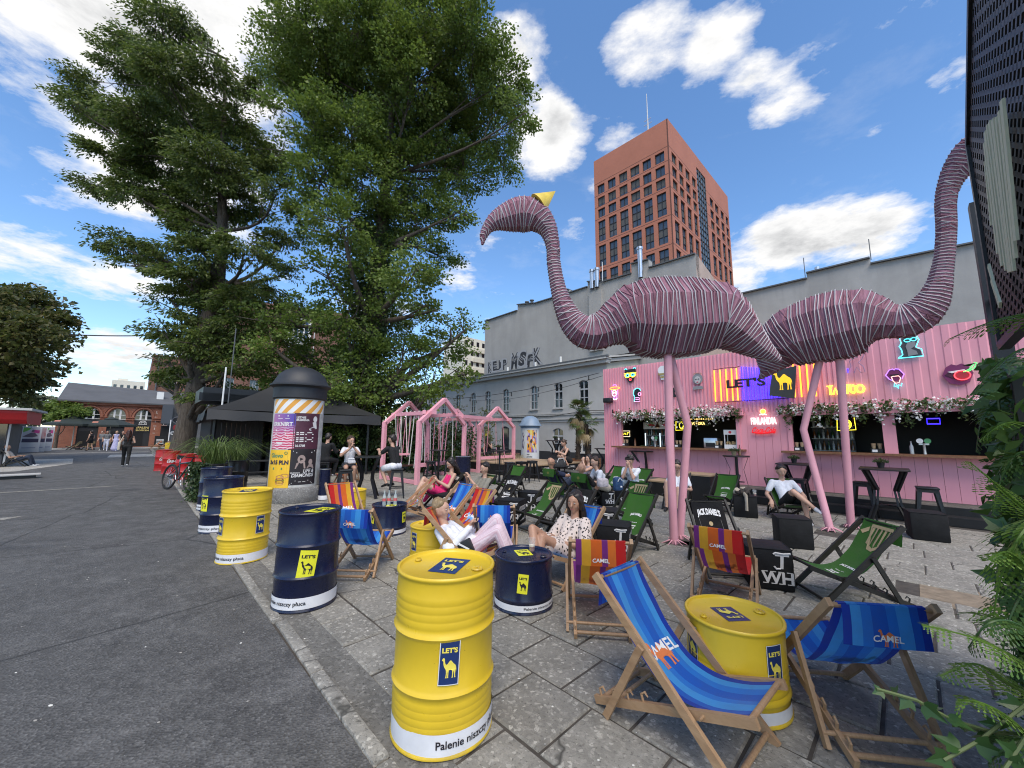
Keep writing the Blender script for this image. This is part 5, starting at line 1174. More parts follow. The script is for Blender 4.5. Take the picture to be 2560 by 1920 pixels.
def swirl(g, x, y, uv):
    w = g('ShaderNodeTexWave', {'Vector': uv, 'Scale': 4.5, 'Distortion': 5.0, 'Detail': 1.0}, wave_type='RINGS')
    a = g.ramp(w.outputs[0], [(.25, (.52,.04,.10)), (.6, (.62,.22,.30)), (.8, (.75,.55,.60))]); t = g.ramp(g.m('ADD', g.m('MULTIPLY', y, .8), g.m('MULTIPLY', g.noise(uv, 2, 3), .35)), [(.48, (0,0,0)), (.78, (1,1,1))])
    return g.mix(t, a, g.mix(x, (.42,.16,.34), (.06,.05,.34)))
def dimflat(c1, c2, s=2.0):
    return lambda g, x, y, uv: g.ramp(g.noise(uv, s, 3, .6), [(.35, c1), (.7, c2)])
mc = thing('poster_column', 'tall round poster column with black dome beside the navy drums', 'poster column', (-5.40,9.80,0))
CR_ = .56
m = MB(); m.lathe([(0,0),(.62,0),(.64,.05),(.64,.30),(.61,.34),(CR_+.01,.36)], 40); m.build('base', M_conc, mc)
m = MB(); m.lathe([(CR_,.35),(CR_,2.5)], 48); m.build('drum', mat('old_poster_paper', (.5,.49,.45), .7, var=.3, vscale=6), mc)
m = MB(); m.lathe([(CR_+.02,2.47),(CR_+.05,2.5),(CR_+.05,2.75),(.65,2.78),(.70,2.80),(.70,2.83),(.64,2.87),(.58,2.98),(.52,3.10),(.40,3.21),(.24,3.29),(0,3.32)], 48); m.build('dome', M_capblk, mc)
VA = math.atan2(5.28, 9.78); FA = lambda d: -VA*-1+math.radians(d)          # angle towards the camera is to the right of local -Y
aC = math.atan2(5.40, 9.80)
poster(mc, CR_, aC, 1.35, 2.12, .33, uvm('poster_stripes', stripes), n=16)
poster(mc, CR_, aC-math.radians(37), .60, 1.26, .84, uvm('poster_swirl', swirl))
poster(mc, CR_, aC+math.radians(22), .62, 1.26, .86, uvm('poster_maroon', dimflat((.06,.015,.03),(.10,.03,.05))))
poster(mc, CR_, aC-math.radians(42), .60, .36, .88, uvm('poster_yellow', dimflat((.78,.46,.02),(.85,.52,.04))))
poster(mc, CR_, aC+math.radians(17), .68, .42, .84, uvm('poster_black', dimflat((.015,.012,.014),(.03,.022,.025))))
m = MB(); k = MB(); y_ = MB(); gr = MB()
f1, f2, f3, f4 = (cylmap(CR_, aC+math.radians(d), .009) for d in (-37,22,-42,17))
put_text(m, 'ERKNIRT', .50, .10, lambda x, y, z: f1(x, 1.80+y), bold=.03)
bars = lambda mb, f, l: [mb.poly([(x-w/2,y),(x+w/2,y),(x+w/2,y+h),(x-w/2,y+h)], lambda x, y: f(x,y)) for x, y, w, h in l]
bars(m, f1, [(-.03,1.68-i*.075,w,.042) for i, w in enumerate((.26,.28,.40,.20,.16))]+[(.01,2.03,.26,.035),(-.06,1.975,.14,.012),(.12,1.975,.10,.012),(0,1.33,.30,.022)])
put_text(m, 'LETNIE', .20, .05, lambda x, y, z: f2(-.16+x, 1.99+y), bold=.03); put_text(m, 'BRZMIENIA', .28, .05, lambda x, y, z: f2(-.12+x, 1.93+y), bold=.03)
bars(m, f2, [(-.03+o_,1.64-i*.042,w,.024) for i in range(6) for o_, w in ((-.13,.16),(.08,.20 if i % 2 else .12)) if i != 2])
put_text(m, '16-17:08', .2, .06, lambda x, y, z: f2(-.14+x, 1.31+y), bold=.04)
m.poly(ell(.17,1.98,.055,.075), lambda x, y: f2(x,y)); m.poly([(.1,1.9),(.2,1.93),(.23,1.75),(.05,1.70),(.02,1.74),(.13,1.8)], lambda x, y: f2(x,y))
put_text(m, 'LIFE &', .26, .085, lambda x, y, z: f4(.14+x, .70+y), bold=.02, shear=.2); put_text(m, 'DIAMONDS', .50, .085, lambda x, y, z: f4(.02+x, .60+y), bold=.03, shear=.2)
bars(m, f4, [(.02,1.20,.5,.022),(.02,1.165,.36,.022),(0,.51,.3,.012),(0,.485,.16,.012),(0,.46,.44,.014),(0,.435,.5,.014)]); put_text(m, '23.08.2024', .2, .028, lambda x, y, z: f4(-.16+x, .69+y), bold=.02)
m.build('print', mat('print_white', (.68,.66,.64), .5), mc, smooth=None)
gr.poly(ell(-.04,1.02,.085,.10), lambda x, y: f4(x,y)); gr.poly([(-.17,.80),(.06,.80),(.04,.95),(-.04,.98),(-.14,.93)], lambda x, y: f4(x,y)); gr.poly(ell(.17,.95,.05,.07), lambda x, y: f4(x,y)); gr.poly([(.08,.80),(.27,.80),(.23,.89),(.13,.89)], lambda x, y: f4(x,y))
gr.build('print', mat('print_face', (.36,.27,.24), .6), mc, smooth=None)
put_text(k, '3x15 PLN', .50, .10, lambda x, y, z: f3(.02+x, .90+y), bold=.05); 
k.build('print', mat('print_navy', (.02,.02,.05), .5), mc, smooth=None)
put_text(y_, 'Glovo', .34, .10, lambda x, y, z: f3(-.03+x, 1.06+y), bold=.02); y_.tube([f3(.20+.03*math.cos(a), 1.17+.03*math.sin(a)) for a in [2*pi*i/10 for i in range(10)]], .006, 4, closed=True); y_.poly([(-.1,.78),(.14,.78),(.14,.83),(-.1,.83)], lambda x, y: f3(x,y))
y_.build('print', mat('print_green', (.02,.22,.14), .5), mc, smooth=None)
for nm, c, lst in (('burger_brown',(.25,.10,.03),[(.10,.56,.10,.035),(.10,.50,.11,.03)]),('burger_bun',(.55,.27,.08),[(.10,.61,.10,.045),(.10,.46,.10,.03),(.21,.64,.10,.05)]),('burger_green',(.12,.28,.04),[(.10,.535,.115,.014)])):
    q = MB(); [q.poly(ell(a,b,c1,c2), lambda x, y: f3(x,y)) for a, b, c1, c2 in lst]; q.build('print', mat(nm, c, .6), mc, smooth=None)
# far column with pale blue dome
m2 = thing('poster_column', 'far poster column with pale blue dome and a colourful painting', 'poster column', (1.15,24.0,0))
m = MB(); m.lathe([(.56,0),(.56,2.12)], 36); m.build('drum', mat('column_white', (.62,.63,.63), .6), m2)
m = MB(); m.lathe([(.58,2.08),(.60,2.12),(.60,2.2),(.72,2.22),(.70,2.28),(.58,2.42),(.5,2.62),(.34,2.76),(.15,2.83),(0,2.85)], 36); m.build('dome', mat('cap_blue', (.20,.27,.36), .45, var=.15, vscale=2), m2)
def paint(g, x, y, uv):
    v = g('ShaderNodeTexVoronoi', {'Vector': uv, 'Scale': 7.0}); s = g('ShaderNodeSeparateColor', {0: v.outputs['Color']})
    return g.ramp(s.outputs[0], [(0, (.03,.03,.05)), (.16, (.75,.40,.06)), (.4, (.20,.12,.42)), (.56, (.72,.60,.18)), (.72, (.55,.50,.60)), (.86, (.75,.22,.04))], 'CONSTANT')
f = cylmap(.56, -.05+.2, .004); mb = MB(); mb.grid(8, 10, lambda u, v: f((u-.5)*.62, .62+v*1.35)); mb.build('poster', uvm('poster_painting', paint), m2)
f = cylmap(.56, -.9, .004); mb = MB(); mb.poly([(-.08,.9),(.05,.8),(.1,1.2),(.02,1.45),(.1,1.65),(-.02,1.85),(-.1,1.7),(-.02,1.5),(-.1,1.2)], lambda x, y: f(x,y)); mb.build('print', mat('print_violet', (.10,.07,.14), .6), m2, smooth=None)
f = cylmap(.56, .1, .006); mb = MB(); put_text(mb, 'imp', .16, .1, lambda x, y, z: f(-.2+x, .45+y), bold=.03); put_text(mb, 'polo', .34, .12, lambda x, y, z: f(-.12+x, .30+y), bold=.03); put_text(mb, 'wka', .26, .1, lambda x, y, z: f(-.04+x, .17+y), bold=.03); mb.build('print', mat('print_ink', (.03,.03,.05), .6), m2, smooth=None)
# ================================================================== BLACK CANOPY PAVILION
M_tarp = mat('black_tarpaulin', (.018,.0185,.020), .6, var=.15, vscale=1.5, bump=.25, bscale=6); M_dwood = M_('black_stained_wood', lambda g, b, tc: (g.put(b, 'Base Color', g.ramp(g.noise(g('ShaderNodeMapping', {'Vector': tc.outputs['Object'], 'Scale': (14,14,.8)}), 2, 5, .7), [(.3, (.006,.006,.006)), (.75, (.022,.021,.020))])), g.put(b, 'Roughness', .75)))
cn = thing('canopy_pavilion', 'big black tarpaulin canopy over a dark timber kiosk behind the poster column', 'pavilion', P(16.6,4.8,0)); O6 = cn.location.copy(); cP = lambda u, v, z: Vector(P(u,v,z))-O6
CZ = 2.42
co = [cP(16.5,1.55,CZ), cP(16.5,7.1,CZ), cP(20.2,8.7,CZ), cP(22.5,2.0,CZ)]
co = [cP(16.3,1.62,CZ), cP(15.3,7.2,CZ-.05), cP(21.0,8.3,CZ), cP(21.6,1.9,CZ)]
pk = cP(18.2,4.6,4.15)
m = MB()
for i in range(4):
    a, b = co[i], co[(i+1) % 4]
    m.grid(8, 8, lambda u, v: (a.lerp(b, u).lerp(pk, v))+Vector((0,0,-.32*math.sin(pi*min(1,v))*(.5+.5*math.sin(pi*u)))), uvs=False)
m.build('roof', M_tarp, cn, 25)
m = MB()
for i in range(4):
    a, b = co[i], co[(i+1) % 4]; out = ((a+b)/2-Vector((pk.x,pk.y,CZ))); out.z = 0; out.normalize()
    m.grid(24, 3, lambda u, v: a.lerp(b, u)+out*(.04+.05*v+.03*v*math.sin(u*19+i))+Vector((0,0,-.36*v+.02*math.sin(u*31)*v-.05*math.sin(pi*u)*(1-v))), uvs=False)
m.build('valance', M_tarp, cn, 40)
for q in (cP(16.6,1.9,0), cP(15.7,6.9,0), cP(20.7,8.0,0), cP(21.2,2.2,0)):
    m = MB(); m.bar(q, q+Vector((0,0,CZ+.05)), .08, .08); m.build('post', M_blackm, cn, smooth=None)
def plankwall(p, q, z0, z1, par, m_, w=.14, name='plank'):
    p, q = Vector(p), Vector(q); d = q-p; n = max(1, int(d.length/w)); a = math.atan2(d.y, d.x); pm = MB(); pm.bev((0,0,(z1-z0)/2), (d.length/n-.006,.03,z1-z0), .003); me = pm.mesh(name, m_, None)
    for i in range(n): ob(name, me, par, p+d*((i+.5)/n)+Vector((0,0,z0)), (0,0,a))
plankwall(cP(17.9,1.95,0), cP(17.9,3.6,0), 0, 2.45, cn, M_dwood); plankwall(cP(17.9,1.95,0), cP(21,1.95,0), 0, 2.45, cn, M_dwood); plankwall(cP(19.8,3.6,0), cP(19.8,8.2,0), 0, 2.45, cn, M_dwood, .2)
m = MB(); m.box(cP(17.8,5.0,1.05), (.5,2.6,.06), 0, RM); m.box(cP(17.9,5.0,.5), (.35,2.4,1.0), 0, RM); m.build('counter', M_dwood, cn, smooth=None)
m = MB(); m.box(cP(19.2,2.6,3.05), (2.6,2.0,.5), 0, RM); m.box(cP(18.0,2.6,2.95), (.2,2.2,.28), 0, RM); m.build('roof_box', M_blackm, cn, smooth=None)
m = MB(); m.tube([cP(17.9,2.2,2.6), cP(17.9,2.2,4.1)], .03, 6); m.build('pole', M_white, cn); m = MB(); m.tube([cP(17.7,2.35,2.6), cP(17.7,2.35,5.6)], .02, 6); m.build('aerial', M_zinc, cn)
# dark table and bench in front of the kiosk
for u, v, z, lab, nm in ((14.6,2.75,.75,'dark timber picnic table under the canopy edge behind the navy drums','picnic_table'),(14.0,2.5,.44,'low dark timber bench beside the picnic table','picnic_bench')):
    t = thing(nm, lab, nm.split('_')[1], P(u,v,0), GR+pi/2)
    for k in range(3 if z > .5 else 2): m = MB(); m.bev((0,-.13*(2 if z > .5 else 1)/2+k*.13,z), (1.5,.12,.04), .004); m.build('plank', M_dwood, t, smooth=None)
    for s in (-.6,.6): m = MB(); m.box((s,0,z/2-.01), (.08,.25,z-.03)); m.build('leg', M_dwood, t, smooth=None)
# ================================================================== DRUMS
def paintm(name, col, chip=.0, rough=.32):
    def fn(g, b, tc):
        o = tc.outputs['Object']
        c = g.mix(g.ramp(g.noise(o, 2.2, 5, .6, .3), [(.35, (0,0,0)), (.75, (1,1,1))]), col, tuple(x*.82 for x in col))
        sp_ = g.noise(o, 24, 4, .75)
        c = g.mix(g.ramp(sp_, [(.70, (0,0,0)), (.73, (.7,)*3)]), c, tuple(x*.35+.02 for x in col))
        z = g('ShaderNodeSeparateXYZ', {0: o}).outputs[2]
        low = g.m('MULTIPLY', g.m('SUBTRACT', .16, z, clamp=True), 4.0, clamp=True)
        c = g.mix(g.m('MULTIPLY', low, g.ramp(g.noise(o, 9, 5, .7), [(.4, (0,0,0)), (.7, (.75,)*3)])), c, (.12,.10,.08))
        sc = g.noise(g('ShaderNodeMapping', {'Vector': o, 'Scale': (1,1,6)}), 7, 3, .7)
        c = g.mix(g.ramp(sc, [(.76, (0,0,0)), (.78, (.25,)*3)]), c, (.3,.3,.29))
        g.put(b, 'Base Color', c); g.put(b, 'Roughness', g.ramp(g.noise(o, 5, 5, .7), [(.3, (rough*.75,)*3), (.7, (rough*1.4,)*3)])); g.put(b, 'Specular IOR Level', .5)
        g.put(b, 'Normal', g('ShaderNodeBump', {'Strength': .12, 'Distance': .02, 'Height': g.noise(o, 4.5, 3, .5)}))
    return M_(name, fn)
D_yel, D_nav, D_red, D_blk = paintm('drum_yellow', (.70,.475,.025)), paintm('drum_navy', (.006,.010,.038), rough=.25), paintm('drum_red', (.40,.008,.010)), paintm('drum_black', (.012,.012,.013))
S_navy, S_lem, S_yelp, S_ink, S_wht = mat('sticker_navy', (.012,.032,.125), .35), mat('sticker_lemon', (.72,.70,.03), .4), mat('print_yellow', (.80,.66,.10), .4), mat('print_black', (.014,.013,.02), .4), mat('band_white', (.68,.68,.70), .45, var=.08, vscale=6)
DR = .287
def drum_prof(h, cor=True):
    p = [(0,h-.018),(.262,h-.018),(.268,h-.012),(.272,h),(.283,h+.002),(.289,h-.004),(.289,h-.014),(.280,h-.022),(.279,h-.035)]
    def hoop(z, a=.013, w=.016): return [(.279,z+w*1.5),(.279+a*.5,z+w*.8),(.279+a,z),(.279+a*.5,z-w*.8),(.279,z-w*1.5)]
    def rip(z): return [(.279,z+.016),(.2835,z),(.279,z-.016)]
    zs = []
    if h > .7:
        top, mid, bot = h*.66, None, h*.33
        if cor:
            for k in range(4): zs += rip(h*.86-k*.040)
        zs += hoop(h*.655)
        zs += hoop(h*.335)
        if cor:
            for k in range(4): zs += rip(h*.265-k*.036)
    else:
        if cor:
            for k in range(4): zs += rip(h*.56-k*.040)
        zs += hoop(h*.24, .011)
    p += zs + [(.279,.05),(.281,.022),(.289,.014),(.289,.004),(.280,0),(0,0)]
    return p
_dm = {}
def drum_meshes(h, col, cor):
    k = (h, col.name, cor)
    if k not in _dm:
        m = MB(); m.lathe(drum_prof(h, cor), 72)
        for i, q in enumerate(m.v):                               # dents and ripples of used steel
            d = .0045*noise.noise(Vector((q[0]*5+len(_dm)*7, q[1]*5, q[2]*3.5)))-.012*max(0, noise.noise(Vector((q[0]*4, q[1]*4+len(_dm)*3, q[2]*6)))-.38); f_ = 1+d/.28; m.v[i] = (q[0]*f_, q[1]*f_, q[2])
        body = m.mesh('body', col, 50)
        m = MB(); m.lathe([(.030,0),(.034,.006),(.030,.012),(0,.012)], 16); 
        for q in range(3): m.box((0,0,.014), (.044,.008,.006), 0, Matrix.Rotation(q*pi/3,3,'Z'))
        cap = m.mesh('bung_cap', col)
        _dm[k] = (body, cap)
    return _dm[k]
def dmap(r, z0, rot, a0): # cylinder label map with tilt
    ct, st = math.cos(rot), math.sin(rot)
    def f(x, y, z=0.0, off=.002):
        X, Y = x*ct-y*st, x*st+y*ct; a = a0+X/r; return ((r+off+z)*math.sin(a), -(r+off+z)*math.cos(a), z0+Y)
    return f
def side_label(par, a0, z0, w, h, rot, cb, cp):
    f = dmap(.279, z0, rot, a0); m = MB(); m.grid(10, 6, lambda u, v: f((u-.5)*w, (v-.5)*h, 0, .005)); 
    if cb is S_navy:
        e = MB()
        for a, b, c_, d in ((-w/2,-h/2,w/2,-h/2+.004),(-w/2,h/2-.004,w/2,h/2),(-w/2,-h/2,-w/2+.004,h/2),(w/2-.004,-h/2,w/2,h/2)): e.grid(6, 4, lambda u, v: f(a+(c_-a)*u, b+(d-b)*v, 0, .0062))
        e.build('sticker_edge', S_wht, par)
    o = m.build('sticker', cb, par)
    p = MB(); put_text(p, "LET'S", w*.76, h*.12, lambda x, y, z: f(x, h*.22+y, 0, .007), bold=.045)
    p.poly(CAMEL, lambda x, y: f((x-.5)*w*.72, -h*.33+y*h*.46, 0, .007)); p.build('sticker_print', cp, par)
def top_label(par, h, rot, w, l, cb, cp, off=(0,0)):
    M = Matrix.Rotation(rot, 3, 'Z'); z = h-.018
    def f(x, y, k=0): q = M @ Vector((x, y, 0)); return (q.x+off[0], q.y+off[1], z+.002+k)
    m = MB(); m.add([f(-w/2,-l/2),f(w/2,-l/2),f(w/2,l/2),f(-w/2,l/2)], [(0,1,2,3)]); m.build('sticker', cb, par)
    p = MB(); put_text(p, "LET'S", w*.72, l*.13, lambda x, y, z_: f(x, l*.20+y, .003), bold=.045); p.poly(CAMEL, lambda x, y: f((x-.5)*w*.7, -l*.36+y*l*.48, .003)); p.build('sticker_print', cp, par)
def band(par, h0, h1, a0, txt=True, wide=1.15):
    m = MB(); f = dmap(.279, 0, 0, 0); m.grid(64, 1, lambda u, v: f((u-.5)*2*pi*.279, h0+(h1-h0)*v, 0, .005)); m.build('warning_band', S_wht, par)
    if txt:
        p = MB(); f = dmap(.279, 0, 0, a0); put_text(p, 'Palenie niszczy płuca', .50*wide, (h1-h0)*.46, lambda x, y, z: f(x, h0+(h1-h0)*.26+y, 0, .008), bold=.018); p.build('warning_text', S_ink, par)
def drum(label, x, y, h, col, cor, rz=0.0, side=(), top=None, bd=None, name='oil_drum', group=None, caps=True):
    t = thing(name, label, 'drum', (x,y,0), rz, group); body, cap = drum_meshes(h, col, cor)
    ob('body', body, t)
    if caps:
        ob('bung_cap', cap, t, (.19,-.07,h-.016)); ob('bung_cap', cap, t, (-.19,.08,h-.016), (0,0,1), (.6,.6,1))
    for s in side: side_label(t, *s)
    if top: top_label(t, h, *top)
    if bd: band(t, *bd)
    return t
def toCam(x, y): return math.atan2(-x, y)*-1*-1   # angle of label map facing the camera
def fc(x, y): return math.atan2(-x, y)
GD = 'tall oil drums along the kerb'; GS = 'half height oil drums used as tables'
y1 = lambda a0, z=.455, rot=0.0: (a0, z, .105, .215, rot, S_navy, S_yelp); n1 = lambda a0, z=.40, rot=0.0, w=.12, h=.20: (a0, z, w, h, rot, S_lem, S_ink)
x, y = -.385, 2.45
drum('tall yellow oil drum closest to the camera with navy camel sticker', x, y, .865, D_yel, True, 0, [y1(fc(x,y)+.10, .455, -.04)], (-.25,.17,.26,S_navy,S_yelp,(.02,.0)), (.015,.12,fc(x,y)+.66,True,.85), group=GD)
x, y = -2.02, 4.03
drum('tall navy oil drum with lemon camel sticker second from the camera along the kerb', x, y, .88, D_nav, False, 0, [n1(fc(x,y)+.0,.42,-.12,.15,.25)], (-.3,.17,.25,S_lem,S_ink,(.08,.02)), (.03,.13,fc(x,y)-.72,True,.85), group=GD)
x, y = -3.53, 5.32
drum('tall yellow oil drum with navy stickers left of the navy drum', x, y, .88, D_yel, True, 0, [y1(fc(x,y)+.62), y1(fc(x,y)-1.15)], (.4,.17,.26,S_navy,S_yelp,(.0,.0)), (.015,.12,fc(x,y)-.70,True,.85), group=GD)
x, y = -4.93, 6.78
drum('navy oil drum with lemon sticker right behind the left yellow drum', x, y, .88, D_nav, False, 0, [n1(fc(x,y)-1.0,.48,0,.15,.25)], None, (.03,.13,fc(x,y)-.9), group=GD)
x, y = -6.45, 8.62
drum('navy oil drum farthest along the kerb beside the black planter drum', x, y, .88, D_nav, False, 0, [], None, (.03,.13,fc(x,y)-.9), group=GD)
x, y = .13, 4.03
sn = drum('short navy drum table with lemon stickers and a beer cup on top', x, y, .47, D_nav, False, 0, [n1(fc(x,y)-.02,.275,-.10,.095,.17)], (.25,.15,.20,S_lem,S_ink,(-.0,.06)), (.03,.085,fc(x,y)+.66,True,.72), group=GS)
x, y = 1.45, 2.68
drum('short yellow drum table with navy stickers between the two blue deckchairs', x, y, .50, D_yel, True, .55, [y1(fc(x,y)-.55-1.0,.33), y1(fc(x,y)-.55+.78,.33)], (pi+.1-.55,.15,.20,S_navy,S_yelp,(.0,.02)), (.015,.085,0,False), group=GS)
x, y = -1.02, 5.25
drum('short yellow drum table behind the reclining woman in white', x, y, .47, D_yel, True, 0, [y1(fc(x,y)-.95,.30)], None, None, group=GS)
x, y = -2.05, 6.72
drum('short navy drum table with three cola bottles on top', x, y, .47, D_nav, False, 0, [n1(fc(x,y)+1.0,.27,0,.10,.17), n1(fc(x,y)-1.15,.27,0,.10,.17)], (.2,.16,.20,S_lem,S_ink,(.05,-.06)), (.03,.085,0,False), group=GS)
x, y = -3.35, 8.35
drum('short yellow drum table half hidden behind the orange striped deckchair', x, y, .47, D_yel, True, 0, [], None, None, group=GS)
GRD = 'red cola drums beside the locust tree'
for (u, v), lab in (((22.6,.95),'red cola drum farthest along the kerb in front of the tree trunk'),((20.9,1.12),'red cola drum with white lettering in front of the tree trunk'),((17.9,1.35),'red cola drum behind the bicycle'),((16.6,1.75),'red cola drum nearest the black planter drum')):
    p = P(u,v); t = drum(lab, p.x, p.y, .88, D_red, False, 0, [], None, None, group=GRD)
    if u in (20.9, 22.6):
        m = MB(); f = dmap(.279, .44, 0, fc(p.x,p.y)+.25); put_text(m, 'Coca-Cola', .42, .13, lambda x, y, z: f(x+y*.2, y, 0, .007), bold=.04, shear=.25); m.build('lettering', S_wht, t)
# black planter drum with sedge and ivy
p = P(12.1,1.45)
t = drum('black planter drum overgrown with ivy and long sedge beside the bicycle', p.x, p.y, .88, D_blk, False, 0, [], None, None, name='planter_drum', caps=False)
for z in (.30,.59): m = MB(); m.lathe([(.281,z-.006),(.294,z),(.281,z+.006)], 48); m.build('hoop', M_steel, t)
kind(grass('sedge', (0,0,.86), 260, .85, .22, M_grass, t, 4, 1.7, .007), 'stuff')
r_ = random.Random(8); cc, dd, ss = [], [], []
for i in range(1500):
    a = r_.gauss(math.atan2(-.8,-.75), .55); z = .02+r_.random()**.8*.9; q = .30+abs(r_.gauss(0,.09))+.12*max(0,.3-z); cc.append((math.cos(a)*q, math.sin(a)*q, z)); dd.append((math.cos(a)+r_.gauss(0,.4), math.sin(a)+r_.gauss(0,.4), -1)); ss.append(r_.uniform(.035,.075))
leaf_cloud('ivy', cc, dd, ss, L_ivy, t, .85, .1, 8)
# second planter drum behind
p = P(13.2,2.1); t = drum('second black planter drum behind the first with shorter grass', p.x, p.y, .88, D_blk, False, 0, [], None, None, name='planter_drum', caps=False); kind(grass('sedge', (0,0,.86), 120, .6, .22, M_grass, t, 5, 1.1, .007), 'stuff')
# slim navy litter bins
for x, y, h, r, lab in ((-4.66,9.86,.76,.13,'slim navy litter bin with white foot band beside the poster column'),(-1.55,12.6,.95,.24,'navy drum standing behind the woman in pink')):
    t = thing('litter_bin', lab, 'bin', (x,y,0), 0); m = MB(); m.lathe([(0,.0),(r,0),(r,h-.02),(r*1.03,h-.01),(r*1.03,h),(r*.9,h),(r*.88,h-.03),(0,h-.03)], 32); m.build('body', D_nav, t)
    m = MB(); m.lathe([(r+.002,.02),(r+.003,.025),(r+.003,.115),(r+.002,.12)], 32); m.build('foot_band', S_wht, t); m = MB(); m.lathe([(r*1.035,h-.015),(r*1.04,h),(r*.86,h+.006)], 32); m.build('rim', M_steel, t)
# things on the drums
M_beer = mat('beer_red', (.18,.015,.012), .1, spec=.6); M_cup = mat('clear_plastic', (.6,.6,.6), .12, trans=.0, alpha=.16)
def cup(x, y, z, lab, fill=True):
    t = thing('plastic_cup', lab, 'cup', (x,y,z)); m = MB(); m.lathe([(.028,0),(.038,.125),(.040,.127),(.036,.125),(.027,.004)], 20); m.build('cup', M_cup, t)
    if fill: m = MB(); m.lathe([(0,.003),(.0265,.003),(.030,.048),(0,.048)], 20); m.build('beer', M_beer, t); m = MB(); m.lathe([(0,.048),(.0302,.048),(.031,.060),(0,.060)], 20); m.build('foam', mat('foam', (.75,.68,.55), .8), t)
    return t
cup(.13+.09, 4.03+.12, .4525, 'clear plastic cup with a rest of red beer on the short navy drum')
M_gl = mat('bottle_glass', (.62,.70,.68), .06, alpha=.42, spec=.8)
bt = MB(); bt.lathe([(0,0),(.029,0),(.031,.01),(.029,.055),(.031,.11),(.026,.15),(.013,.19),(.012,.225),(.015,.227),(.015,.238),(0,.238)], 16); bmesh_ = bt.mesh('glass', M_gl)
lb = MB(); lb.lathe([(.0315,.07),(.0315,.115)], 16); lbm = lb.mesh('label', mat('cola_label', (.55,.12,.12), .5, var=.3, vscale=40))
for i, (dx, dy) in enumerate(((-.07,-.08),(-.005,-.04),(.10,-.03))):
    t = thing('cola_bottle', ('leftmost empty cola bottle on the navy drum table','middle empty cola bottle on the navy drum table','rightmost empty cola bottle on the navy drum table')[i], 'bottle', (-2.05+dx, 6.72+dy, .4525), 0, 'empty cola bottles on the drum'); ob('glass', bmesh_, t); ob('label', lbm, t)
# ================================================================== DECKCHAIRS
def woodm(name, c1, c2, s=1.0):
    return M_(name, lambda g, b, tc: (g.put(b, 'Base Color', g.mix(g.m('MULTIPLY', g('ShaderNodeObjectInfo').outputs['Random'], .35), g.ramp(g.noise(g('ShaderNodeMapping', {'Vector': tc.outputs['Object'], 'Scale': (2.5,26,8)}), 2.5, 6, .65, .4), [(.25, c1), (.75, c2)]), tuple(x*.55 for x in c1))), g.put(b, 'Roughness', .55),
        g.put(b, 'Normal', g('ShaderNodeBump', {'Strength': .2, 'Distance': .004, 'Height': g.noise(tc.outputs['Object'], 60, 3)}))))
W_beech, W_dark = woodm('beech_wood', (.29,.165,.083), (.48,.31,.175)), woodm('dark_stained_wood', (.009,.008,.006), (.026,.022,.016))
def fabric(name, stops, axis=0):
    def fn(g, b, tc):
        s = g('ShaderNodeSeparateXYZ', {0: tc.outputs['UV']}); o = tc.outputs['Object']
        c = g.ramp(s.outputs[axis], stops, 'CONSTANT') if len(stops) > 1 else (*stops[0][1],1)
        c = g.mix(g.m('MULTIPLY', g.ramp(g.noise(o, 6, 5, .7), [(.4, (0,0,0)), (.75, (1,1,1))]), .22), c, (.10,.09,.08))
        g.put(b, 'Base Color', c); g.put(b, 'Roughness', .82); g.put(b, 'Specular IOR Level', .2); g.put(b, 'Sheen Weight', .15)
        wv = g('ShaderNodeTexWave', {'Vector': tc.outputs['UV'], 'Scale': 90.0, 'Distortion': .3}); bn = g('ShaderNodeBump', {'Strength': .25, 'Distance': .003, 'Height': g.m('ADD', wv.outputs[0], g.m('MULTIPLY', g.noise(o, 9, 4, .6), 3.0))}); g.put(b, 'Normal', bn)
        t = g('ShaderNodeBsdfTranslucent', {'Color': c}); mx = g('ShaderNodeMixShader', {0: .38, 1: b, 2: t}); g.l.new(mx.outputs[0], g.n['Material Output'].inputs[0])
    return M_(name, fn)
b0, b1_, b2_, b3_ = (.010,.05,.42), (.025,.22,.74), (.06,.36,.84), (.015,.13,.60)
F_blue = fabric('canvas_blue', [(0,b0),(.10,b2_),(.22,b1_),(.34,b3_),(.52,b1_),(.64,b2_),(.80,b3_),(.90,b0)])
F_or = fabric('canvas_orange', [(0,(.20,.03,.22)),(.11,(.78,.42,.03)),(.30,(.74,.15,.02)),(.52,(.20,.03,.22)),(.64,(.76,.19,.03)),(.80,(.60,.02,.02))])
F_gr = fabric('canvas_green', [(0,(.045,.155,.022))]); F_jd = fabric('canvas_black', [(0,(.011,.011,.013))]); F_tan = fabric('canvas_tan', [(0,(.33,.25,.14))])
M_tanp = mat('print_tan', (.40,.30,.16), .85); M_wp = mat('print_white_cloth', (.72,.70,.68), .85); M_orp = mat('print_orange', (.62,.17,.05), .85); M_yp = mat('print_pale', (.55,.55,.38), .85)
TX, TZ, TW, FX, FZ, FW, AX, RX = -.405, .75, .25, .41, .345, .215, .37, -.43
FABW = .205
def fab_curve(n=20):
    a, b = Vector((TX+.01,0,TZ+.012)), Vector((FX,0,FZ+.012)); c1 = Vector((-.14,0,.24)); c2 = Vector((.06,0,.17)); out = []
    for i in range(n+1):
        t = i/n; out.append(a*(1-t)**3+c1*(3*t*(1-t)**2)+c2*(3*t*t*(1-t))+b*t**3)
    return out
FCV = fab_curve()
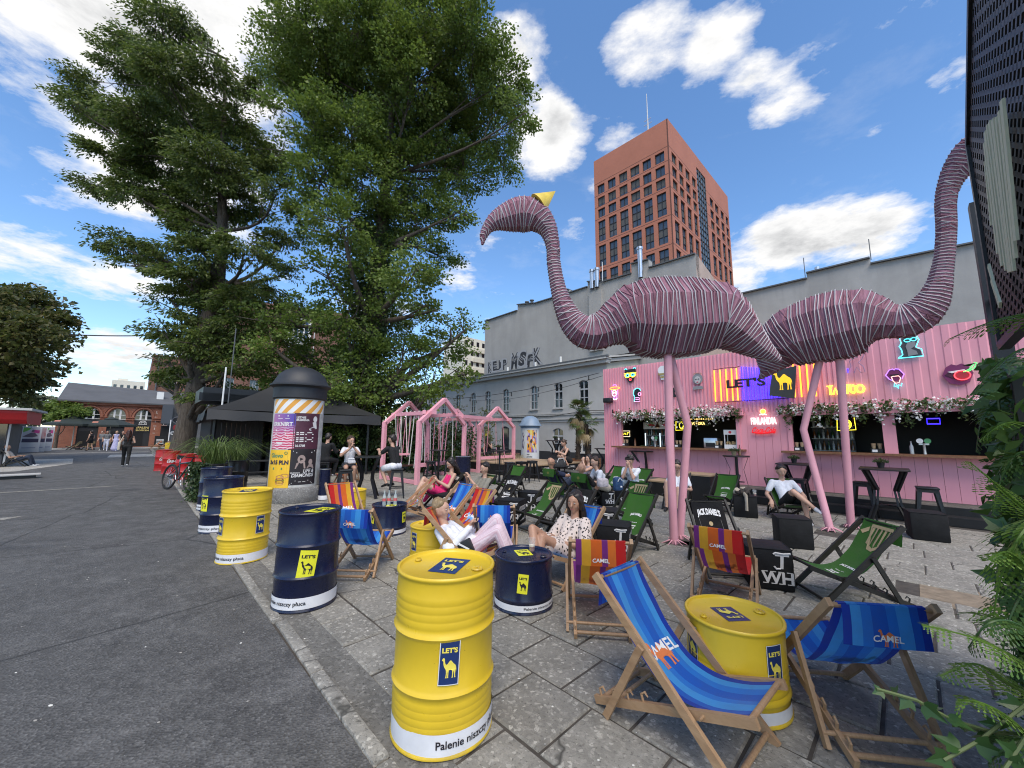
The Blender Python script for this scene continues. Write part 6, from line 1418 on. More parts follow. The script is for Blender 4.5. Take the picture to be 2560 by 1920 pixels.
def fabf(u, v, off=0.0):
    """u across -1..1 (sitter's left +), v 0 top .. 1 front"""
    k = min(max(v, 0), 1)*20; i = min(int(k), 19); p = FCV[i].lerp(FCV[i+1], k-i); t = (FCV[min(i+1,20)]-FCV[i]).normalized(); n = Vector((-t.z,0,t.x)); 
    if n.z < 0: n = -n
    bul = -.012*(1-u*u)+.0035*math.sin(u*7+v*4)*math.sin(v*9)+.0025*math.sin(v*31+u*3)*(1-v)+.004*math.sin(u*16)*max(0,.22-v)*4
    return (p.x+n.x*(off+bul), u*FABW*(1-.04*math.sin(pi*v)), p.z+n.z*(off+bul))
def flapf(u, v, off=0.0, L=.20): return (TX-.022-.012*math.sin(v*2.2+u)-off, u*FABW*.99, TZ+.016-L*v)
def chair_parts(style):
    wm = {'blue':W_beech,'orange':W_beech}.get(style, W_dark); D = {}
    def one(nm, fn):
        m = MB(); fn(m); D.setdefault(nm, []).append(m.mesh(nm, wm, 35))
    def rail(m, a, b, w=.026, h=.046): m.bar(a, b, w, h, up=(0,0,1))
    for s in (1,-1):
        one('back_rail', lambda m: rail(m, (AX,s*TW,.0), (TX-.02,s*TW,TZ+.02)))
        def brail(m):
            a, b = Vector((RX-.03,s*FW,.028)), Vector((FX+.03,s*FW,FZ)); rail(m, a, b, .026, .044); d = (b-a).normalized(); up = Vector((-d.z,0,d.x))
            for k in range(4):                                      # hooked notch strip
                q = a+d*(.05+.10*k)+up*.022; m.tube([q, q+up*.035+d*.002, q+up*.045+d*.028, q+up*.022+d*.04], [.008,.008,.007,.004], 5)
        one('seat_rail', brail)
        one('prop_leg', lambda m: rail(m, (-.105,s*(TW+.027),.475), (-.345,s*(TW+.027),.01), .022, .04))
    def rod(a, y, z, r=.014): return lambda m: m.tube([(a,-y,z),(a,y,z)], r, 10)
    one('top_bar', rod(TX,TW+.012,TZ)); one('front_bar', rod(FX,FW+.012,FZ)); one('foot_bar', rod(AX-.045,TW+.01,.04)); one('rear_bar', rod(RX+.01,FW+.01,.045)); one('prop_bar', rod(-.325,TW+.035,.075,.012))
    one('bolt', lambda m: [m.tube([(.199,s*(TW-.05),.262),(.199,s*(TW+.018),.262)], .007, 8) for s in (1,-1)])
    fm = {'blue':F_blue,'orange':F_or,'green':F_gr,'greenb':F_gr,'black':F_jd,'tan':F_tan}[style]
    m = MB(); m.grid(10, 24, lambda u, v: fabf(1-2*u, v)); m.grid(10, 6, lambda u, v: flapf(1-2*u, v)); 
    m.grid(10, 3, lambda u, v: (TX+.016*math.cos(-.6+v*4.3), (1-2*u)*FABW, TZ+.017*math.sin(-.2+v*3.8)+.002)); D['canvas'] = [m.mesh('canvas', fm, 60)]
    pr = []
    def P_(nm, mt, fn): q = MB(); fn(q); pr.append((nm, q.mesh(nm, mt, None)))
    # helper maps: x to the sitter's ... seen from the front, right of viewer = sitter's left
    LEN = 1.0
    def fmap(vc, o=.004): return lambda x, y, z=0: fabf(x/FABW, vc-y/LEN, o)
    def bmap(vc, o=.004): return lambda x, y, z=0: flapf(-x/FABW, vc-y/.20, o)
    if style in ('blue','orange'):
        f = fmap(.40); P_('lettering', M_wp, lambda q: put_text(q, 'CAMEL', .33, .072, lambda x, y, z: f(x, y), bold=.02, arc=.16))
        f2 = fmap(.46, .003); P_('camel_print', M_orp if style == 'blue' else mat('print_sky', (.15,.35,.62), .85), lambda q: q.poly(CAMEL, lambda x, y: f2(-.12+x*.2, y*.17)))
        g2 = bmap(.86); P_('lettering', M_wp, lambda q: put_text(q, 'CAMEL', .14, .032, lambda x, y, z: g2(.0+x, y), bold=.02, arc=.12))
        if style == 'blue': g3 = bmap(.96, .003); P_('camel_print', M_orp, lambda q: q.poly(CAMEL, lambda x, y: g3(-.045+x*.09, y*.085)))
    else:
        a = style == 'greenb'
        def words(q):
            f = fmap(.50 if a else .15 if style == 'black' else .26); bk = style == 'black'; put_text(q, "JACK DANIEL'S", .30 if bk else .20 if a else .19, .075 if bk else .042, lambda x, y, z: f(x, y), bold=.05, arc=.24); f = fmap(.66 if a else .34 if style == 'black' else .42); put_text(q, 'Tennessee', .24 if bk else .14, .06 if bk else .036, lambda x, y, z: f(x, y), bold=.04); put_text(q, 'APPLE', .2 if bk else .13, .05 if bk else .030, lambda x, y, z: f(x, y-(.075 if bk else .048)), bold=.05); f = fmap(.585 if a else .28 if style == 'black' else .35); put_text(q, 'ORIGINAL RECIPE', .13, .012, lambda x, y, z: f(x, y), bold=.03)
        P_('lettering', M_wp, words)
        if style == 'black':
            f = fmap(.235); P_('apple_print', M_tanp, lambda q: q.poly(ell(0,.03,.025,.024), f))
            f = fmap(.36); P_('frame_print', mat('print_grey_line', (.20,.19,.17), .8), lambda q: [q.poly([(x0,y0),(x1,y0),(x1,y1),(x0,y1)], f) for x0, y0, x1, y1 in ((-.13,-.05,.13,-.047),(-.14,-.04,-.137,.2),(.137,-.04,.14,.2))])
            f = fmap(.80); P_('apple_print', M_tanp, lambda q: [q.poly([(-.11+.01*k,.0+k*.03),(.03+.03*k,.03+k*.03),(.10,.055+k*.03),(.0,.045+k*.03)], f) for k in range(3)])
        elif style == 'green':                                     # apple at the seat end
            f = fmap(.84)
            def apple(q):
                q.poly([(-.02,.02),(.03,-.05),(.10,-.04),(.13,.02),(.12,.09),(.07,.12),(.03,.11),(-.01,.09)], f)
                for k in range(4): q.poly([(-.03-.008*k,.085-.035*k),(-.15-.01*k,.055-.035*k),(-.16,.04-.035*k),(-.03,.065-.035*k)], f)
                q.poly([(.02,.12),(.03,.12),(.0,.20),(-.015,.19)], f); q.poly([(.03,.13),(.06,.18),(.13,.18),(.16,.13),(.09,.145)], f)
            P_('apple_print', M_tanp, apple)
        else:                                                       # barrel-like apple hanging over the top
            f = fmap(.02)
            def apple(q):
                q.poly([(-.08,.0),(.2,.0),(.2,-.02),(-.08,-.02)], f)
                for k in range(5): x0 = -.05+k*.052; q.poly([(x0,-.02),(x0+.024,-.02),(x0+.004,-.15-.02*math.sin(k)),(x0-.016,-.14)], f)
                q.poly([(-.08,-.02),(-.055,-.02),(-.05,-.12),(-.01,-.19),(.06,-.20),(.12,-.16),(.12,-.13),(.05,-.17),(0,-.155),(-.03,-.1)], f)
                q.poly([(-.19,-.06),(-.10,-.02),(-.09,-.05),(-.14,-.08)], f)
            P_('apple_print', M_tanp, apple)
        g2 = bmap(.62); P_('emblem', mat('print_olive', (.14,.15,.03), .85), lambda q: (q.poly(ell(0,.02,.04,.035), g2), put_text(q, 'APPLE', .1, .02, lambda x, y, z: g2(x, y-.06))))
    return D, pr
CHM = {}
def deckchair(label, x, y, deg, style, group=None, tilt=0.0, z=0.0):
    if style not in CHM: CHM[style] = chair_parts(style)
    D, pr = CHM[style]
    g = group or {'blue':'striped beech deckchairs','orange':'striped beech deckchairs'}.get(style, 'dark framed deckchairs')
    t = thing('deckchair', label, 'deckchair', (x,y,z), math.radians(deg), g)
    for nm, ms in D.items():
        for me in ms: o = ob(nm, me, t); cv = o if nm == 'canvas' else None
        if nm == 'canvas': canvas = o
    for nm, me in pr: ob(nm, me, canvas)
    return t
CH = {}
for k, lab, x, y, d, s in (
 ('front','empty blue striped deckchair in the foreground facing the short yellow drum',1.0,2.40,311,'blue'),
 ('right','blue striped deckchair seen from behind at the lower right corner',2.0,2.56,82,'blue'),
 ('or1','orange and purple striped deckchair seen from behind near the short navy drum',.80,3.77,83,'orange'),
 ('or2','orange and purple striped deckchair seen from behind beside the black whiskey cube',2.21,4.15,54,'orange'),
 ('bl5','blue striped deckchair seen from behind beside the tall navy drum',-1.82,4.99,88,'blue'),
 ('or6','orange striped deckchair facing the camera behind the tall navy drum',-2.77,6.74,312,'orange'),
 ('or7','orange deckchair in side view to the right of the bottle drum',-1.95,7.75,196,'orange'),
 ('bl8','blue striped deckchair in side view beyond the blonde woman',-1.10,6.77,222,'blue'),
 ('or9','orange deckchair in side view close beyond the blonde woman',-.72,6.15,224,'orange'),
 ('blonde','red striped deckchair holding the reclining blonde woman',-.55,4.78,345,'orange'),
 ('bl11','blue striped deckchair seen from behind the pink trousered knees',-.19,5.33,87,'blue'),
 ('spot','blue striped deckchair holding the woman in a spotted blouse',.66,4.75,222,'blue'),
 ('gr13','empty green apple deckchair beside the flamingo leg facing the camera',1.70,5.83,220,'green'),
 ('gr14','green deckchair with a tan apple top just behind the front green one',2.12,7.3,215,'greenb'),
 ('gr15','empty green apple deckchair between two whiskey cubes',.48,7.06,213,'greenb'),
 ('jd16','black whiskey print deckchair left of the whiskey cubes',-.21,8.29,225,'black'),
 ('gr16','small looking green deckchair directly behind the black one',-.02,11.0,232,'green'),
 ('khaki','green deckchair holding the man in a khaki polo',-.80,8.45,215,'greenb'),
 ('pink','dark deckchair holding the woman in the pink dress',-1.55,9.0,214,'black'),
 ('navy','green deckchair seen from behind holding the man in a navy shirt',1.30,10.6,40,'green'),
 ('bald','green deckchair seen from behind holding the bald man',1.87,9.45,44,'green'),
 ('jd20','black whiskey print deckchair behind the woman in a spotted blouse',.89,6.22,225,'black'),
 ('gr21','green deckchair left of the curly haired boy',2.82,11.2,212,'green'),
 ('gr22','green deckchair right of the curly haired boy',3.32,10.5,212,'green'),
 ('tan23','tan canvas deckchair beyond the woman drinking',2.15,11.9,205,'tan'),
 ('gr24','empty green deckchair standing before the tall black plywood block',4.77,8.95,221,'green'),
 ('teeR','green deckchair holding the young man in a white tee',5.62,8.05,255,'green'),
 ('jd26','upright black whiskey deckchair between flamingo leg and black cube',2.62,5.05,262,'black'),
 ('gr27','big green apple deckchair at the right in side view',3.46,4.22,173,'greenb'),
 ('boy','dark deckchair holding the boy reading behind the pink flamingo legs',3.85,9.2,236,'tan'),
 ('or29','orange striped deckchair inside the canopy behind the couple',-8.14+2.6,18.06-4.8,262,'orange')):
    CH[k] = deckchair(lab, x, y, d, s)
# ================================================================== BLACK FABRIC CUBES
def cubem(g, b, tc):
    o = tc.outputs['Object']; g.put(b, 'Base Color', g.ramp(g.noise(o, 5, 5, .7), [(.35, (.004,.004,.0045)), (.8, (.012,.012,.013))])); g.put(b, 'Roughness', .72); g.put(b, 'Specular IOR Level', .3)
    g.put(b, 'Normal', g('ShaderNodeBump', {'Strength': .35, 'Distance': .02, 'Height': g.noise(o, 7, 4, .6, .5)}))
M_cube = M_('cube_fabric', cubem)
cb = MB(); cb.bev((0,0,.215), (.43,.43,.43), .022)
for s in (1,-1):                                               # piped seams along the top edges
    cb.tube([(s*.212,-.20,.424),(s*.212,.20,.424)], .006, 6); cb.tube([(-.20,s*.212,.424),(.20,s*.212,.424)], .006, 6)
cbm = cb.mesh('cover', M_cube)
def serif_text(q, txt, w, h, f, bold=.03):
    put_text(q, txt, w, h, f, bold=bold); n = len(txt)
    for i in range(n):
        cx = -w/2+w*(i+.5)/n
        for yy in (0, h*.96): 
            for dx in ((-w/n*.26, w/n*.26) if txt[i] in 'WHNK' else (0,)): q.add([f(cx+dx-w/n*.17,yy,0),f(cx+dx+w/n*.17,yy,0),f(cx+dx+w/n*.17,yy+h*.07,0),f(cx+dx-w/n*.17,yy+h*.07,0)], [(0,1,2,3)])
q = MB()
for rot in (0, pi/2):
    c_, s_ = math.cos(rot), math.sin(rot)
    # lettering runs round the corner of the cover
    def f(x, y, z=0, c_=c_, s_=s_): return ((x)*c_+.2175*s_, -.2175*c_+(x)*s_, .03+y)
    if rot == 0: put_text(q, 'T', .13, .155, lambda x, y, z: f(.10+x+y*.08, .20+y), bold=.02); serif_text(q, 'WH', .30, .125, lambda x, y, z: f(.055+x, .04+y)); q.tube([f(.03,.345),f(.05,.36),f(.12,.352),f(.19,.362)], .010, 5); q.tube([f(.09,.20),f(.05,.195),f(.03,.22)], .010, 5)
    else: put_text(q, 'enness', .34, .085, lambda x, y, z: f(-.03+x+y*.15, .215+y), bold=.01, shear=.2); serif_text(q, 'ISKEY', .38, .125, lambda x, y, z: f(-.01+x, .04+y))
cpm = q.mesh('lettering', mat('cube_print', (.60,.58,.56), .8), None)
def cube(label, x, y, deg, sc=1.0):
    t = thing('fabric_cube', label, 'cube seat', (x,y,0), math.radians(deg), 'black fabric cube seats'); ob('cover', cbm, t, sc=(sc,sc,sc)); ob('lettering', cpm, t, sc=(sc,sc,sc)); return t
cube('black whiskey cube with big white lettering behind the right orange deckchair', 2.90, 4.60, -20)
cube('plain looking black cube right of the upright whiskey deckchair', 4.32, 6.15, 68, 1.0)
cube('plain black cube in front of the bar stools at the right', 6.88, 6.62, 55, 1.02)
scarfcube = cube('black cube carrying a beige jacket and a plastic cup', 4.92, 8.35, 62, .98)
cube('black whiskey cube behind the green apple deckchair', .42, 8.6, -25)
cube('black whiskey cube in front of the khaki polo man', .02, 7.55, -20)
cube('black whiskey cube behind the shoulder of the spotted blouse woman', 1.55, 6.65, -22)
cube('black cube hidden behind the blue deckchair of the spotted blouse woman', 1.45, 5.6, -22)
cube('black cube below the knees of the khaki polo man', -1.3, 8.1, -20)
cube('black cube by the boy reading near the terrace', 2.75, 9.6, -20)
whitecube = cube('black cube under the woman in a white tee', 2.26, 9.5, 10, .74)
# jacket and cup on the cube
def cloth_heap(name, label, cat, c, mats, seed, r=.13, n=9):
    rr = random.Random(seed); m = MB()
    for i in range(n):
        a = rr.uniform(0,2*pi); p = [(c[0]+math.cos(a+k*.5)*r*rr.uniform(.5,1.1), c[1]+math.sin(a+k*.5)*r*rr.uniform(.5,1.1), c[2]+.03+rr.uniform(0,.11)) for k in range(5)]; m.tube(p, [.03,.045,.05,.042,.025], 8, R.choice(range(len(mats))), sq=.7)
    return m
jt = thing('jacket', 'crumpled beige jacket draped over a black cube', 'jacket', (4.85,8.3,.42))
m = cloth_heap('body', '', '', (0,0,0), [0,0,0,1], 5, .13, 12); m.build('body', [mat('beige_cloth', (.42,.36,.28), .9, var=.15, vscale=12), mat('dark_trim', (.05,.04,.035), .9)], jt, 60)
m = MB(); m.tube([(-.05,-.15,.05),(-.06,-.225,.03),(-.07,-.245,-.12),(-.08,-.25,-.26)], [.05,.055,.05,.055], 8, sq=.45); m.build('sleeve', mat('beige_cloth', (.42,.36,.28), .9), jt, 60)
cup(5.06, 8.22, .425, 'half full plastic cup beside the beige jacket')
# ================================================================== STOOLS AND TALL TABLES
st = MB(); st.bev((0,0,.715), (.31,.31,.035), .014)
for i in (-1,1):
    for j in (-1,1):
        a, b = Vector((i*.135,j*.135,.70)), Vector((i*.205,j*.205,0)); sd = Vector((i*.02,0,0)); st.bar(a, b, .055, .012, up=(i,j,0)); st.bar(a+Vector((i*.006,j*.006,0)), b+Vector((i*.004,j*.004,0)), .018, .03, up=(i,-j,0))
legs_ = None
def stool_meshes():
    s = MB(); s.bev((0,0,.715), (.31,.31,.035), .014); s.tube([(-.04,0,.7335),(.04,0,.7335)], .008, 6); seat = s.mesh('seat', M_blackm)
    L = []
    for i in (-1,1):
        for j in (-1,1):
            s = MB(); a, b = Vector((i*.135,j*.135,.705)), Vector((i*.20,j*.20,0)); 
            s.bar(a, b, .012, .012)
            top = [a+Vector((0,-j*.06,0)), a, a+Vector((-i*.06,0,0))]; bot = [b+Vector((0,-j*.022,0)), b, b+Vector((-i*.022,0,0))]
            th = Vector((-i*.004,-j*.004,0)); v = top+bot+[q+th for q in top+bot]
            s.add(v, [(0,1,4,3),(1,2,5,4),(6,9,10,7),(7,10,11,8),(0,3,9,6),(2,8,11,5),(3,4,5,11,10,9),(0,6,7,8,2,1)]); L.append(s.mesh('leg', M_blackm, None))
    Q = []
    for a, b in (((-1,-1),(1,-1)),((1,-1),(1,1)),((1,1),(-1,1)),((-1,1),(-1,-1))):
        for nm, k, z, w, h in (('foot_rail',.172,.26,.010,.028),('apron',.14,.665,.008,.05)): s = MB(); s.bar((a[0]*k,a[1]*k,z),(b[0]*k,b[1]*k,z), w, h); Q.append(s.mesh(nm, M_blackm, None))
    return seat, L, Q
STM = stool_meshes()
def stool(label, x, y, deg=0, z=0.0):
    t = thing('bar_stool', label, 'bar stool', (x,y,z), math.radians(deg), 'black metal bar stools'); ob('seat', STM[0], t); [ob('leg', l, t) for l in STM[1]]; [ob(l.name.split('.')[0], l, t) for l in STM[2]]; return t
for lab, x, y, d in (('black bar stool under the woman with the white belt bag',-4.55,10.75,20),('empty black bar stool left of the couple table',-4.2,10.0,25),('black bar stool under the man in a black tee and white shorts',-3.0,10.35,15),
  ('black bar stool left of the slim round table behind the woman in pink',-2.75,13.3,30),('black bar stool under the slim round table by the swing house',-2.2,14.0,10),('black bar stool right of the khaki polo man',-.05,13.2,20),('second black bar stool by the right swing house table',.35,13.6,40),
  ('black bar stool left of the far right tall table',7.35,8.25,40),('black bar stool standing alone at the far right',7.85,7.45,48),('black bar stool right behind the young man in a white tee',6.35,8.75,44),('black bar stool in front of the stage banner',.75,14.1,20),('second bar stool in front of the stage banner',1.75,14.5,30)): stool(lab, x, y, d)
t = stool('bar stool inside the canopy under the person in black', -6.0, 12.6, 20)
M_ttop = mat('table_top_dark', (.022,.013,.012), .5, var=.3, vscale=9)
def tall_table(label, x, y, deg, kind_, h=1.05, z=0.0):
    t = thing('tall_table', label, 'table', (x,y,z), math.radians(deg), 'tall black bar tables')
    if kind_ == 'x':
        m = MB(); m.bev((0,0,h-.02), (.74,.74,.035), .006); m.build('top', M_ttop, t)
        for i in (-1,1):
            for j in (-1,1):
                for dd_ in (0,.05):
                    m = MB(); pts = [(i*.32,j*(.26+dd_),h-.04),(i*.12,j*(.12+dd_),h*.58),(i*.15,j*(.15+dd_),h*.30),(i*.30,j*(.26+dd_),0)]
                    for a, b in zip(pts, pts[1:]): m.bar(a, b, .034, .034)
                    m.build('leg', M_blackm, t, smooth=None)
        m = MB(); m.bar((-.13,-.13,h*.3),(.13,.13,h*.3), .02, .02); m.bar((-.13,.13,h*.3),(.13,-.13,h*.3), .02, .021); m.build('brace', M_blackm, t, smooth=None)
    elif kind_ == 'post':
        m = MB(); m.lathe([(0,h-.035),(.30,h-.035),(.305,h-.03),(.305,h-.005),(.30,h),(0,h)], 32); m.build('top', M_ttop, t)
        m = MB(); m.lathe([(.04,0),(.035,h-.04)], 12); m.build('post', M_blackm, t); m = MB(); m.lathe([(0,.012),(.24,.008),(.24,0)], 24); m.lathe([(.04,.35),(.16,.36),(.16,.37),(.04,.38)], 20); m.build('base', M_blackm, t)
        for a in range(4):
            c_, s_ = math.cos(a*pi/2+.5), math.sin(a*pi/2+.5); m = MB(); m.tube([(c_*.26,s_*.26,h-.04),(c_*.15,s_*.15,h*.66),(c_*.22,s_*.22,h*.3),(c_*.2,s_*.2,.02)], .006, 5); m.build('wire_leg', M_blackm, t)
    else:                                                           # wide waisted sheet table
        m = MB(); m.bev((0,0,h-.02), (.62,.62,.04), .006); m.build('top', M_blackm, t); 
        for i in (-1,1):
            for j in (-1,1):
                m = MB(); pts = [(i*.27,j*.27,h-.04),(i*.14,j*.14,h*.62),(i*.13,j*.13,h*.45),(i*.27,j*.27,0)]
                for a, b in zip(pts, pts[1:]): m.bar(a, b, .09, .014, up=(i,j,0))
                m.build('leg', M_blackm, t, smooth=None)
    return t
tabs = [('tall black table between the man and woman on bar stools',-3.75,10.25,15,'sheet',1.06,0),('slim tall round table behind the woman in the pink dress',-2.55,13.75,0,'post',1.1,0),('slim tall round table in front of the right swing house',-.42,14.0,0,'post',1.1,0),
 ('tall black table on the stage beside the poster column',2.05,17.8,20,'x',.95,.48),('tall black table at the left end of the pink wall',3.85,15.6,25,'x',1.0,.15),('tall black table behind the curly haired boy',4.55,13.3,30,'x',1.0,.15),
 ('tall black table with beer bottle in front of the wall centre',5.75,10.0,30,'post',1.02,.15),('tall black table behind the bent leg of the far flamingo',6.95,9.55,46,'x',1.02,0),('tall black table between two stools at the far right',7.55,7.95,46,'x',1.04,0)]
TB = [tall_table(*q) for q in tabs]
M_pot = mat('pot_black', (.02,.02,.021), .5); M_potg = mat('pot_gold', (.30,.24,.14), .5)
L_herb = leafmat('herb_leaf', (.04,.06,.025), (.08,.11,.05), (.14,.16,.09), .25)
for i, (k, lab) in enumerate(((2,'small potted herb on the round table by the swing house'),(3,'small potted herb on the stage table'),(4,'small potted herb on the table at the left end of the pink wall'),(5,'small potted herb on the table behind the curly boy'),(6,'potted herb in a pale pot next to the beer bottle'),(7,'potted herb on the table behind the bent flamingo leg'),(8,'wide potted herb on the far right table'))):
    b = TB[k]; h = tabs[k][5]; t = thing('potted_plant', lab, 'potted plant', (b.location.x-.05, b.location.y, b.location.z+h), 0, 'potted herbs on the bar tables')
    m = MB(); m.lathe([(0,0),(.045,0),(.065,.11),(.068,.115),(.056,.112),(0,.09)], 16); m.build('pot', M_potg if k in (5,6) else M_pot, t)
    rr = random.Random(i); cc, dd, ss = [], [], []
    for j in range(260): a, e = rr.uniform(0,2*pi), rr.random(); q = .12*math.sqrt(rr.random()); cc.append((math.cos(a)*q, math.sin(a)*q, .11+.08*rr.random()*(1.2-q*6))); dd.append((math.cos(a), math.sin(a), .7)); ss.append(rr.uniform(.025,.05))
    leaf_cloud('leaves', cc, dd, ss, L_herb, t, .5, .1, i)
o = ob('beer_bottle', bottle_mb(.033,.27).mesh('beer_bottle', M_bottles[0]), None, (TB[6].location.x+.1, TB[6].location.y, TB[6].location.z+1.02)); tag(o, 'brown beer bottle on the table in front of the wall centre', 'bottle')
o = ob('paper_cup', MB().mesh('paper_cup', M_white) if False else (lambda q: (q.lathe([(0,0),(.03,0),(.04,.1),(0,.1)], 12), q.mesh('paper_cup', M_white))[1])(MB()), None, (2.15,17.7,1.43)); tag(o, 'white paper cup on the stage table', 'cup')
# ================================================================== FLAMINGOS
def strands(g, b, tc):
    s = g('ShaderNodeSeparateXYZ', {0: tc.outputs['UV']})
    cv = g('ShaderNodeCombineXYZ', {0: g.m('MULTIPLY', s.outputs[0], 1.0), 1: g.m('MULTIPLY', s.outputs[1], .035)})
    n = g.noise(cv.outputs[0], 190, 3, .6); n2 = g.noise(cv.outputs[0], 38, 4, .6, .5)
    c = g.ramp(n, [(.30, (.075,.024,.036)), (.5, (.225,.10,.143)), (.72, (.40,.20,.25))])
    c = g.mix(g.ramp(n2, [(.45, (0,0,0)), (.75, (.65,)*3)]), c, (.15,.052,.072))
    g.put(b, 'Base Color', c); g.put(b, 'Roughness', .8)
    g.put(b, 'Normal', g('ShaderNodeBump', {'Strength': .9, 'Distance': .02, 'Height': n}))
M_strand = M_('pink_cord_wrap', strands); M_rope = mat('white_wrap_rope', (.44,.415,.43), .8); M_legp = mat('flamingo_leg_paint', (.60,.285,.335), .4, var=.08, vscale=3); M_crown = mat('crown_yellow', (.72,.52,.07), .45, var=.15, vscale=5)
def flamingo(label, O, deg, path, legs, feet, crown=None, seed=1):
    a = math.radians(deg); D = Vector((math.cos(a), math.sin(a), 0)); Nn = Vector((-D.y, D.x, 0)); up = Vector((0,0,1))
    t = thing('flamingo_sculpture', label, 'sculpture', (*O,0), 0, 'two giant rope flamingos')
    L = lambda s, z, d=0.0: D*s+Nn*d+up*z
    # resample path with Catmull-Rom
    pts = []
    n = len(path)
    for i in range(n-1):
        p0, p1, p2, p3 = [np.array(path[min(max(i+k,0),n-1)], float) for k in (-1,0,1,2)]
        st = max(2, int(np.linalg.norm((p2-p1)[:2])/.05))
        for k in range(st):
            q = k/st; lin = p1+(p2-p1)*q; pts.append(lin if max(p1[2],p2[2]) > .34 or (i > n-8 and p1[0] > 0 and crown) else .5*((2*p1)+(-p0+p2)*q+(2*p0-5*p1+4*p2-p3)*q*q+(-p0+3*p1-3*p2+p3)*q**3))
    pts.append(np.array(path[-1], float)); m_ = len(pts); rr = random.Random(seed)
    rings = []; lens = [0.0]
    frames = []
    for i in range(m_):
        a_, b_ = pts[max(i-1,0)], pts[min(i+1,m_-1)]; tv = L(b_[0]-a_[0], b_[1]-a_[1]); tv.normalize(); nv = Nn.cross(tv)
        if nv.length < 1e-6: nv = up
        nv.normalize(); frames.append((L(pts[i][0], pts[i][1]), nv, max(pts[i][2],.012), max(pts[i][3],.012)))
        if i: lens.append(lens[-1]+(frames[i][0]-frames[i-1][0]).length)
    K = 8
    def oct_pt(i, k, f=1.0):
        c, nv, h, w = frames[i]; an = 2*pi*(k+.5)/K; return c+nv*(math.sin(an)*h*f*1.06)+Nn*(math.cos(an)*w*f*1.06)
    mb = MB()
    for i in range(m_-1):
        j0 = rr.uniform(.985,1.012)
        for k in range(K):
            l = (k+1) % K; b = len(mb.v); mb.uv[len(mb.f)] = ((lens[i]*.22,k/K),(lens[i+1]*.22,k/K),(lens[i+1]*.22,(k+1)/K),(lens[i]*.22,(k+1)/K))
            mb.v += [tuple(oct_pt(i,k)), tuple(oct_pt(i+1,k)), tuple(oct_pt(i+1,l)), tuple(oct_pt(i,l))]; mb.f.append((b,b+1,b+2,b+3)); mb.mi.append(0)
    mb.build('body', M_strand, t, None)
    # loose pink cords standing proud of the frame, joined in one part
    cm = MB()
    for q in range(520):
        i = rr.randrange(2, m_-2); k0 = rr.randrange(K); f = rr.uniform(1.012,1.035); st = rr.choice((1,2,2,3))
        p = [oct_pt(min(i+int(rr.random()*1.4),m_-1), (k0+k) % K, f) for k in range(st+1)]; cm.tube(p, .007, 4)
    kind(cm.build('loose_cords', mat('pink_cord', (.26,.11,.14), .8), t, 60), 'stuff')
    rp = []; s = .05
    while s < lens[-1]-.03:
        i = next(k for k in range(m_) if lens[k] >= s); h = frames[i][2]
        step = (.052 if h < .24 else .078)*rr.uniform(.75,1.3); nn = 8
        for k in range(nn):
            ss = s+step*k/nn+rr.uniform(-.006,.006); i = min(range(m_), key=lambda k_: abs(lens[k_]-ss)); rp.append(oct_pt(i, k, 1.035))
        s += step
    m = MB(); m.tube(rp, .0085, 4); m.build('wrap_rope', M_rope, t, 50)
    for p in legs:
        m = MB(); m.tube([Vector(q)-t.location for q in p], [.068]+[.062]*(len(p)-1), 14); m.build('leg', M_legp, t)
    for f in feet:
        m = MB(); f = Vector((*f,0))-t.location
        for k in range(9):
            an = k*.7+.3; l = rr.uniform(.10,.2); m.tube([f+Vector((0,0,.07)), f+Vector((math.cos(an)*.07,math.sin(an)*.07,.05)), f+Vector((math.cos(an)*l,math.sin(an)*l,.005))], [.014,.012,.004], 5)
        m.build('foot', M_legp, t)
    if crown:
        b0, ap, r0 = crown; b0, ap = L(*b0), L(*ap); ax = (ap-b0).normalized(); x = Nn; y = ax.cross(x); m = MB()
        ring = [b0+x*(r0*math.cos(2*pi*k/20))+y*(r0*math.sin(2*pi*k/20)) for k in range(20)]; m.add([*ring, ap], [(k,(k+1)%20,20) for k in range(20)]+[tuple(reversed(range(20)))]); m.build('crown', M_crown, t, 60)
    return t
pA = [(-3.17,4.93,.02,.02),(-3.15,5.10,.065,.06),(-3.07,5.26,.10,.09),(-2.92,5.38,.17,.15),(-2.70,5.46,.25,.21),(-2.45,5.51,.29,.25),(-2.22,5.45,.25,.22),(-2.05,5.28,.17,.16),(-1.97,5.08,.125,.13),(-1.93,4.85,.11,.115),(-1.925,4.61,.11,.115),(-1.86,4.2,.12,.12),(-1.765,3.85,.155,.15),(-1.62,3.56,.205,.20),(-1.42,3.39,.265,.26),(-1.2,3.38,.29,.29),(-1.02,3.46,.31,.32),(-.84,3.56,.40,.40),(-.66,3.62,.53,.47),(-.40,3.63,.63,.52),(-.05,3.63,.66,.54),(.40,3.65,.63,.54),(.82,3.66,.56,.50),(1.0,3.56,.46,.44),(1.25,3.36,.32,.34),(1.55,3.12,.18,.2),(1.80,2.96,.07,.08),(1.88,2.90,.03,.03)]
FA_ = flamingo('left giant rope flamingo with raised head and yellow cone crown', (2.63,6.35), 0, pA, [[(2.58,6.25,3.12),(2.53,6.21,1.5),(2.52,6.20,.0)], [(2.66,6.42,3.12),(2.94,6.46,1.83),(2.74,6.51,.0)]], [(2.52,6.20),(2.74,6.51)], ((-2.19,5.70),(-1.88,5.96),.20), 3)
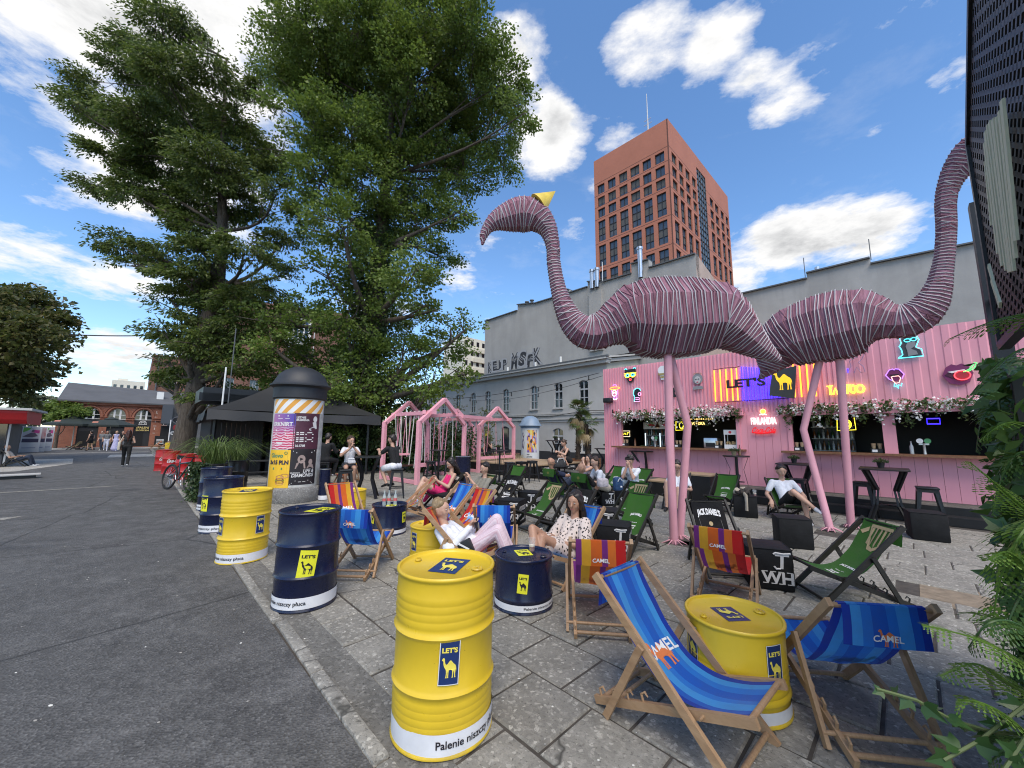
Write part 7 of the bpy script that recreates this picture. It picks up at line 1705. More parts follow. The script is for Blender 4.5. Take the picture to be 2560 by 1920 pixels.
pB = [(-1.10,2.88,.03,.03),(-.98,3.0,.12,.13),(-.86,3.22,.30,.28),(-.70,3.50,.50,.44),(-.40,3.66,.58,.52),(0,3.72,.63,.54),(.35,3.74,.63,.54),(.62,3.76,.54,.48),(.80,3.72,.40,.38),(.95,3.66,.29,.30),(1.12,3.62,.27,.28),(1.30,3.68,.26,.26),(1.45,3.84,.22,.23),(1.56,4.08,.165,.18),(1.63,4.35,.13,.14),(1.70,4.7,.115,.12),(1.75,5.1,.115,.12),(1.78,5.5,.12,.12),(1.85,5.78,.14,.13),(1.98,6.02,.19,.17),(2.16,6.2,.25,.22),(2.42,6.24,.28,.24),(2.68,6.12,.22,.19),(2.88,5.95,.12,.11),(2.98,5.74,.05,.05)]
FB_ = flamingo('right giant rope flamingo with its head behind the black mesh panel', (5.97,7.24), -50, pB, [[(6.12,7.06,3.1),(6.20,7.22,1.5),(6.28,7.38,.0)], [(5.93,7.29,3.12),(5.70,7.56,1.79),(5.67,7.10,.0)]], [(6.28,7.38),(5.67,7.10)], None, 5)
o = (lambda m: (m.tube([(4.50,6.35,2.93),(4.9,7.3,3.1),(5.4,7.75,3.75)], .008, 5), m.build('tail_cord', M_rope))[1])(MB()); tag(o, 'thin white cord tying the two flamingo tails together', 'cord')
# ================================================================== BLACK MESH PANEL, POST AND FERN HEDGE AT THE RIGHT
t = thing('mesh_panel', 'black expanded mesh panel with pale painted strokes high at the right edge', 'panel', P(-.45,2.6,2.2)); O7 = t.location.copy(); mp = lambda v, z, o=0.0: Vector(P(-.45+o, v, z))-O7
out7 = [(3.9,2.22),(3.88,3.62),(3.1,4.03),(2.3,4.45),(1.4,4.9),(1.4,2.22)]
def in7(v, z): return 1.4 < v < 3.88 and 2.24 < z < (3.62 if v > 3.88 else 3.62+(3.88-v)*.52)
m = MB(); pitch = .075
for sgn in (1,-1):
    for k in range(-60, 90):
        c0 = k*pitch; run = []
        for i in range(160):
            v = 1.4+i*.0157; z = 2.2+c0+sgn*(v-1.4)*.62
            if in7(v, z): run.append((v, z))
        if len(run) > 3: m.bar(mp(*run[0]), mp(*run[-1]), .026, .022, up=(UX,UY,0))
kind(m.build('mesh', M_blackm, t, None), 'stuff')
m = MB()
for a, b in zip(out7, out7[1:]+out7[:1]): m.bar(mp(*a), mp(*b), .05, .05, up=(UX,UY,0))
m.build('frame', M_blackm, t, None)
m = MB()
for k, (v0, z0, v1, z1) in enumerate(((3.32,3.20,3.44,2.86),(3.22,3.26,3.36,2.66),(3.12,3.27,3.27,2.56),(3.02,3.25,3.16,2.50),(2.92,3.21,3.06,2.46),(2.82,3.16,2.98,2.44),(2.72,3.11,2.9,2.42),(2.62,3.08,2.8,2.45),(2.52,3.07,2.7,2.5),(3.42,2.62,3.30,2.38),(3.36,2.52,3.24,2.34))): m.bar(mp(v0,z0,.025+.004*k), mp(v1,z1,.025+.004*k), .030+.012*(k % 3), .010, up=(UX,UY,0))
m.build('painted_stroke', mat('paint_ivory', (.62,.60,.42), .6), t, None)
m = MB(); m.poly([(3.45,2.5),(3.35,3.0),(3.1,3.05),(2.6,2.95),(2.6,2.5)], lambda x, y: mp(x, y, -.05)); m.build('sky_patch', mat('sky_gap_pale', (.45,.50,.58), .6), t, None)  # pale blue sheet coloured as the sky seen through the mesh
t = thing('steel_post', 'black square steel post beyond the mesh panel', 'post', P(-.5,4.4)); m = MB(); m.box((0,0,1.7), (.10,.10,3.4), 0, RM); m.build('post', M_blackm, t, None); m = MB(); m.bar((0,0,2.62), Vector(P(-.45,3.9,2.62))-t.location, .04, .04); m.build('brace', M_blackm, t, None)
def ray_v(px, py, v):
    x = (px-1280)/FOC; y = (py-960)/FOC; x, y = x*math.cos(ROLL)+y*math.sin(ROLL), -(-x*math.sin(ROLL)+y*math.cos(ROLL))
    d = Vector((x, math.cos(PITCH)-math.sin(PITCH)*y, math.sin(PITCH)+math.cos(PITCH)*y)); return Vector((0,0,CAM_H))+d*(v/(d.x*VX+d.y*VY))
L_fern = leafmat('fern_leaf', (.05,.115,.014), (.10,.19,.024), (.19,.28,.055), .4, .45); L_ferny = leafmat('fern_leaf_dark', (.022,.060,.014), (.045,.10,.022), (.09,.15,.035), .3, .4); L_ivyg = leafmat('ivy_gloss', (.014,.042,.012), (.030,.075,.018), (.075,.13,.035), .2, .35)
fern = thing('fern_hedge', 'hanging hedge of artificial ferns and ivy at the right edge', 'plant', P(-.3,2.6,0)); O8 = fern.location.copy()
def frond(par, pts, w, npin, lm, stem=.005, seed=0):
    """arching fern frond: pts base..tip, pinnae in pairs"""
    r = random.Random(seed); pts = [Vector(p) for p in pts]; cur = []
    for i in range(31):
        t_ = i/30*(len(pts)-1); k = min(int(t_), len(pts)-2); f = t_-k; p0, p1, p2, p3 = [pts[min(max(k+q,0),len(pts)-1)] for q in (-1,0,1,2)]
        cur.append(.5*((2*p1)+(p2-p0)*f+(2*p0-5*p1+4*p2-p3)*f*f+(3*p1-p0-3*p2+p3)*f**3))
    m = MB(); m.tube(cur, [stem*(1-.75*i/30) for i in range(31)], 5)
    nrm = Vector((r.uniform(-.3,.3), r.uniform(-.3,.3), 1))
    for i in range(npin):
        t_ = (i+1.0)/(npin+.6); k = min(int(t_*30), 29); c = cur[k].lerp(cur[k+1], t_*30-k); tg = (cur[k+1]-cur[k]).normalized(); sd = tg.cross(nrm).normalized(); un = sd.cross(tg)
        L_ = w*(math.sin(min(1,t_*1.15+.12)*pi)**.6 if t_ < .8 else (1-t_)*3.2+.12)*r.uniform(.88,1.08)
        for s in (1,-1):
            dr = (sd*s+tg*.42).normalized(); bw = max(.006, L_*.115); nl = 5; prev = None
            tipd = un*(-.25*L_)+Vector((0,0,-.10*L_))
            for q in range(nl):                                     # pinnule teeth give a serrated outline
                f0, f1 = q/nl, (q+1)/nl; p_ = c+dr*L_*f0+tipd*f0*f0; q_ = c+dr*L_*f1+tipd*f1*f1; ww = bw*(1-f0*.75)
                m.add([p_, p_.lerp(q_,.75)+tg*ww, q_, p_.lerp(q_,.75)-tg*ww], [(0,1,2,3)])
    return m.build('frond', lm, par, 60)
def FR(lst, w, n, lm, seed, st=.005): return frond(fern, [ray_v(*q)-O8 for q in lst], w, n, lm, st, seed)
FR([(2640,800,2.4),(2540,790,2.3),(2450,815,2.2),(2372,848,2.1)], .10, 26, L_fern, 1)
FR([(2620,860,2.3),(2540,880,2.2),(2470,940,2.1),(2420,1010,2.0)], .10, 24, L_ferny, 2)
FR([(2600,960,2.5),(2530,980,2.4),(2460,1040,2.3),(2440,1130,2.3)], .11, 22, L_ferny, 3)
FR([(2640,1330,2.0),(2560,1270,1.9),(2490,1210,1.8),(2425,1155,1.75)], .075, 28, L_fern, 4)
FR([(2620,1180,2.2),(2560,1130,2.1),(2510,1180,2.1),(2480,1290,2.1)], .10, 24, L_ferny, 5)
FR([(2600,1290,1.9),(2550,1340,1.8),(2500,1450,1.8),(2478,1590,1.8)], .12, 30, L_fern, 6)
FR([(2660,1740,1.7),(2560,1660,1.6),(2450,1600,1.55),(2305,1562,1.5)], .085, 32, L_fern, 7)
FR([(2660,1780,1.75),(2540,1720,1.7),(2440,1660,1.65),(2350,1690,1.6)], .09, 30, L_fern, 8)
FR([(2640,1640,1.7),(2540,1560,1.65),(2470,1560,1.6),(2420,1620,1.6)], .09, 28, L_ferny, 9)
FR([(2620,1900,1.6),(2540,1810,1.55),(2460,1760,1.5),(2395,1750,1.5)], .08, 26, L_fern, 10)
FR([(2600,1460,1.9),(2560,1480,1.85),(2520,1560,1.8),(2500,1680,1.8)], .10, 26, L_ferny, 11)
FR([(2640,1080,2.3),(2570,1060,2.2),(2510,1060,2.1),(2450,1100,2.1)], .09, 26, L_fern, 12)
FR([(2640,1480,1.8),(2570,1420,1.8),(2520,1380,1.75),(2470,1400,1.7)], .08, 24, L_fern, 13)
FR([(2680,1950,1.6),(2600,1860,1.55),(2530,1860,1.5),(2470,1910,1.5)], .08, 24, L_ferny, 14)
rr = random.Random(3)
for i in range(16): FR([(2640,rr.uniform(800,1900),2.6),(2570,rr.uniform(900,1800),2.5),(2530,rr.uniform(900,1850),2.4)], .10, 20, L_ferny, 20+i)
m = MB(); b0 = [P(-.26,2.1,.25)-O8, P(-.42,4.2,.25)-O8]
m.add([P(-.26,2.2,.15)-O8,P(-.42,4.1,.15)-O8,P(-.42,4.1,2.15)-O8,P(-.26,2.2,1.85)-O8,P(-.5,2.2,.15)-O8,P(-.6,4.1,.15)-O8,P(-.6,4.1,2.15)-O8,P(-.5,2.2,1.85)-O8], [(0,1,2,3),(4,7,6,5),(0,4,5,1),(3,2,6,7),(1,5,6,2),(0,3,7,4)]); m.build('trellis', mat('trellis_black', (.008,.010,.008), .8), fern, None)
cc, dd, ss = [], [], []
for i in range(2600):
    f = rr.random(); v = 2.1+2.1*f; u = -.24-.18*f+rr.gauss(0,.035); p = P(u, v, rr.uniform(.1,1.85+.16*(v-2.1)))-O8; cc.append(tuple(p)); dd.append((rr.gauss(0,1)+UX, rr.gauss(0,1)+UY, -.9)); ss.append(rr.uniform(.035,.09))
leaf_cloud('foliage', cc, dd, ss, L_ferny, fern, .55, .1, 4)
def ivyleaf(m, c, d, n, s):
    d = d.normalized(); sd = d.cross(n).normalized(); nn = sd.cross(d)
    o_ = [(0,0),(.32,.10),(.52,.42),(.24,.46),(0,1.0),(-.24,.46),(-.52,.42),(-.32,.10)]
    b = len(m.v); m.v += [tuple(c+sd*(x*s)+d*(y*s)+nn*(abs(x)*s*.22)) for x, y in o_]; m.f += [(b,b+1,b+2,b+3,b+4),(b,b+4,b+5,b+6,b+7)]; m.mi += [0,0]
def vine(lst, n, sz, seed):
    r = random.Random(seed); pts = [ray_v(*q)-O8 for q in lst]; m = MB(); m.tube(pts, .004, 5); m.build('vine_stem', mat('vine_stem', (.09,.12,.04), .7), fern)
    for i in range(n):
        f = (i+.5)/n*(len(pts)-1); k = min(int(f), len(pts)-2); p = pts[k].lerp(pts[k+1], f-k); d = Vector((r.gauss(0,.7), r.gauss(0,.7), r.uniform(-.9,.3))); m = MB(); ivyleaf(m, p, d, Vector((r.gauss(-.3,.4), -1, r.gauss(.4,.4))), sz*r.uniform(.7,1.25)); m.build('ivy_leaf', L_ivyg, fern, None)
vine([(2640,1840,1.6),(2480,1830,1.55),(2380,1800,1.5),(2290,1750,1.45),(2190,1722,1.4)], 12, .042, 1)
vine([(2640,1700,1.7),(2540,1780,1.6),(2450,1850,1.5),(2360,1900,1.45)], 9, .048, 2)
vine([(2620,1320,2.0),(2540,1320,1.95),(2480,1330,1.9)], 6, .05, 3); vine([(2620,1750,1.6),(2560,1850,1.5),(2500,1940,1.45)], 8, .05, 4); vine([(2600,900,2.4),(2530,900,2.3),(2490,930,2.3),(2500,1040,2.3)], 10, .06, 5); vine([(2600,1300,1.9),(2500,1380,1.9),(2490,1480,1.9)], 8, .05, 6)
# ================================================================== BICYCLE
bk = thing('bicycle', 'black mountain bicycle leaning against the red cola drums', 'bicycle', P(14.6,.98), GR+pi+.38)   # local +x forward
M_tyre = mat('tyre', (.013,.013,.014), .85, bump=.4, bscale=90); M_frameb = mat('bike_frame', (.02,.02,.023), .3, coat=.4)
LEAN = Matrix.Rotation(math.radians(-7), 3, 'X')
def B3(x, y, z): return LEAN @ Vector((x, y, z))
for x, nm in ((.55,'wheel'),(-.55,'wheel')):
    m = MB(); m.tube([B3(x+.335*math.cos(a),0,.36+.335*math.sin(a)) for a in [2*pi*i/40 for i in range(40)]], .027, 8, closed=True); w = m.build('wheel', M_tyre, bk)
    m = MB(); m.tube([B3(x+.305*math.cos(a),0,.36+.305*math.sin(a)) for a in [2*pi*i/40 for i in range(40)]], .012, 6, closed=True); m.build('rim', M_blackm, w)
    m = MB()
    for i in range(24): a = 2*pi*i/24; m.tube([B3(x,(.03 if i%2 else -.03),.36), B3(x+.3*math.cos(a),0,.36+.3*math.sin(a))], .0018, 3)
    m.build('spokes', M_steel, w); m = MB(); m.tube([B3(x,-.05,.36),B3(x,.05,.36)], .022, 10); m.tube([B3(x,.035,.36),B3(x,.04,.36)], .08, 16); m.build('hub', M_blackm, w)
m = MB()
for a, b, r in (((-.08,0,.30),(.33,0,.78),.026),((-.08,0,.30),(-.22,0,.80),.020),((.33,0,.80),(-.20,0,.74),.020),((.33,0,.74),(.36,0,.84),.026)): m.tube([B3(*a),B3(*b)], r, 8)
for s in (-.06,.06): m.tube([B3(-.08,s*.6,.30),B3(-.55,s,.36)], .012, 6); m.tube([B3(-.20,0,.72),B3(-.55,s,.36)], .010, 6)
m.build('frame', M_frameb, bk)
m = MB()
for s in (-.055,.055): m.tube([B3(.38,s,.72),B3(.55,s,.36)], .018, 8)
m.tube([B3(.345,-.06,.76),B3(.345,.06,.76)], .02, 6); m.build('fork', mat('fork_white', (.5,.5,.5), .3), bk)
m = MB(); m.tube([B3(.35,0,.84),B3(.40,0,.93)], .016, 8); m.tube([B3(.36,-.34,.95),B3(.40,-.12,.93),B3(.40,.12,.93),B3(.36,.34,.95)], .013, 8); m.build('handlebar', M_blackm, bk)
for s in (-1,1): m = MB(); m.tube([B3(.37,s*.22,.945),B3(.355,s*.35,.95)], .018, 8); m.tube([B3(.40,s*.16,.93),B3(.47,s*.24,.89)], .007, 5); m.build('grip', M_tyre, bk)
m = MB(); m.tube([B3(-.22,0,.78),B3(-.24,0,.90)], .014, 8); m.build('seat_post', M_steel, bk); m = MB(); m.tube([B3(-.38,0,.915),B3(-.28,0,.92),B3(-.12,0,.915)], [.07,.055,.02], 10, sq=.4); m.build('saddle', M_tyre, bk)
m = MB(); m.tube([B3(-.08+.09*math.cos(a),.05,.30+.09*math.sin(a)) for a in [2*pi*i/20 for i in range(20)]], .006, 5, closed=True); m.tube([B3(-.08,.06,.30),B3(-.02,.07,.15)], .010, 6); m.tube([B3(-.08,-.06,.30),B3(-.14,-.07,.45)], .010, 6); m.box(B3(-.02,.11,.15), (.09,.08,.02)); m.box(B3(-.14,-.11,.45), (.09,.08,.02)); m.build('crank', M_steel, bk)
# ================================================================== FAR LEFT: kiosk, poster stands, parasols, shed
k = thing('red_kiosk', 'dark kiosk with a red scalloped awning at the left edge', 'kiosk', P(30.5,-5.6), GR); RK = Matrix.Identity(3)
m = MB(); m.box((0,0,1.2), (3.0,2.6,2.4)); m.build('wall', mat('kiosk_dark', (.045,.047,.05), .6, var=.2, vscale=2), k, None)
for y in (-1.0,-.2,.6): m = MB(); m.box((-1.52,y,1.35), (.06,.6,1.3)); m.build('window', M_glass, k, None); m = MB(); m.box((-1.54,y-.38,1.2), (.05,.06,2.3)); m.build('post', M_frame, k, None)
m = MB(); pr_ = [(-2.3,2.55),(-2.3,2.45),(-2.15,2.15),(-1.9,1.98),(-1.6,1.95)]
for (a, z), (b, y_) in zip(pr_, pr_[1:]): m.add([(a,-1.9,z),(a,2.2,z),(b,2.2,y_),(b,-1.9,y_)], [(0,1,2,3)]); 
for s in (-1.9,2.2): m.add([(a,s,z) for a, z in pr_]+[(1.6,s,1.95),(1.6,s,2.55)], [tuple(range(7))])
m.build('awning', mat('awning_red', (.46,.008,.012), .5, var=.08), k, 50)
m = MB(); m.box((-.3,.15,2.62), (4.3,4.4,.1)); m.build('roof', mat('roof_pale', (.5,.49,.47), .7), k, None)
t = thing('shed', 'grey timber shed with a dark roof behind the red kiosk', 'shed', P(46,-8.6), GR)
m = MB(); m.box((0,0,1.5), (6,4.5,3.0)); m.build('wall', mat('shed_grey', (.10,.095,.085), .85, var=.2, vscale=1.5), t, None); m = MB(); m.add([(-3.4,-2.7,2.7),(-3.4,2.4,3.9),(3.4,2.4,3.9),(3.4,-2.7,2.7),(-3.4,-2.7,2.85),(-3.4,2.4,4.05),(3.4,2.4,4.05),(3.4,-2.7,2.85)], [(0,1,2,3),(4,7,6,5),(0,4,5,1),(2,6,7,3),(0,3,7,4)]); m.build('roof', M_roof, t, None)
def stand(label, u, v, w, kind_, deg=0):
    t = thing('poster_stand', label, 'poster stand', P(u,v), math.atan2(P(u,v).y, P(u,v).x)-pi/2+math.radians(deg), 'white poster stands beside the road')
    m = MB(); m.bev((0,0,1.0), (w,.08,2.0), .01); m.build('board', mat('stand_white', (.62,.63,.65), .5), t)
    q = MB(); q.add([(-w*.42,-.045,.75),(w*.42,-.045,.75),(w*.42,-.045,1.92),(-w*.42,-.045,1.92)], [(0,1,2,3)])
    pm = {'dog':dimflat((.03,.02,.015),(.42,.25,.10),5),'run':dimflat((.5,.48,.52),(.62,.60,.62),3),'red':dimflat((.5,.40,.40),(.45,.12,.14),4)}[kind_]
    q.build('poster', M_('stand_'+kind_, lambda g, b, tc: (g.put(b, 'Base Color', pm(g, None, None, tc.outputs['Object'])), g.put(b, 'Roughness', .5))), t, None)
    q = MB(); q.add([(-w*.4,-.048,.77),(w*.4,-.048,.77),(w*.4,-.048,1.05),(-w*.4,-.048,1.05)], [(0,1,2,3)]); q.build('caption', mat('caption_navy', (.05,.045,.09), .5), t, None)
    if kind_ == 'run':
        q = MB(); q.poly([(-w*.4,1.5),(-w*.1,1.7),(.02,1.9),(-w*.4,1.9)], lambda x, y: (x,-.049,y)); q.build('print', mat('print_lime', (.16,.45,.06), .5), t, None); q = MB(); q.poly([(0,1.55),(w*.4,1.45),(w*.4,1.7),(.1,1.75)], lambda x, y: (x,-.049,y)); q.build('print', mat('print_magenta', (.5,.06,.25), .5), t, None)
        q = MB(); q.poly(ell(.1*w,1.65,.07,.1), lambda x, y: (x,-.052,y)); q.poly([(-.35*w,1.2),(.0,1.5),(.2*w,1.5),(.35*w,1.25),(.1*w,1.15)], lambda x, y: (x,-.052,y)); q.build('print', mat('print_dusk', (.14,.11,.14), .5), t, None)
    q = MB(); q.add([(-w*.3,-.045,.32),(w*.32,-.045,.32),(w*.32,-.045,.37),(-w*.3,-.045,.37)], [(0,1,2,3)]); q.build('print', mat('caption_blue', (.2,.22,.34), .5), t, None)
for (px_, dep), w_, k_, lab_ in (((62,29.6),.68,'dog','leftmost white poster stand with a dark dog picture'),((99,30.3),1.10,'run','widest white poster stand with a green and pink running picture'),((124,31.3),.66,'red','narrow white poster stand with a reddish picture'),((143,32.3),.62,'run','rightmost white poster stand partly behind the others')):
    uu_ = uv_of((px_-1290)/FOC*dep, dep); stand(lab_, uu_[0], uu_[1], w_, k_, 6)
def parasol(label, u, v, r, h):
    t = thing('parasol', label, 'parasol', P(u,v), 0, 'dark green parasols before the brick hall'); m = MB(); n = 8
    ring = lambda q, z: [(q*math.cos(2*pi*k/n+.3), q*math.sin(2*pi*k/n+.3), z) for k in range(n)]
    m.loft([ring(r,h-.18), ring(r,h), ring(r*.45,h+.42), ring(r*.1,h+.62)], 0, caps=False); m.loft([ring(r*.3,h+.55), ring(r*.05,h+.78)], 0, caps=False); m.build('canopy', mat('parasol_green', (.018,.026,.022), .7), t, None); m = MB(); m.tube([(0,0,0),(0,0,h+.7)], .04, 8); m.build('pole', mat('pole_pale', (.5,.48,.42), .6), t); m = MB(); m.box((0,0,.06), (.8,.8,.12)); m.build('base', M_conc, t, None)
    for k in (0,2,5): m = MB(); a = 2*pi*(k+.5)/n+.3; c0 = Vector((math.cos(a)*r*.72, math.sin(a)*r*.72, h+.20)); s_ = Vector((-math.sin(a),math.cos(a),0)); m.add([c0-s_*.35+Vector((0,0,-.09)), c0+s_*.35+Vector((0,0,-.09)), c0+s_*.3-Vector((math.cos(a)*.12,math.sin(a)*.12,-.1)), c0-s_*.3-Vector((math.cos(a)*.12,math.sin(a)*.12,-.1))], [(0,1,2,3)]); m.build('print', mat('print_salmon', (.5,.2,.14), .6), t, None)
parasol('left dark green parasol before the brick hall', 55.5, -4.3, 2.0, 2.35); parasol('right dark green parasol before the brick hall', 55.0, -1.9, 2.0, 2.30)
for i, (u, v, d, s, lab) in enumerate(((52.0,-3.9,200,'tan','leftmost far deckchair under the parasols'),(51.6,-3.0,170,'tan','far deckchair beside the woman in a black dress'),(51.2,-1.9,150,'tan','far deckchair behind the man in pale trousers'),(51.0,-.9,190,'tan','far deckchair behind the woman in lavender'),(53.5,1.5,230,'orange','far pinkish deckchair left of the yellow tub'),(53.2,2.1,215,'orange','far orange deckchair beside the yellow tub'))): p = P(u,v); deckchair(lab, p.x, p.y, d, s, 'deckchairs before the brick hall')
t = thing('yellow_tub', 'yellow drum standing before the dark annex', 'drum', P(52.3,2.45)); m = MB(); m.lathe(drum_prof(.6), 24); m.build('body', D_yel, t)
t = thing('menu_board', 'black menu board with white lines before the hall door', 'board', P(56.5,1.9), GR-pi/2); m = MB(); m.box((0,0,.75), (.9,.06,1.0)); m.build('board', M_blackp, t, None); m = MB(); [m.box((0,-.035,.45+.14*i), (.6,.01,.05)) for i in range(4)]; m.build('print', M_white, t, None)
t = thing('white_pole', 'thin white pole before the dark annex', 'pole', P(57,2.6)); m = MB(); m.tube([(0,0,0),(0,0,3.0)], .045, 8); m.build('pole', M_white, t)
t = thing('plank', 'pale low bench board on the road at the left edge', 'board', P(21.6,-3.4,0), GR+.1); m = MB(); m.bev((0,0,.13), (.5,2.2,.05), .01); m.build('board', mat('board_pale', (.5,.48,.45), .7), t); m = MB(); m.box((0,0,.05), (.4,2.0,.1)); m.build('frame', M_blackp, t, None)
# ================================================================== CABLES
def cable(label, a, b, sag, r=.012, drops=0):
    a, b = Vector(a), Vector(b); m = MB(); n = 24; pts = [a.lerp(b, i/n)-Vector((0,0,sag*4*(i/n)*(1-i/n))) for i in range(n+1)]; t = thing('overhead_cable', label, 'cable', tuple(a)); m.tube([p-a for p in pts], r, 5); m.build('wire', mat('cable_black', (.02,.02,.02), .6), t)
    for k in range(drops): i = int((k+.5)*n/drops); m = MB(); p = pts[i]-a; m.tube([p, p-Vector((0,0,.12))], .02, 6); m.sphere(p-Vector((0,0,.15)), .035, 0, 8, 6); m.build('lamp_holder', M_blackp, t)
p1 = P(8.2,12.6,4.05); p2 = P(18.0,9.5,3.4); cable('festoon cable from the pink bar corner towards the trees', p1, p2, .35, .012, 9)
cable('cable crossing the sky from the locust tree to the far left', P(24.4,1.9,6.6), P(40,-9,8.3), .5, .03)
cable('thin cable along the upper windows of the old house', P(8.0,12.5,3.9), P(26,20.0,4.6), .4, .010, 5)
# ================================================================== PEOPLE
def skin(name, c): return M_(name, lambda g, b, tc: (g.put(b, 'Base Color', g.mix(g.noise(tc.outputs['Object'], 14, 3), c, tuple(x*.84 for x in c))), g.put(b, 'Roughness', .5), g.put(b, 'Subsurface Weight', .08), g.put(b, 'Subsurface Radius', (.02,.008,.004))))
def cloth(name, c, var=.14): return mat('cloth_'+name, c, .88, var=var, vscale=11, bump=1.0, bscale=15)
SK = skin('skin_fair', (.52,.31,.22)); SKT = skin('skin_tan', (.43,.235,.15))
def spots(g, b, tc):
    v = g('ShaderNodeTexVoronoi', {'Vector': g('ShaderNodeMapping', {'Vector': tc.outputs['Object'], 'Scale': (1.0,1.0,.62)}), 'Scale': 34.0}); n = g.noise(tc.outputs['Object'], 30, 2)
    g.put(b, 'Base Color', g.ramp(g.m('ADD', v.outputs[0], g.m('MULTIPLY', n, .10)), [(.36, (.018,.014,.014)), (.41, (.62,.52,.46))])); g.put(b, 'Roughness', .8)
C_spot = M_('cloth_spotted', spots)
def seers(g, b, tc):
    w = g('ShaderNodeTexWave', {'Vector': tc.outputs['Object'], 'Scale': 34.0, 'Distortion': 1.5}, bands_direction='Y'); n = g.noise(tc.outputs['Object'], 7, 5, .6)
    g.put(b, 'Base Color', g.mix(w.outputs[0], (.60,.41,.46), (.70,.58,.62))); g.put(b, 'Roughness', .85); g.put(b, 'Normal', g('ShaderNodeBump', {'Strength': .6, 'Distance': .03, 'Height': n}))
C_seer = M_('cloth_seersucker', seers)
C_wht, C_blk, C_khk, C_pnk, C_nvy, C_blj, C_gry, C_bei, C_lav = cloth('white', (.68,.69,.73)), cloth('black', (.010,.010,.011)), cloth('khaki', (.22,.205,.165)), cloth('pink', (.62,.02,.14)), cloth('navy', (.012,.018,.045)), cloth('denim', (.19,.25,.31), .3), cloth('grey', (.16,.17,.18)), cloth('beige', (.46,.42,.35)), cloth('lavender', (.45,.45,.68))
C_sho = mat('shoe_white', (.65,.65,.66), .5); C_shb = mat('shoe_black', (.012,.012,.013), .45); C_indigo = cloth('indigo', (.025,.035,.06), .3)
H_dk, H_br, H_bl, H_rd = [M_('hair_'+n, lambda g, b, tc, c=c: (g.put(b, 'Base Color', g.ramp(g.noise(g('ShaderNodeMapping', {'Vector': tc.outputs['Object'], 'Scale': (1,1,.12)}), 70, 4, .7), [(.3, tuple(x*.55 for x in c)), (.7, tuple(x*1.5 for x in c))])), g.put(b, 'Roughness', .42), g.put(b, 'Normal', g('ShaderNodeBump', {'Strength': .6, 'Distance': .006, 'Height': g.noise(g('ShaderNodeMapping', {'Vector': tc.outputs['Object'], 'Scale': (1,1,.12)}), 70, 4, .7)})))) for n, c in (('dark',(.018,.012,.009)),('brown',(.05,.03,.018)),('blonde',(.24,.165,.085)),('auburn',(.045,.014,.008)))]
EYE_W, EYE_D, LIP, BROW = mat('eye_white', (.6,.58,.55), .3), mat('eye_dark', (.02,.012,.008), .2), mat('lip_rose', (.38,.12,.10), .5), mat('brow_dark', (.06,.038,.026), .8)
def remeshed(name, prims, mats, vox, smooth=3, parent=None):
    """one continuous surface grown round tapered limbs; prims: (a, b, ra, rb, material index, squash)"""
    m = MB()
    for pr in prims:
        a, b, ra, rb = Vector(pr[0]), Vector(pr[1]), pr[2], pr[3]; sq = pr[5] if len(pr) > 5 else 1.0
        d = b-a; L = d.length; t = d/L if L > 1e-6 else Vector((0,0,1)); pts, rs = [], []
        for k in (0,.5,.87,1): pts.append(a-t*ra*math.sqrt(max(0,1-k*k)) if k < 1 else a); rs.append(max(ra*k, .001))
        for k in (1,.87,.5,0): pts.append(b+t*rb*math.sqrt(max(0,1-k*k)) if k < 1 else b+t*1e-4); rs.append(max(rb*k, .001))
        m.tube(pts, rs, 12, sq=sq)
    me = m.mesh(name, mats, None); o = bpy.data.objects.new(name, me); C.objects.link(o)
    r = o.modifiers.new('r', 'REMESH'); r.mode = 'VOXEL'; r.voxel_size = vox; r.use_smooth_shade = True
    s = o.modifiers.new('s', 'SMOOTH'); s.factor = .5; s.iterations = smooth
    dg = bpy.context.evaluated_depsgraph_get(); new = bpy.data.meshes.new_from_object(o.evaluated_get(dg)); new.name = name
    C.objects.unlink(o); bpy.data.objects.remove(o); bpy.data.meshes.remove(me)
    N = len(new.polygons); cen = np.empty(N*3); new.polygons.foreach_get('center', cen); cen = cen.reshape(-1,3)
    best = np.full(N, 1e9); idx = np.zeros(N, int)
    for pr in prims:
        a, b = np.array(pr[0], float), np.array(pr[1], float); ab = b-a; q = np.clip(((cen-a)@ab)/max(ab@ab,1e-9), 0, 1); dist = np.linalg.norm(cen-(a+q[:,None]*ab), axis=1)-(pr[2]+(pr[3]-pr[2])*q); k = dist < best; best[k] = dist[k]; idx[k] = pr[4]
    new.materials.clear()
    for x in mats: new.materials.append(x)
    new.polygons.foreach_set('material_index', idx.astype(np.int32)); new.update()
    ob_ = bpy.data.objects.new(name, new); C.objects.link(ob_); ob_.parent = parent; return ob_
def V3(*a): return Vector(a)
def hand(pr, w, d, n, mi, s=1.0, curl=.5, side=1):
    """palm and five bent fingers; w wrist, d along the hand, n palm normal"""
    d = d.normalized(); sd = d.cross(n).normalized()*side; n = sd.cross(d)*side
    for k in (-1,0,1): pr.append((w+sd*.016*k*s, w+d*.075*s+sd*.021*k*s, .018*s, .015*s, mi))
    for k, l in zip((-1.5,-.5,.5,1.5), (.060,.074,.070,.054)):
        b = w+d*.078*s+sd*.0165*k*s; m_ = b+(d*math.cos(curl)-n*math.sin(curl))*l*.55*s; e = m_+(d*math.cos(curl*2)-n*math.sin(curl*2))*l*.5*s
        pr.append((b, m_, .0095*s, .0085*s, mi)); pr.append((m_, e, .0085*s, .0070*s, mi))
    b = w+d*.025*s-sd*.026*s; m_ = b+(d*.6-sd*.6-n*.35).normalized()*.036*s; e = m_+(d*.9-n*.4-sd*.1).normalized()*.032*s
    pr.append((b, m_, .012*s, .010*s, mi)); pr.append((m_, e, .010*s, .0085*s, mi))
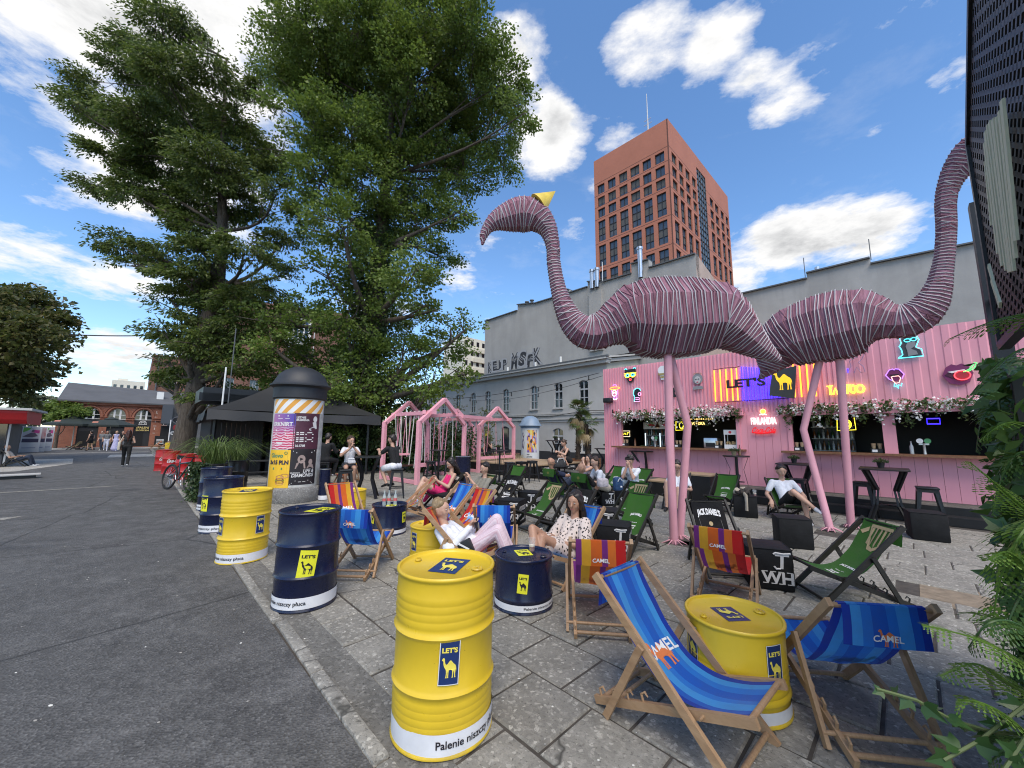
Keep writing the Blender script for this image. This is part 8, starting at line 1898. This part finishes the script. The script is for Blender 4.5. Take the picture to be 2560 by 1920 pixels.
def human(label, loc, rz, J, L, hair='short', vox=.013, extra=None, fem=False, build=1.0, group=None):
    """J: joints in the person's frame (x ahead, y to the left, z up)"""
    t = thing('person', label, 'person', loc, rz, group)
    J = {k: Vector(v) for k, v in J.items()}; side = J.get('side', V3(0,1,0)).normalized(); B_ = build
    pel, ch, hd = J['pel'], J['ch'], J['hd']; spn = (ch-pel).normalized(); fw = J.get('face', side.cross(V3(0,0,1))*-1.0)
    fw = fw.normalized(); hd = J['hd'] = hd-(hd-ch).normalized()*.03; hup = J.get('hup', V3(0,0,1)); hs = hup.cross(fw).normalized(); hup = fw.cross(hs).normalized()
    sw = (.155 if fem else .178)*B_
    for s, q in ((1,'L'),(-1,'R')):
        J.setdefault('s'+q, ch+side*s*sw); J.setdefault('h'+q, pel+side*s*.085)
    top, bot, shoe, sk, hr = L['top'], L['bot'], L['shoe'], L['skin'], L['hair']
    mats = [sk, top, bot, shoe]; pr = []
    fr = side.cross(spn)*-1.0                                         # chest forward
    # trunk
    pr.append((J['hL'], J['hR'], .105*B_, .105*B_, 2 if L.get('waist',1) else 1))
    for s in (-1,1):
        pr.append((pel+side*s*.045+spn*.06, pel.lerp(ch,.5)+side*s*.045+fr*.01, (.098 if not fem else .088)*B_, (.095 if not fem else .080)*B_, 1))
        pr.append((pel.lerp(ch,.5)+side*s*.05+fr*.01, ch-spn*.07+side*s*.065+fr*.012, (.095 if not fem else .082)*B_, (.10 if not fem else .085)*B_, 1))
        if fem: pr.append((ch-spn*.14+side*s*.065+fr*.075, ch-spn*.11+side*s*.06+fr*.06, .048, .045, 1))
    pr.append((J['sL'].lerp(ch,.12)-spn*.015, J['sR'].lerp(ch,.12)-spn*.015, .062*B_, .062*B_, 1 if not L.get('bare') else 0))
    pr.append((ch-spn*.01, hd-hup*.07-fw*.012, .052*B_, .050*B_, 0))
    # head
    pr.append((hd+hup*.035-fw*.022, hd-hup*.01-fw*.012, .088, .086, 0)); pr.append((hd+hup*.03+fw*.025, hd-hup*.055+fw*.030, .070, .052, 0)); pr.append((hd-hup*.06+fw*.035, hd-hup*.088+fw*.052, .045, .026, 0))
    pr.append((hd+hup*.012+fw*.088, hd-hup*.022+fw*.105, .011, .016, 0))
    for s in (-1,1): pr.append((hd+hs*s*.080-hup*.03-fw*.01, hd+hs*s*.086+hup*.02-fw*.018, .013, .018, 0)); pr.append((hd+hs*s*.035-hup*.03+fw*.055, hd+hs*s*.045+hup*.0+fw*.045, .025, .026, 0))
    slv, leg = L.get('sleeve','short'), L.get('leg','long')
    for q in 'LR':
        s, e, w = J['s'+q], J['e'+q], J['w'+q]; hdir = J.get('d'+q, (w-e).normalized()); sgn = 1 if q == 'L' else -1
        if slv == 'none': pr.append((s, e, .050*B_, .038*B_, 0))
        elif slv == 'short': m_ = s.lerp(e,.62); pr.append((s, m_, .064*B_, .060*B_, 1)); pr.append((s.lerp(e,.5), e, .046*B_, .039*B_, 0))
        else: pr.append((s, e, .064*B_, .052*B_, 1))
        f = .92 if slv == 'long' else 0
        pr.append((e, e.lerp(w,.45), .040*B_ if not f else .054, .041*B_ if not f else .048, 1 if f else 0)); pr.append((e.lerp(w,.4), w, .041*B_ if not f else .049, .027*B_ if not f else .038, 1 if f else 0))
        if vox < .0105: hand(pr, w+(hdir*.012), hdir, J.get('n'+q, V3(0,0,1)), 0, .98, J.get('c'+q, V3(.55,0,0)).x, sgn)
        else: hand(pr, w+(hdir*.012), hdir, J.get('n'+q, V3(0,0,1)), 0, 1.12, .5, sgn)
        h, k, a = J['h'+q], J['k'+q], J['a'+q]; toe = J.get('t'+q, a+V3(.15,0,-.05))
        if leg == 'long': pr += [(h, k, .098*B_, .068*B_, 2), (k, a, .068*B_, L.get('hem',.050)*B_, 2)]
        elif leg == 'short': pr += [(h, h.lerp(k,.75), .102*B_, .086*B_, 2), (h.lerp(k,.5), k, .074*B_, .056*B_, 0), (k, k.lerp(a,.35), .052*B_, .056*B_, 0), (k.lerp(a,.3), a, .056*B_, .034*B_, 0)]
        else: pr += [(h, h.lerp(k,.5), .100*B_, .086*B_, 2), (h.lerp(k,.35), k, .078, .050, 0), (k, k.lerp(a,.35), .048, .050, 0), (k.lerp(a,.3), a, .050, .030, 0)]
        pr += [(a+(a-k).normalized()*.03, toe, .040, .030, 3), (a+(a-k).normalized()*.045-(toe-a).normalized()*.03, toe, .032, .028, 3)]
    if extra: pr += extra(J, pr) or []
    body = remeshed('body', pr, mats, vox, 3, t)
    # face
    if not L.get('noface'):
        for s in (-1,1):
            c = hd+hs*s*.033+hup*.012+fw*.081
            for nm, mt, r, off in (('eye', EYE_W, (.0105,.0105,.0065), 0), ('iris', EYE_D, (.0062,.0062,.0065), .0056)):
                m = MB(); m.sphere((0,0,0), r, 0, 10, 8); o = m.build(nm, mt, t, 80); o.location = c+fw*off; o.rotation_euler = Matrix((fw,hs,hup)).transposed().to_euler()
            m = MB(); m.tube([c+hs*s*(-.014)+hup*.020+fw*.008, c+hup*.026+fw*.010, c+hs*s*.016+hup*.019], [.0016,.0021,.0012], 5); m.build('eyebrow', BROW if hr is not H_bl else H_br, t)
        m = MB(); m.tube([hd-hup*.058+fw*.088+hs*x for x in (-.022,-.010,0,.010,.022)], [.002,.0055,.0058,.0055,.002], 6); m.build('mouth', LIP, t)
        if L.get('glasses'):
            m = MB(); 
            for s in (-1,1): m.tube([hd+hs*(s*.034+.026*math.cos(a_))+hup*(.010+.020*math.sin(a_))+fw*.102 for a_ in [2*pi*i/12 for i in range(12)]], .003, 5, closed=True); m.tube([hd+hs*s*.06+hup*.012+fw*.10, hd+hs*s*.086+hup*.012-fw*.01], .003, 5)
            m.build('glasses', M_blackp, t)
    # hair
    hp = []; H = lambda a, b, c: hd+fw*a+hs*b+hup*c
    if hair != 'bald':
        hp += [(H(-.040,0,.055), H(-.055,0,-.005), .091, .086, 0), (H(-.018,0,.078), H(-.05,0,.075), .064, .083, 0)]
        for s in (-1,1): hp.append((H(.004,s*.042,.080), H(-.045,s*.05,.04), .048, .056, 0))
        if hair == 'short': hp += [(H(.030,s*.028,.098), H(-.02,s*.03,.105), .026, .03, 0) for s in (-1,1)]
        if hair == 'curly':
            r_c = random.Random(4)
            for i in range(34): a_ = r_c.uniform(0,2*pi); e_ = r_c.uniform(-.1,1.5); p = H(-.02+.10*math.cos(a_)*math.cos(e_), .10*math.sin(a_)*math.cos(e_), .045+.10*math.sin(e_)); hp.append((p, p+V3(.004,0,.004), .026, .024, 0))
        if hair in ('long','loose'):
            for s in (-1,1): hp += [(H(.040,s*.030,.092), H(.022,s*.076,.035), .022, .024, 0), (H(.022,s*.076,.035), H(.0,s*.088,-.06), .024, .028, 0)]
            for s in (-1,1): hp += [(H(-.01,s*.078,.03), H(-.055,s*.085,-.13), .030, .042, 0), (H(-.055,s*.085,-.13), H(-.065,s*.085,-.34), .042, .030, 0)]
            hp += [(H(-.085,0,0), H(-.095,0,-.22), .062, .062, 0), (H(-.095,0,-.22), H(-.10,0,-.42), .058, .030, 0)]
        if hair in ('pony','bun'): hp += [(H(-.035,s*.062,.045), H(-.075,s*.045,-.035), .040, .045, 0) for s in (-1,1)]
        if hair == 'bun': hp += [(H(-.12,0,.03), H(-.14,0,.03), .042, .036, 0)]
        if hair == 'pony': hp += [(H(-.12,0,.0), H(-.15,0,-.05), .032, .034, 0), (H(-.15,0,-.05), H(-.135,.02,-.20), .034, .014, 0)]
        if fem and hair in ('bun','pony'): pass
        remeshed('hair', hp, [hr], max(vox, .009), 2, t)
    return t
def lookd(top, bot, shoe=C_sho, skin_=SK, hair=H_br, **k): return dict(top=top, bot=bot, shoe=shoe, skin=skin_, hair=hair, **k)
# reclined in a deckchair (chair frame); legs and arms given per person
def recl(**k):
    J = dict(pel=(.02,0,.27), ch=(-.27,0,.66), hd=(-.30,0,.91), face=(1,0,-.08), kL=(.40,.11,.48), kR=(.40,-.11,.46), aL=(.56,.12,.08), aR=(.52,-.12,.08), eL=(-.12,.29,.42), eR=(-.12,-.29,.42), wL=(.10,.20,.48), wR=(.10,-.20,.48)); J.update(k); return J
def at(k): return CH[k].location.copy(), CH[k].rotation_euler.z
# 1 reclining blonde woman in white shirt and pink trousers, seen from the side
l, r = at('blonde')
def wide(J, pr): return [(J['kL'].lerp(J['aL'],.55), J['aL'], .075, .098, 2), (J['kR'].lerp(J['aR'],.55), J['aR'], .075, .098, 2), (J['pel']+V3(-.06,0,.10), J['pel']+V3(.10,0,.02), .135, .125, 1)]
p = human('blonde woman in white shirt and pink trousers reclining in a deckchair', l, r, recl(pel=(.06,0,.27), ch=(-.25,0,.51), hd=(-.31,0,.75), face=(1,-.10,.02), kL=(.38,.06,.64), kR=(.45,-.10,.56), aL=(.57,.10,.16), aR=(.65,-.10,.12), eL=(-.02,.24,.36), eR=(-.08,-.27,.34), wL=(.09,.05,.54), wR=(.08,-.05,.55), dL=(.25,-.5,.75), dR=(.3,.35,.8), nL=(-1,0,.2), nR=(-1,0,.2)), lookd(C_wht, C_seer, C_sho, SK, H_bl, sleeve='long', leg='long', hem=.075), 'pony', .0095, wide, True)
m = MB(); m.bev((.15,.0,.60), (.012,.07,.13), .004, 0, Matrix.Rotation(.2,3,'Y')); o = m.build('phone', M_blackp, None); o.location = l; o.rotation_euler = (0,0,r); tag(o, 'dark phone held by the reclining blonde woman', 'phone')
t = thing('handbag', 'black handbag on the hip of the reclining blonde woman', 'bag', l, r); m = MB(); m.bev((.08,-.19,.36), (.20,.07,.15), .015, 0, Matrix.Rotation(-.5,3,'Y')); m.build('body', C_shb, t); m = MB(); m.bar((.02,-.228,.41),(.15,-.228,.36), .02, .015); m.build('zip', M_white, t)
# 2 woman in spotted blouse
l, r = at('spot')
def blouse(J, pr): return [(J['sL'], J['sL'].lerp(J['eL'],.95), .075, .082, 1), (J['sR'], J['sR'].lerp(J['eR'],.95), .075, .082, 1), (J['pel']+V3(.06,0,.05), J['pel']+V3(.28,0,.11), .12, .10, 1)]
human('dark haired woman in a spotted blouse sitting with crossed legs', l, r, recl(pel=(.08,0,.30), ch=(-.16,0,.60), hd=(-.16,.0,.85), face=(.9,.25,-.08), kL=(.46,.04,.52), kR=(.50,-.07,.60), aL=(.66,.12,.08), aR=(.70,.20,.20), tR=(.80,.27,.10), tL=(.80,.14,.03), eL=(-.02,.25,.38), eR=(-.02,-.24,.38), wL=(.16,.12,.42), wR=(.20,-.08,.48), dL=(.7,-.6,.2), dR=(.7,.5,.1)), lookd(C_spot, C_spot, C_shb, SKT, H_dk, sleeve='short', leg='skirt'), 'long', .0095, blouse, True)
t = thing('handbag', 'small cream leather bag beside the woman in a spotted blouse', 'bag', l, r); m = MB(); m.bev((.26,-.17,.42), (.14,.08,.12), .02); m.build('body', mat('cream_leather', (.55,.50,.43), .5), t); m = MB(); m.tube([(.20,-.17,.47),(.24,-.17,.55),(.30,-.17,.55),(.33,-.17,.47)], .007, 6); m.build('strap', mat('cream_leather', (.55,.50,.43), .5), t)
# 3 woman in pink dress
l, r = at('pink')
def drape(J, pr): return [(J['pel']+V3(.1,0,.04), J['pel']+V3(.34,0,.16), .12, .10, 1), (J['pel']+V3(.25,-.06,.0), J['pel']+V3(.32,-.16,-.16), .06, .04, 1)]
human('woman in a magenta dress with crossed legs looking at her phone', l, r, recl(pel=(.05,0,.32), ch=(-.20,0,.72), hd=(-.17,0,.99), face=(.85,.15,-.5), kL=(.46,.05,.55), kR=(.45,-.05,.66), aL=(.58,.08,.10), aR=(.74,.10,.22), tR=(.86,.12,.10), tL=(.72,.08,.03), eL=(-.02,.24,.47), eR=(-.02,-.24,.47), wL=(.16,.06,.60), wR=(.16,-.04,.62), dL=(.4,-.4,.7), dR=(.4,.3,.7)), lookd(C_pnk, C_pnk, C_shb, SK, H_dk, sleeve='none', leg='skirt', bare=True), 'long', .012, drape, True)
# 4 man in khaki polo holding up a phone
l, r = at('khaki')
human('man in a khaki polo and shorts holding up his phone', l, r, recl(face=(.95,.1,-.15), hd=(-.26,0,.93), kL=(.42,.13,.50), kR=(.44,-.13,.46), eL=(-.04,.27,.42), eR=(-.04,-.27,.42), wL=(.13,.08,.70), wR=(.14,-.06,.72), dL=(.2,-.3,.9), dR=(.2,.3,.9)), lookd(C_khk, cloth('stone', (.36,.31,.24)), C_sho, SK, H_dk, leg='short'), 'short', .012)
# 5 man in navy shirt from behind, 6 bald man from behind
l, r = at('navy'); human('man in a navy shirt with glasses and shaved head seen from behind', l, r, recl(hd=(-.34,-.02,.96), face=(.7,-.7,-.1), eR=(-.10,-.36,.60), wR=(.14,-.30,.60)), lookd(C_nvy, C_indigo, C_shb, SKT, H_dk, glasses=True), 'bald', .014, None, False, 1.1)
l, r = at('bald'); human('bald man in black seen from behind in a green deckchair', l, r, recl(hd=(-.34,-.03,.90), face=(.9,-.4,-.3)), lookd(C_blk, C_blk, C_shb, SKT, H_dk), 'bald', .014)
t = thing('backpack', 'denim blue backpack with white patches beside the bald man', 'bag', (2.42,8.95,.42), .4); m = MB(); m.bev((0,0,.14), (.22,.14,.30), .05); m.build('body', cloth('denim_blue', (.03,.075,.17), .3), t); m = MB(); m.tube([(-.05,-.07,.2),(-.02,-.10,.28),(.05,-.09,.22)], .012, 6); m.sphere((.03,-.08,.08), .025); m.build('patch', M_white, t)
t = thing('tote_bag', 'white patterned bag beside the bald man', 'bag', (2.1,9.05,.50), .3); m = MB(); m.bev((0,0,.07), (.26,.16,.20), .05); m.build('body', cloth('floral_white', (.6,.52,.52), .3), t)
# 7 woman drinking, 8 woman in white tee, 9 curly boy
l, r = at('tan23'); human('dark haired woman raising a cup to her mouth', l, r, recl(hd=(-.24,0,.96), ch=(-.22,0,.68), face=(.9,.2,-.1), wL=(-.02,.03,.86), wR=(-.02,-.03,.84), eL=(.04,.22,.60), eR=(.04,-.22,.60), dL=(-.2,-.2,.9), dR=(-.2,.2,.9)), lookd(cloth('print_shirt', (.40,.32,.33), .4), C_blj, C_sho, SK, H_dk, sleeve='none'), 'long', .014, None, True)
wl = whitecube.location
human('woman in a white tee and pale trousers sitting on a black cube', (wl.x, wl.y, 0), math.radians(195), dict(pel=(0,0,.41), ch=(.20,0,.78), hd=(.28,0,1.03), face=(.85,.35,-.2), kL=(.40,.12,.50), kR=(.40,-.12,.50), aL=(.42,.14,.09), aR=(.36,-.14,.09), eL=(.28,.21,.55), eR=(.28,-.21,.55), wL=(.46,.08,.56), wR=(.46,-.08,.56)), lookd(C_wht, C_bei, C_sho, SK, H_br), 'bun', .014, None, True)
human('curly haired boy in a white tee resting his chin on his hands', (3.10,9.95,0), math.radians(232), dict(pel=(0,0,.40), ch=(.16,0,.80), hd=(.24,0,1.05), face=(.95,.1,-.3), kL=(.40,.16,.52), kR=(.40,-.16,.52), aL=(.42,.18,.09), aR=(.42,-.18,.09), eL=(.40,.13,.62), eR=(.40,-.13,.62), wL=(.36,.03,.90), wR=(.36,-.03,.90), dL=(-.1,-.2,.9), dR=(-.1,.2,.9)), lookd(C_wht, C_blj, C_sho, SK, H_dk, hem=.07), 'curly', .014)
o = ob('stool_box', cbm, None, (3.10,9.95,-.06), (0,0,.3), (.9,.9,.95)); o.name = 'fabric_cube'; tag(o, 'black cube under the curly haired boy', 'cube seat', 'black fabric cube seats')
# 10 boy reading, 11 young man right
l, r = at('boy'); human('young man in glasses and white printed tee behind the pink flamingo legs', l, r, recl(hd=(-.20,0,.96), face=(.9,.1,-.45), wL=(.12,.08,.46), wR=(.12,-.08,.46), kR=(.40,-.13,.60)), lookd(C_wht, C_blk, C_shb, SK, H_dk, leg='short', glasses=True), 'short', .014)
l, r = at('teeR'); human('young man in a white tee and black shorts with crossed legs', l, r, recl(pel=(.04,0,.31), ch=(-.22,0,.70), hd=(-.20,0,.96), face=(.95,-.05,-.25), kL=(.46,.10,.50), kR=(.46,-.06,.60), aL=(.50,.12,.09), aR=(.66,.18,.34), tR=(.80,.22,.28), eL=(-.14,.34,.46), eR=(-.16,-.32,.46), wL=(.06,.30,.36), wR=(.02,-.30,.36), dL=(.5,.1,-.6), dR=(.5,-.1,-.6)), lookd(C_wht, C_blk, C_sho, SK, H_dk, leg='short'), 'short', .012)
# 12 woman crouching on the stage, 13/14 couple on stools, 15 person in black under the canopy
human('woman in a black dress crouching with a phone on the stage', (2.15,14.6,.48), math.radians(200), dict(pel=(0,0,.24), ch=(.14,0,.66), hd=(.24,0,.90), face=(.9,.1,-.55), kL=(.36,.14,.42), kR=(.40,-.10,.40), aL=(.12,.16,.08), aR=(.16,-.14,.08), eL=(.28,.22,.46), eR=(.28,-.22,.46), wL=(.46,.06,.56), wR=(.46,-.04,.54)), lookd(C_blk, C_blk, C_shb, SK, H_br, sleeve='none', leg='skirt', bare=True), 'bun', .014, None, True)
t = thing('bag', 'dark grey travel bag lying on the stage beside the crouching woman', 'bag', (1.75,14.35,.48), .4); m = MB(); m.bev((0,0,.14), (.5,.28,.28), .08); m.build('body', cloth('bag_grey', (.035,.037,.04), .3), t); m = MB(); m.tube([(-.15,-.13,.2),(-.1,-.16,.34),(.1,-.16,.34),(.15,-.13,.2)], .012, 6); m.build('handle', M_white, t)
human('woman with white belt bag and patterned skirt sitting at the tall table', (-4.45,10.75,0), math.radians(-62), dict(pel=(.0,0,.78), ch=(.10,0,1.22), hd=(.18,0,1.47), face=(.85,.35,-.2), kL=(.38,.12,.72), kR=(.38,-.10,.74), aL=(.34,.12,.32), aR=(.30,-.10,.32), eL=(.34,.22,1.08), eR=(.30,-.24,1.06), wL=(.36,.06,1.28), wR=(.42,-.02,1.26), dL=(.1,-.3,.8), dR=(.1,.3,.8)), lookd(C_wht, cloth('black_white', (.05,.05,.055), .8), C_sho, SK, H_br, leg='skirt'), 'pony', .013, None, True)
t = thing('belt_bag', 'white belt bag worn by the woman at the tall table', 'bag', (-4.27,10.5,.86), .3); m = MB(); m.bev((0,0,.06), (.22,.09,.15), .04); m.build('body', C_wht, t); m = MB(); m.bar((-.09,-.05,.10),(.09,-.05,.10), .012, .012); m.build('zip', M_frame, t)
human('man in a black tee and white shorts sitting on a bar stool', (-3.05,10.35,0), math.radians(150), dict(pel=(0,0,.80), ch=(.14,0,1.26), hd=(.20,0,1.52), face=(.95,.25,-.12), kL=(.40,.12,.72), kR=(.40,-.12,.74), aL=(.18,.12,.36), aR=(.22,-.12,.34), tL=(.33,.13,.27), tR=(.38,-.13,.26), eL=(.34,.24,1.10), eR=(.34,-.22,1.10), wL=(.54,.10,1.20), wR=(.56,-.06,1.18)), lookd(C_blk, C_wht, C_shb, SK, H_dk, leg='short'), 'short', .013)
human('person in black seen from behind under the canopy', (-6.0,12.6,0), math.radians(75), dict(pel=(0,0,.80), ch=(.06,0,1.28), hd=(.12,0,1.54), face=(1,0,-.3), kL=(.40,.12,.76), kR=(.40,-.12,.76), aL=(.30,.12,.34), aR=(.30,-.12,.34), eL=(.18,.26,1.04), eR=(.18,-.26,1.04), wL=(.42,.14,1.08), wR=(.42,-.14,1.08)), lookd(C_blk, C_blk, C_sho, SK, H_dk, sleeve='long'), 'short', .016, None, False, 1.1)
# 16 woman walking away, far pedestrians, man at the left edge, two women by the swings
def stand_(st=.10, arms=.0, **k):
    J = dict(pel=(0,0,.95), ch=(.02,0,1.40), hd=(.05,0,1.62), face=(1,0,0), kL=(st*.9,.09,.51), kR=(-st*.3,-.09,.50), aL=(st*1.1,.09,.09), aR=(-st*1.5,-.09,.14), eL=(-.02,.24,1.13), eR=(-.02,-.24,1.13), wL=(.10+arms,.22,.90), wR=(.10,-.22,.90)); J.update(k); return J
p = P(26.0,-.25); GA = GR
human('woman in black with auburn hair and a cream tote walking away', p, GA-.05, stand_(.16, wR=(.24,-.16,1.12)), lookd(C_blk, C_blk, C_sho, SK, H_rd, sleeve='none', hem=.06), 'long', .018, None, True)
t = thing('tote_bag', 'cream tote bag on the shoulder of the woman walking away', 'bag', p, GA); m = MB(); m.bev((-.02,.28,.98), (.32,.10,.40), .04); m.build('body', cloth('cream', (.55,.50,.40)), t); m = MB(); m.tube([(-.1,.27,1.17),(-.02,.17,1.46),(.08,.27,1.17)], .014, 6); m.build('strap', cloth('cream', (.55,.50,.40)), t)
t = thing('phone', 'white phone in the hand of the woman walking away', 'phone', p, GA); m = MB(); m.bev((.34,-.15,1.16), (.10,.06,.01), .003); m.build('body', M_white, t)
g_ = 'pedestrians before the brick hall'
for u, v, a, lab, lk, hr, ex, fem in ((48.6,-2.72,.9,'far woman in a short black dress standing by the deckchairs',lookd(C_blk, C_blk, C_shb, SK, H_dk, sleeve='none', leg='skirt'),'bun',None,True),(48.0,-1.78,pi,'far man in grey shirt and pale trousers walking this way',lookd(C_gry, cloth('pale_blue', (.55,.58,.70)), C_sho, SKT, H_dk),'short',None,False),
    (47.9,-1.22,pi,'far woman in a long lavender dress walking this way',lookd(C_lav, C_lav, C_sho, SK, H_bl, sleeve='none', hem=.10),'short',lambda J, pr: [(J['pel'], J['pel']-V3(0,0,.75), .13, .27, 2)],True),(48.3,-.85,pi+.2,'far man in a black tee behind the woman walking away',lookd(C_blk, C_gry, C_sho, SK, H_br),'short',None,False),(49.0,-2.1,2.5,'far man in grey beside the man in pale trousers',lookd(C_gry, C_indigo, C_sho, SK, H_br),'short',None,False)):
    human(lab, P(u,v), GR+a, stand_(.10), lk, hr, .026, ex, fem, 1.0, g_)
p = P(29.0,-3.9); dc = deckchair('dark deckchair holding the man at the left edge of the road', p.x, p.y, math.degrees(GR)-95, 'black', 'dark framed deckchairs')
human('man in grey tee and jeans in a deckchair at the left edge', p, dc.rotation_euler.z, recl(), lookd(cloth('grey_tee', (.33,.31,.29)), C_indigo, C_sho, SKT, H_br), 'bald', .02)
human('woman in a grey top sitting on the bench seen from behind through the swings', (-2.35,20.9,.60), math.radians(80), dict(pel=(0,0,.10), ch=(.02,0,.54), hd=(.05,0,.79), kL=(.42,.1,.08), kR=(.42,-.1,.08), aL=(.42,.1,-.38), aR=(.42,-.1,-.38), eL=(.08,.24,.30), eR=(.08,-.24,.30), wL=(.26,.14,.22), wR=(.26,-.14,.22)), lookd(cloth('grey_top', (.30,.31,.33)), C_blk, C_sho, SK, H_dk, sleeve='none'), 'long', .02, None, True)
human('long haired woman on the swing facing this way', (-1.2,20.3,.62), math.radians(255), dict(pel=(0,0,.10), ch=(.02,0,.54), hd=(.05,0,.79), kL=(.42,.1,.06), kR=(.42,-.1,.06), aL=(.40,.1,-.40), aR=(.40,-.1,-.40), eL=(.12,.22,.34), eR=(.12,-.22,.34), wL=(.22,.08,.56), wR=(.26,-.14,.2)), lookd(C_blk, C_blk, C_sho, SK, H_br, sleeve='none'), 'long', .02, None, True)
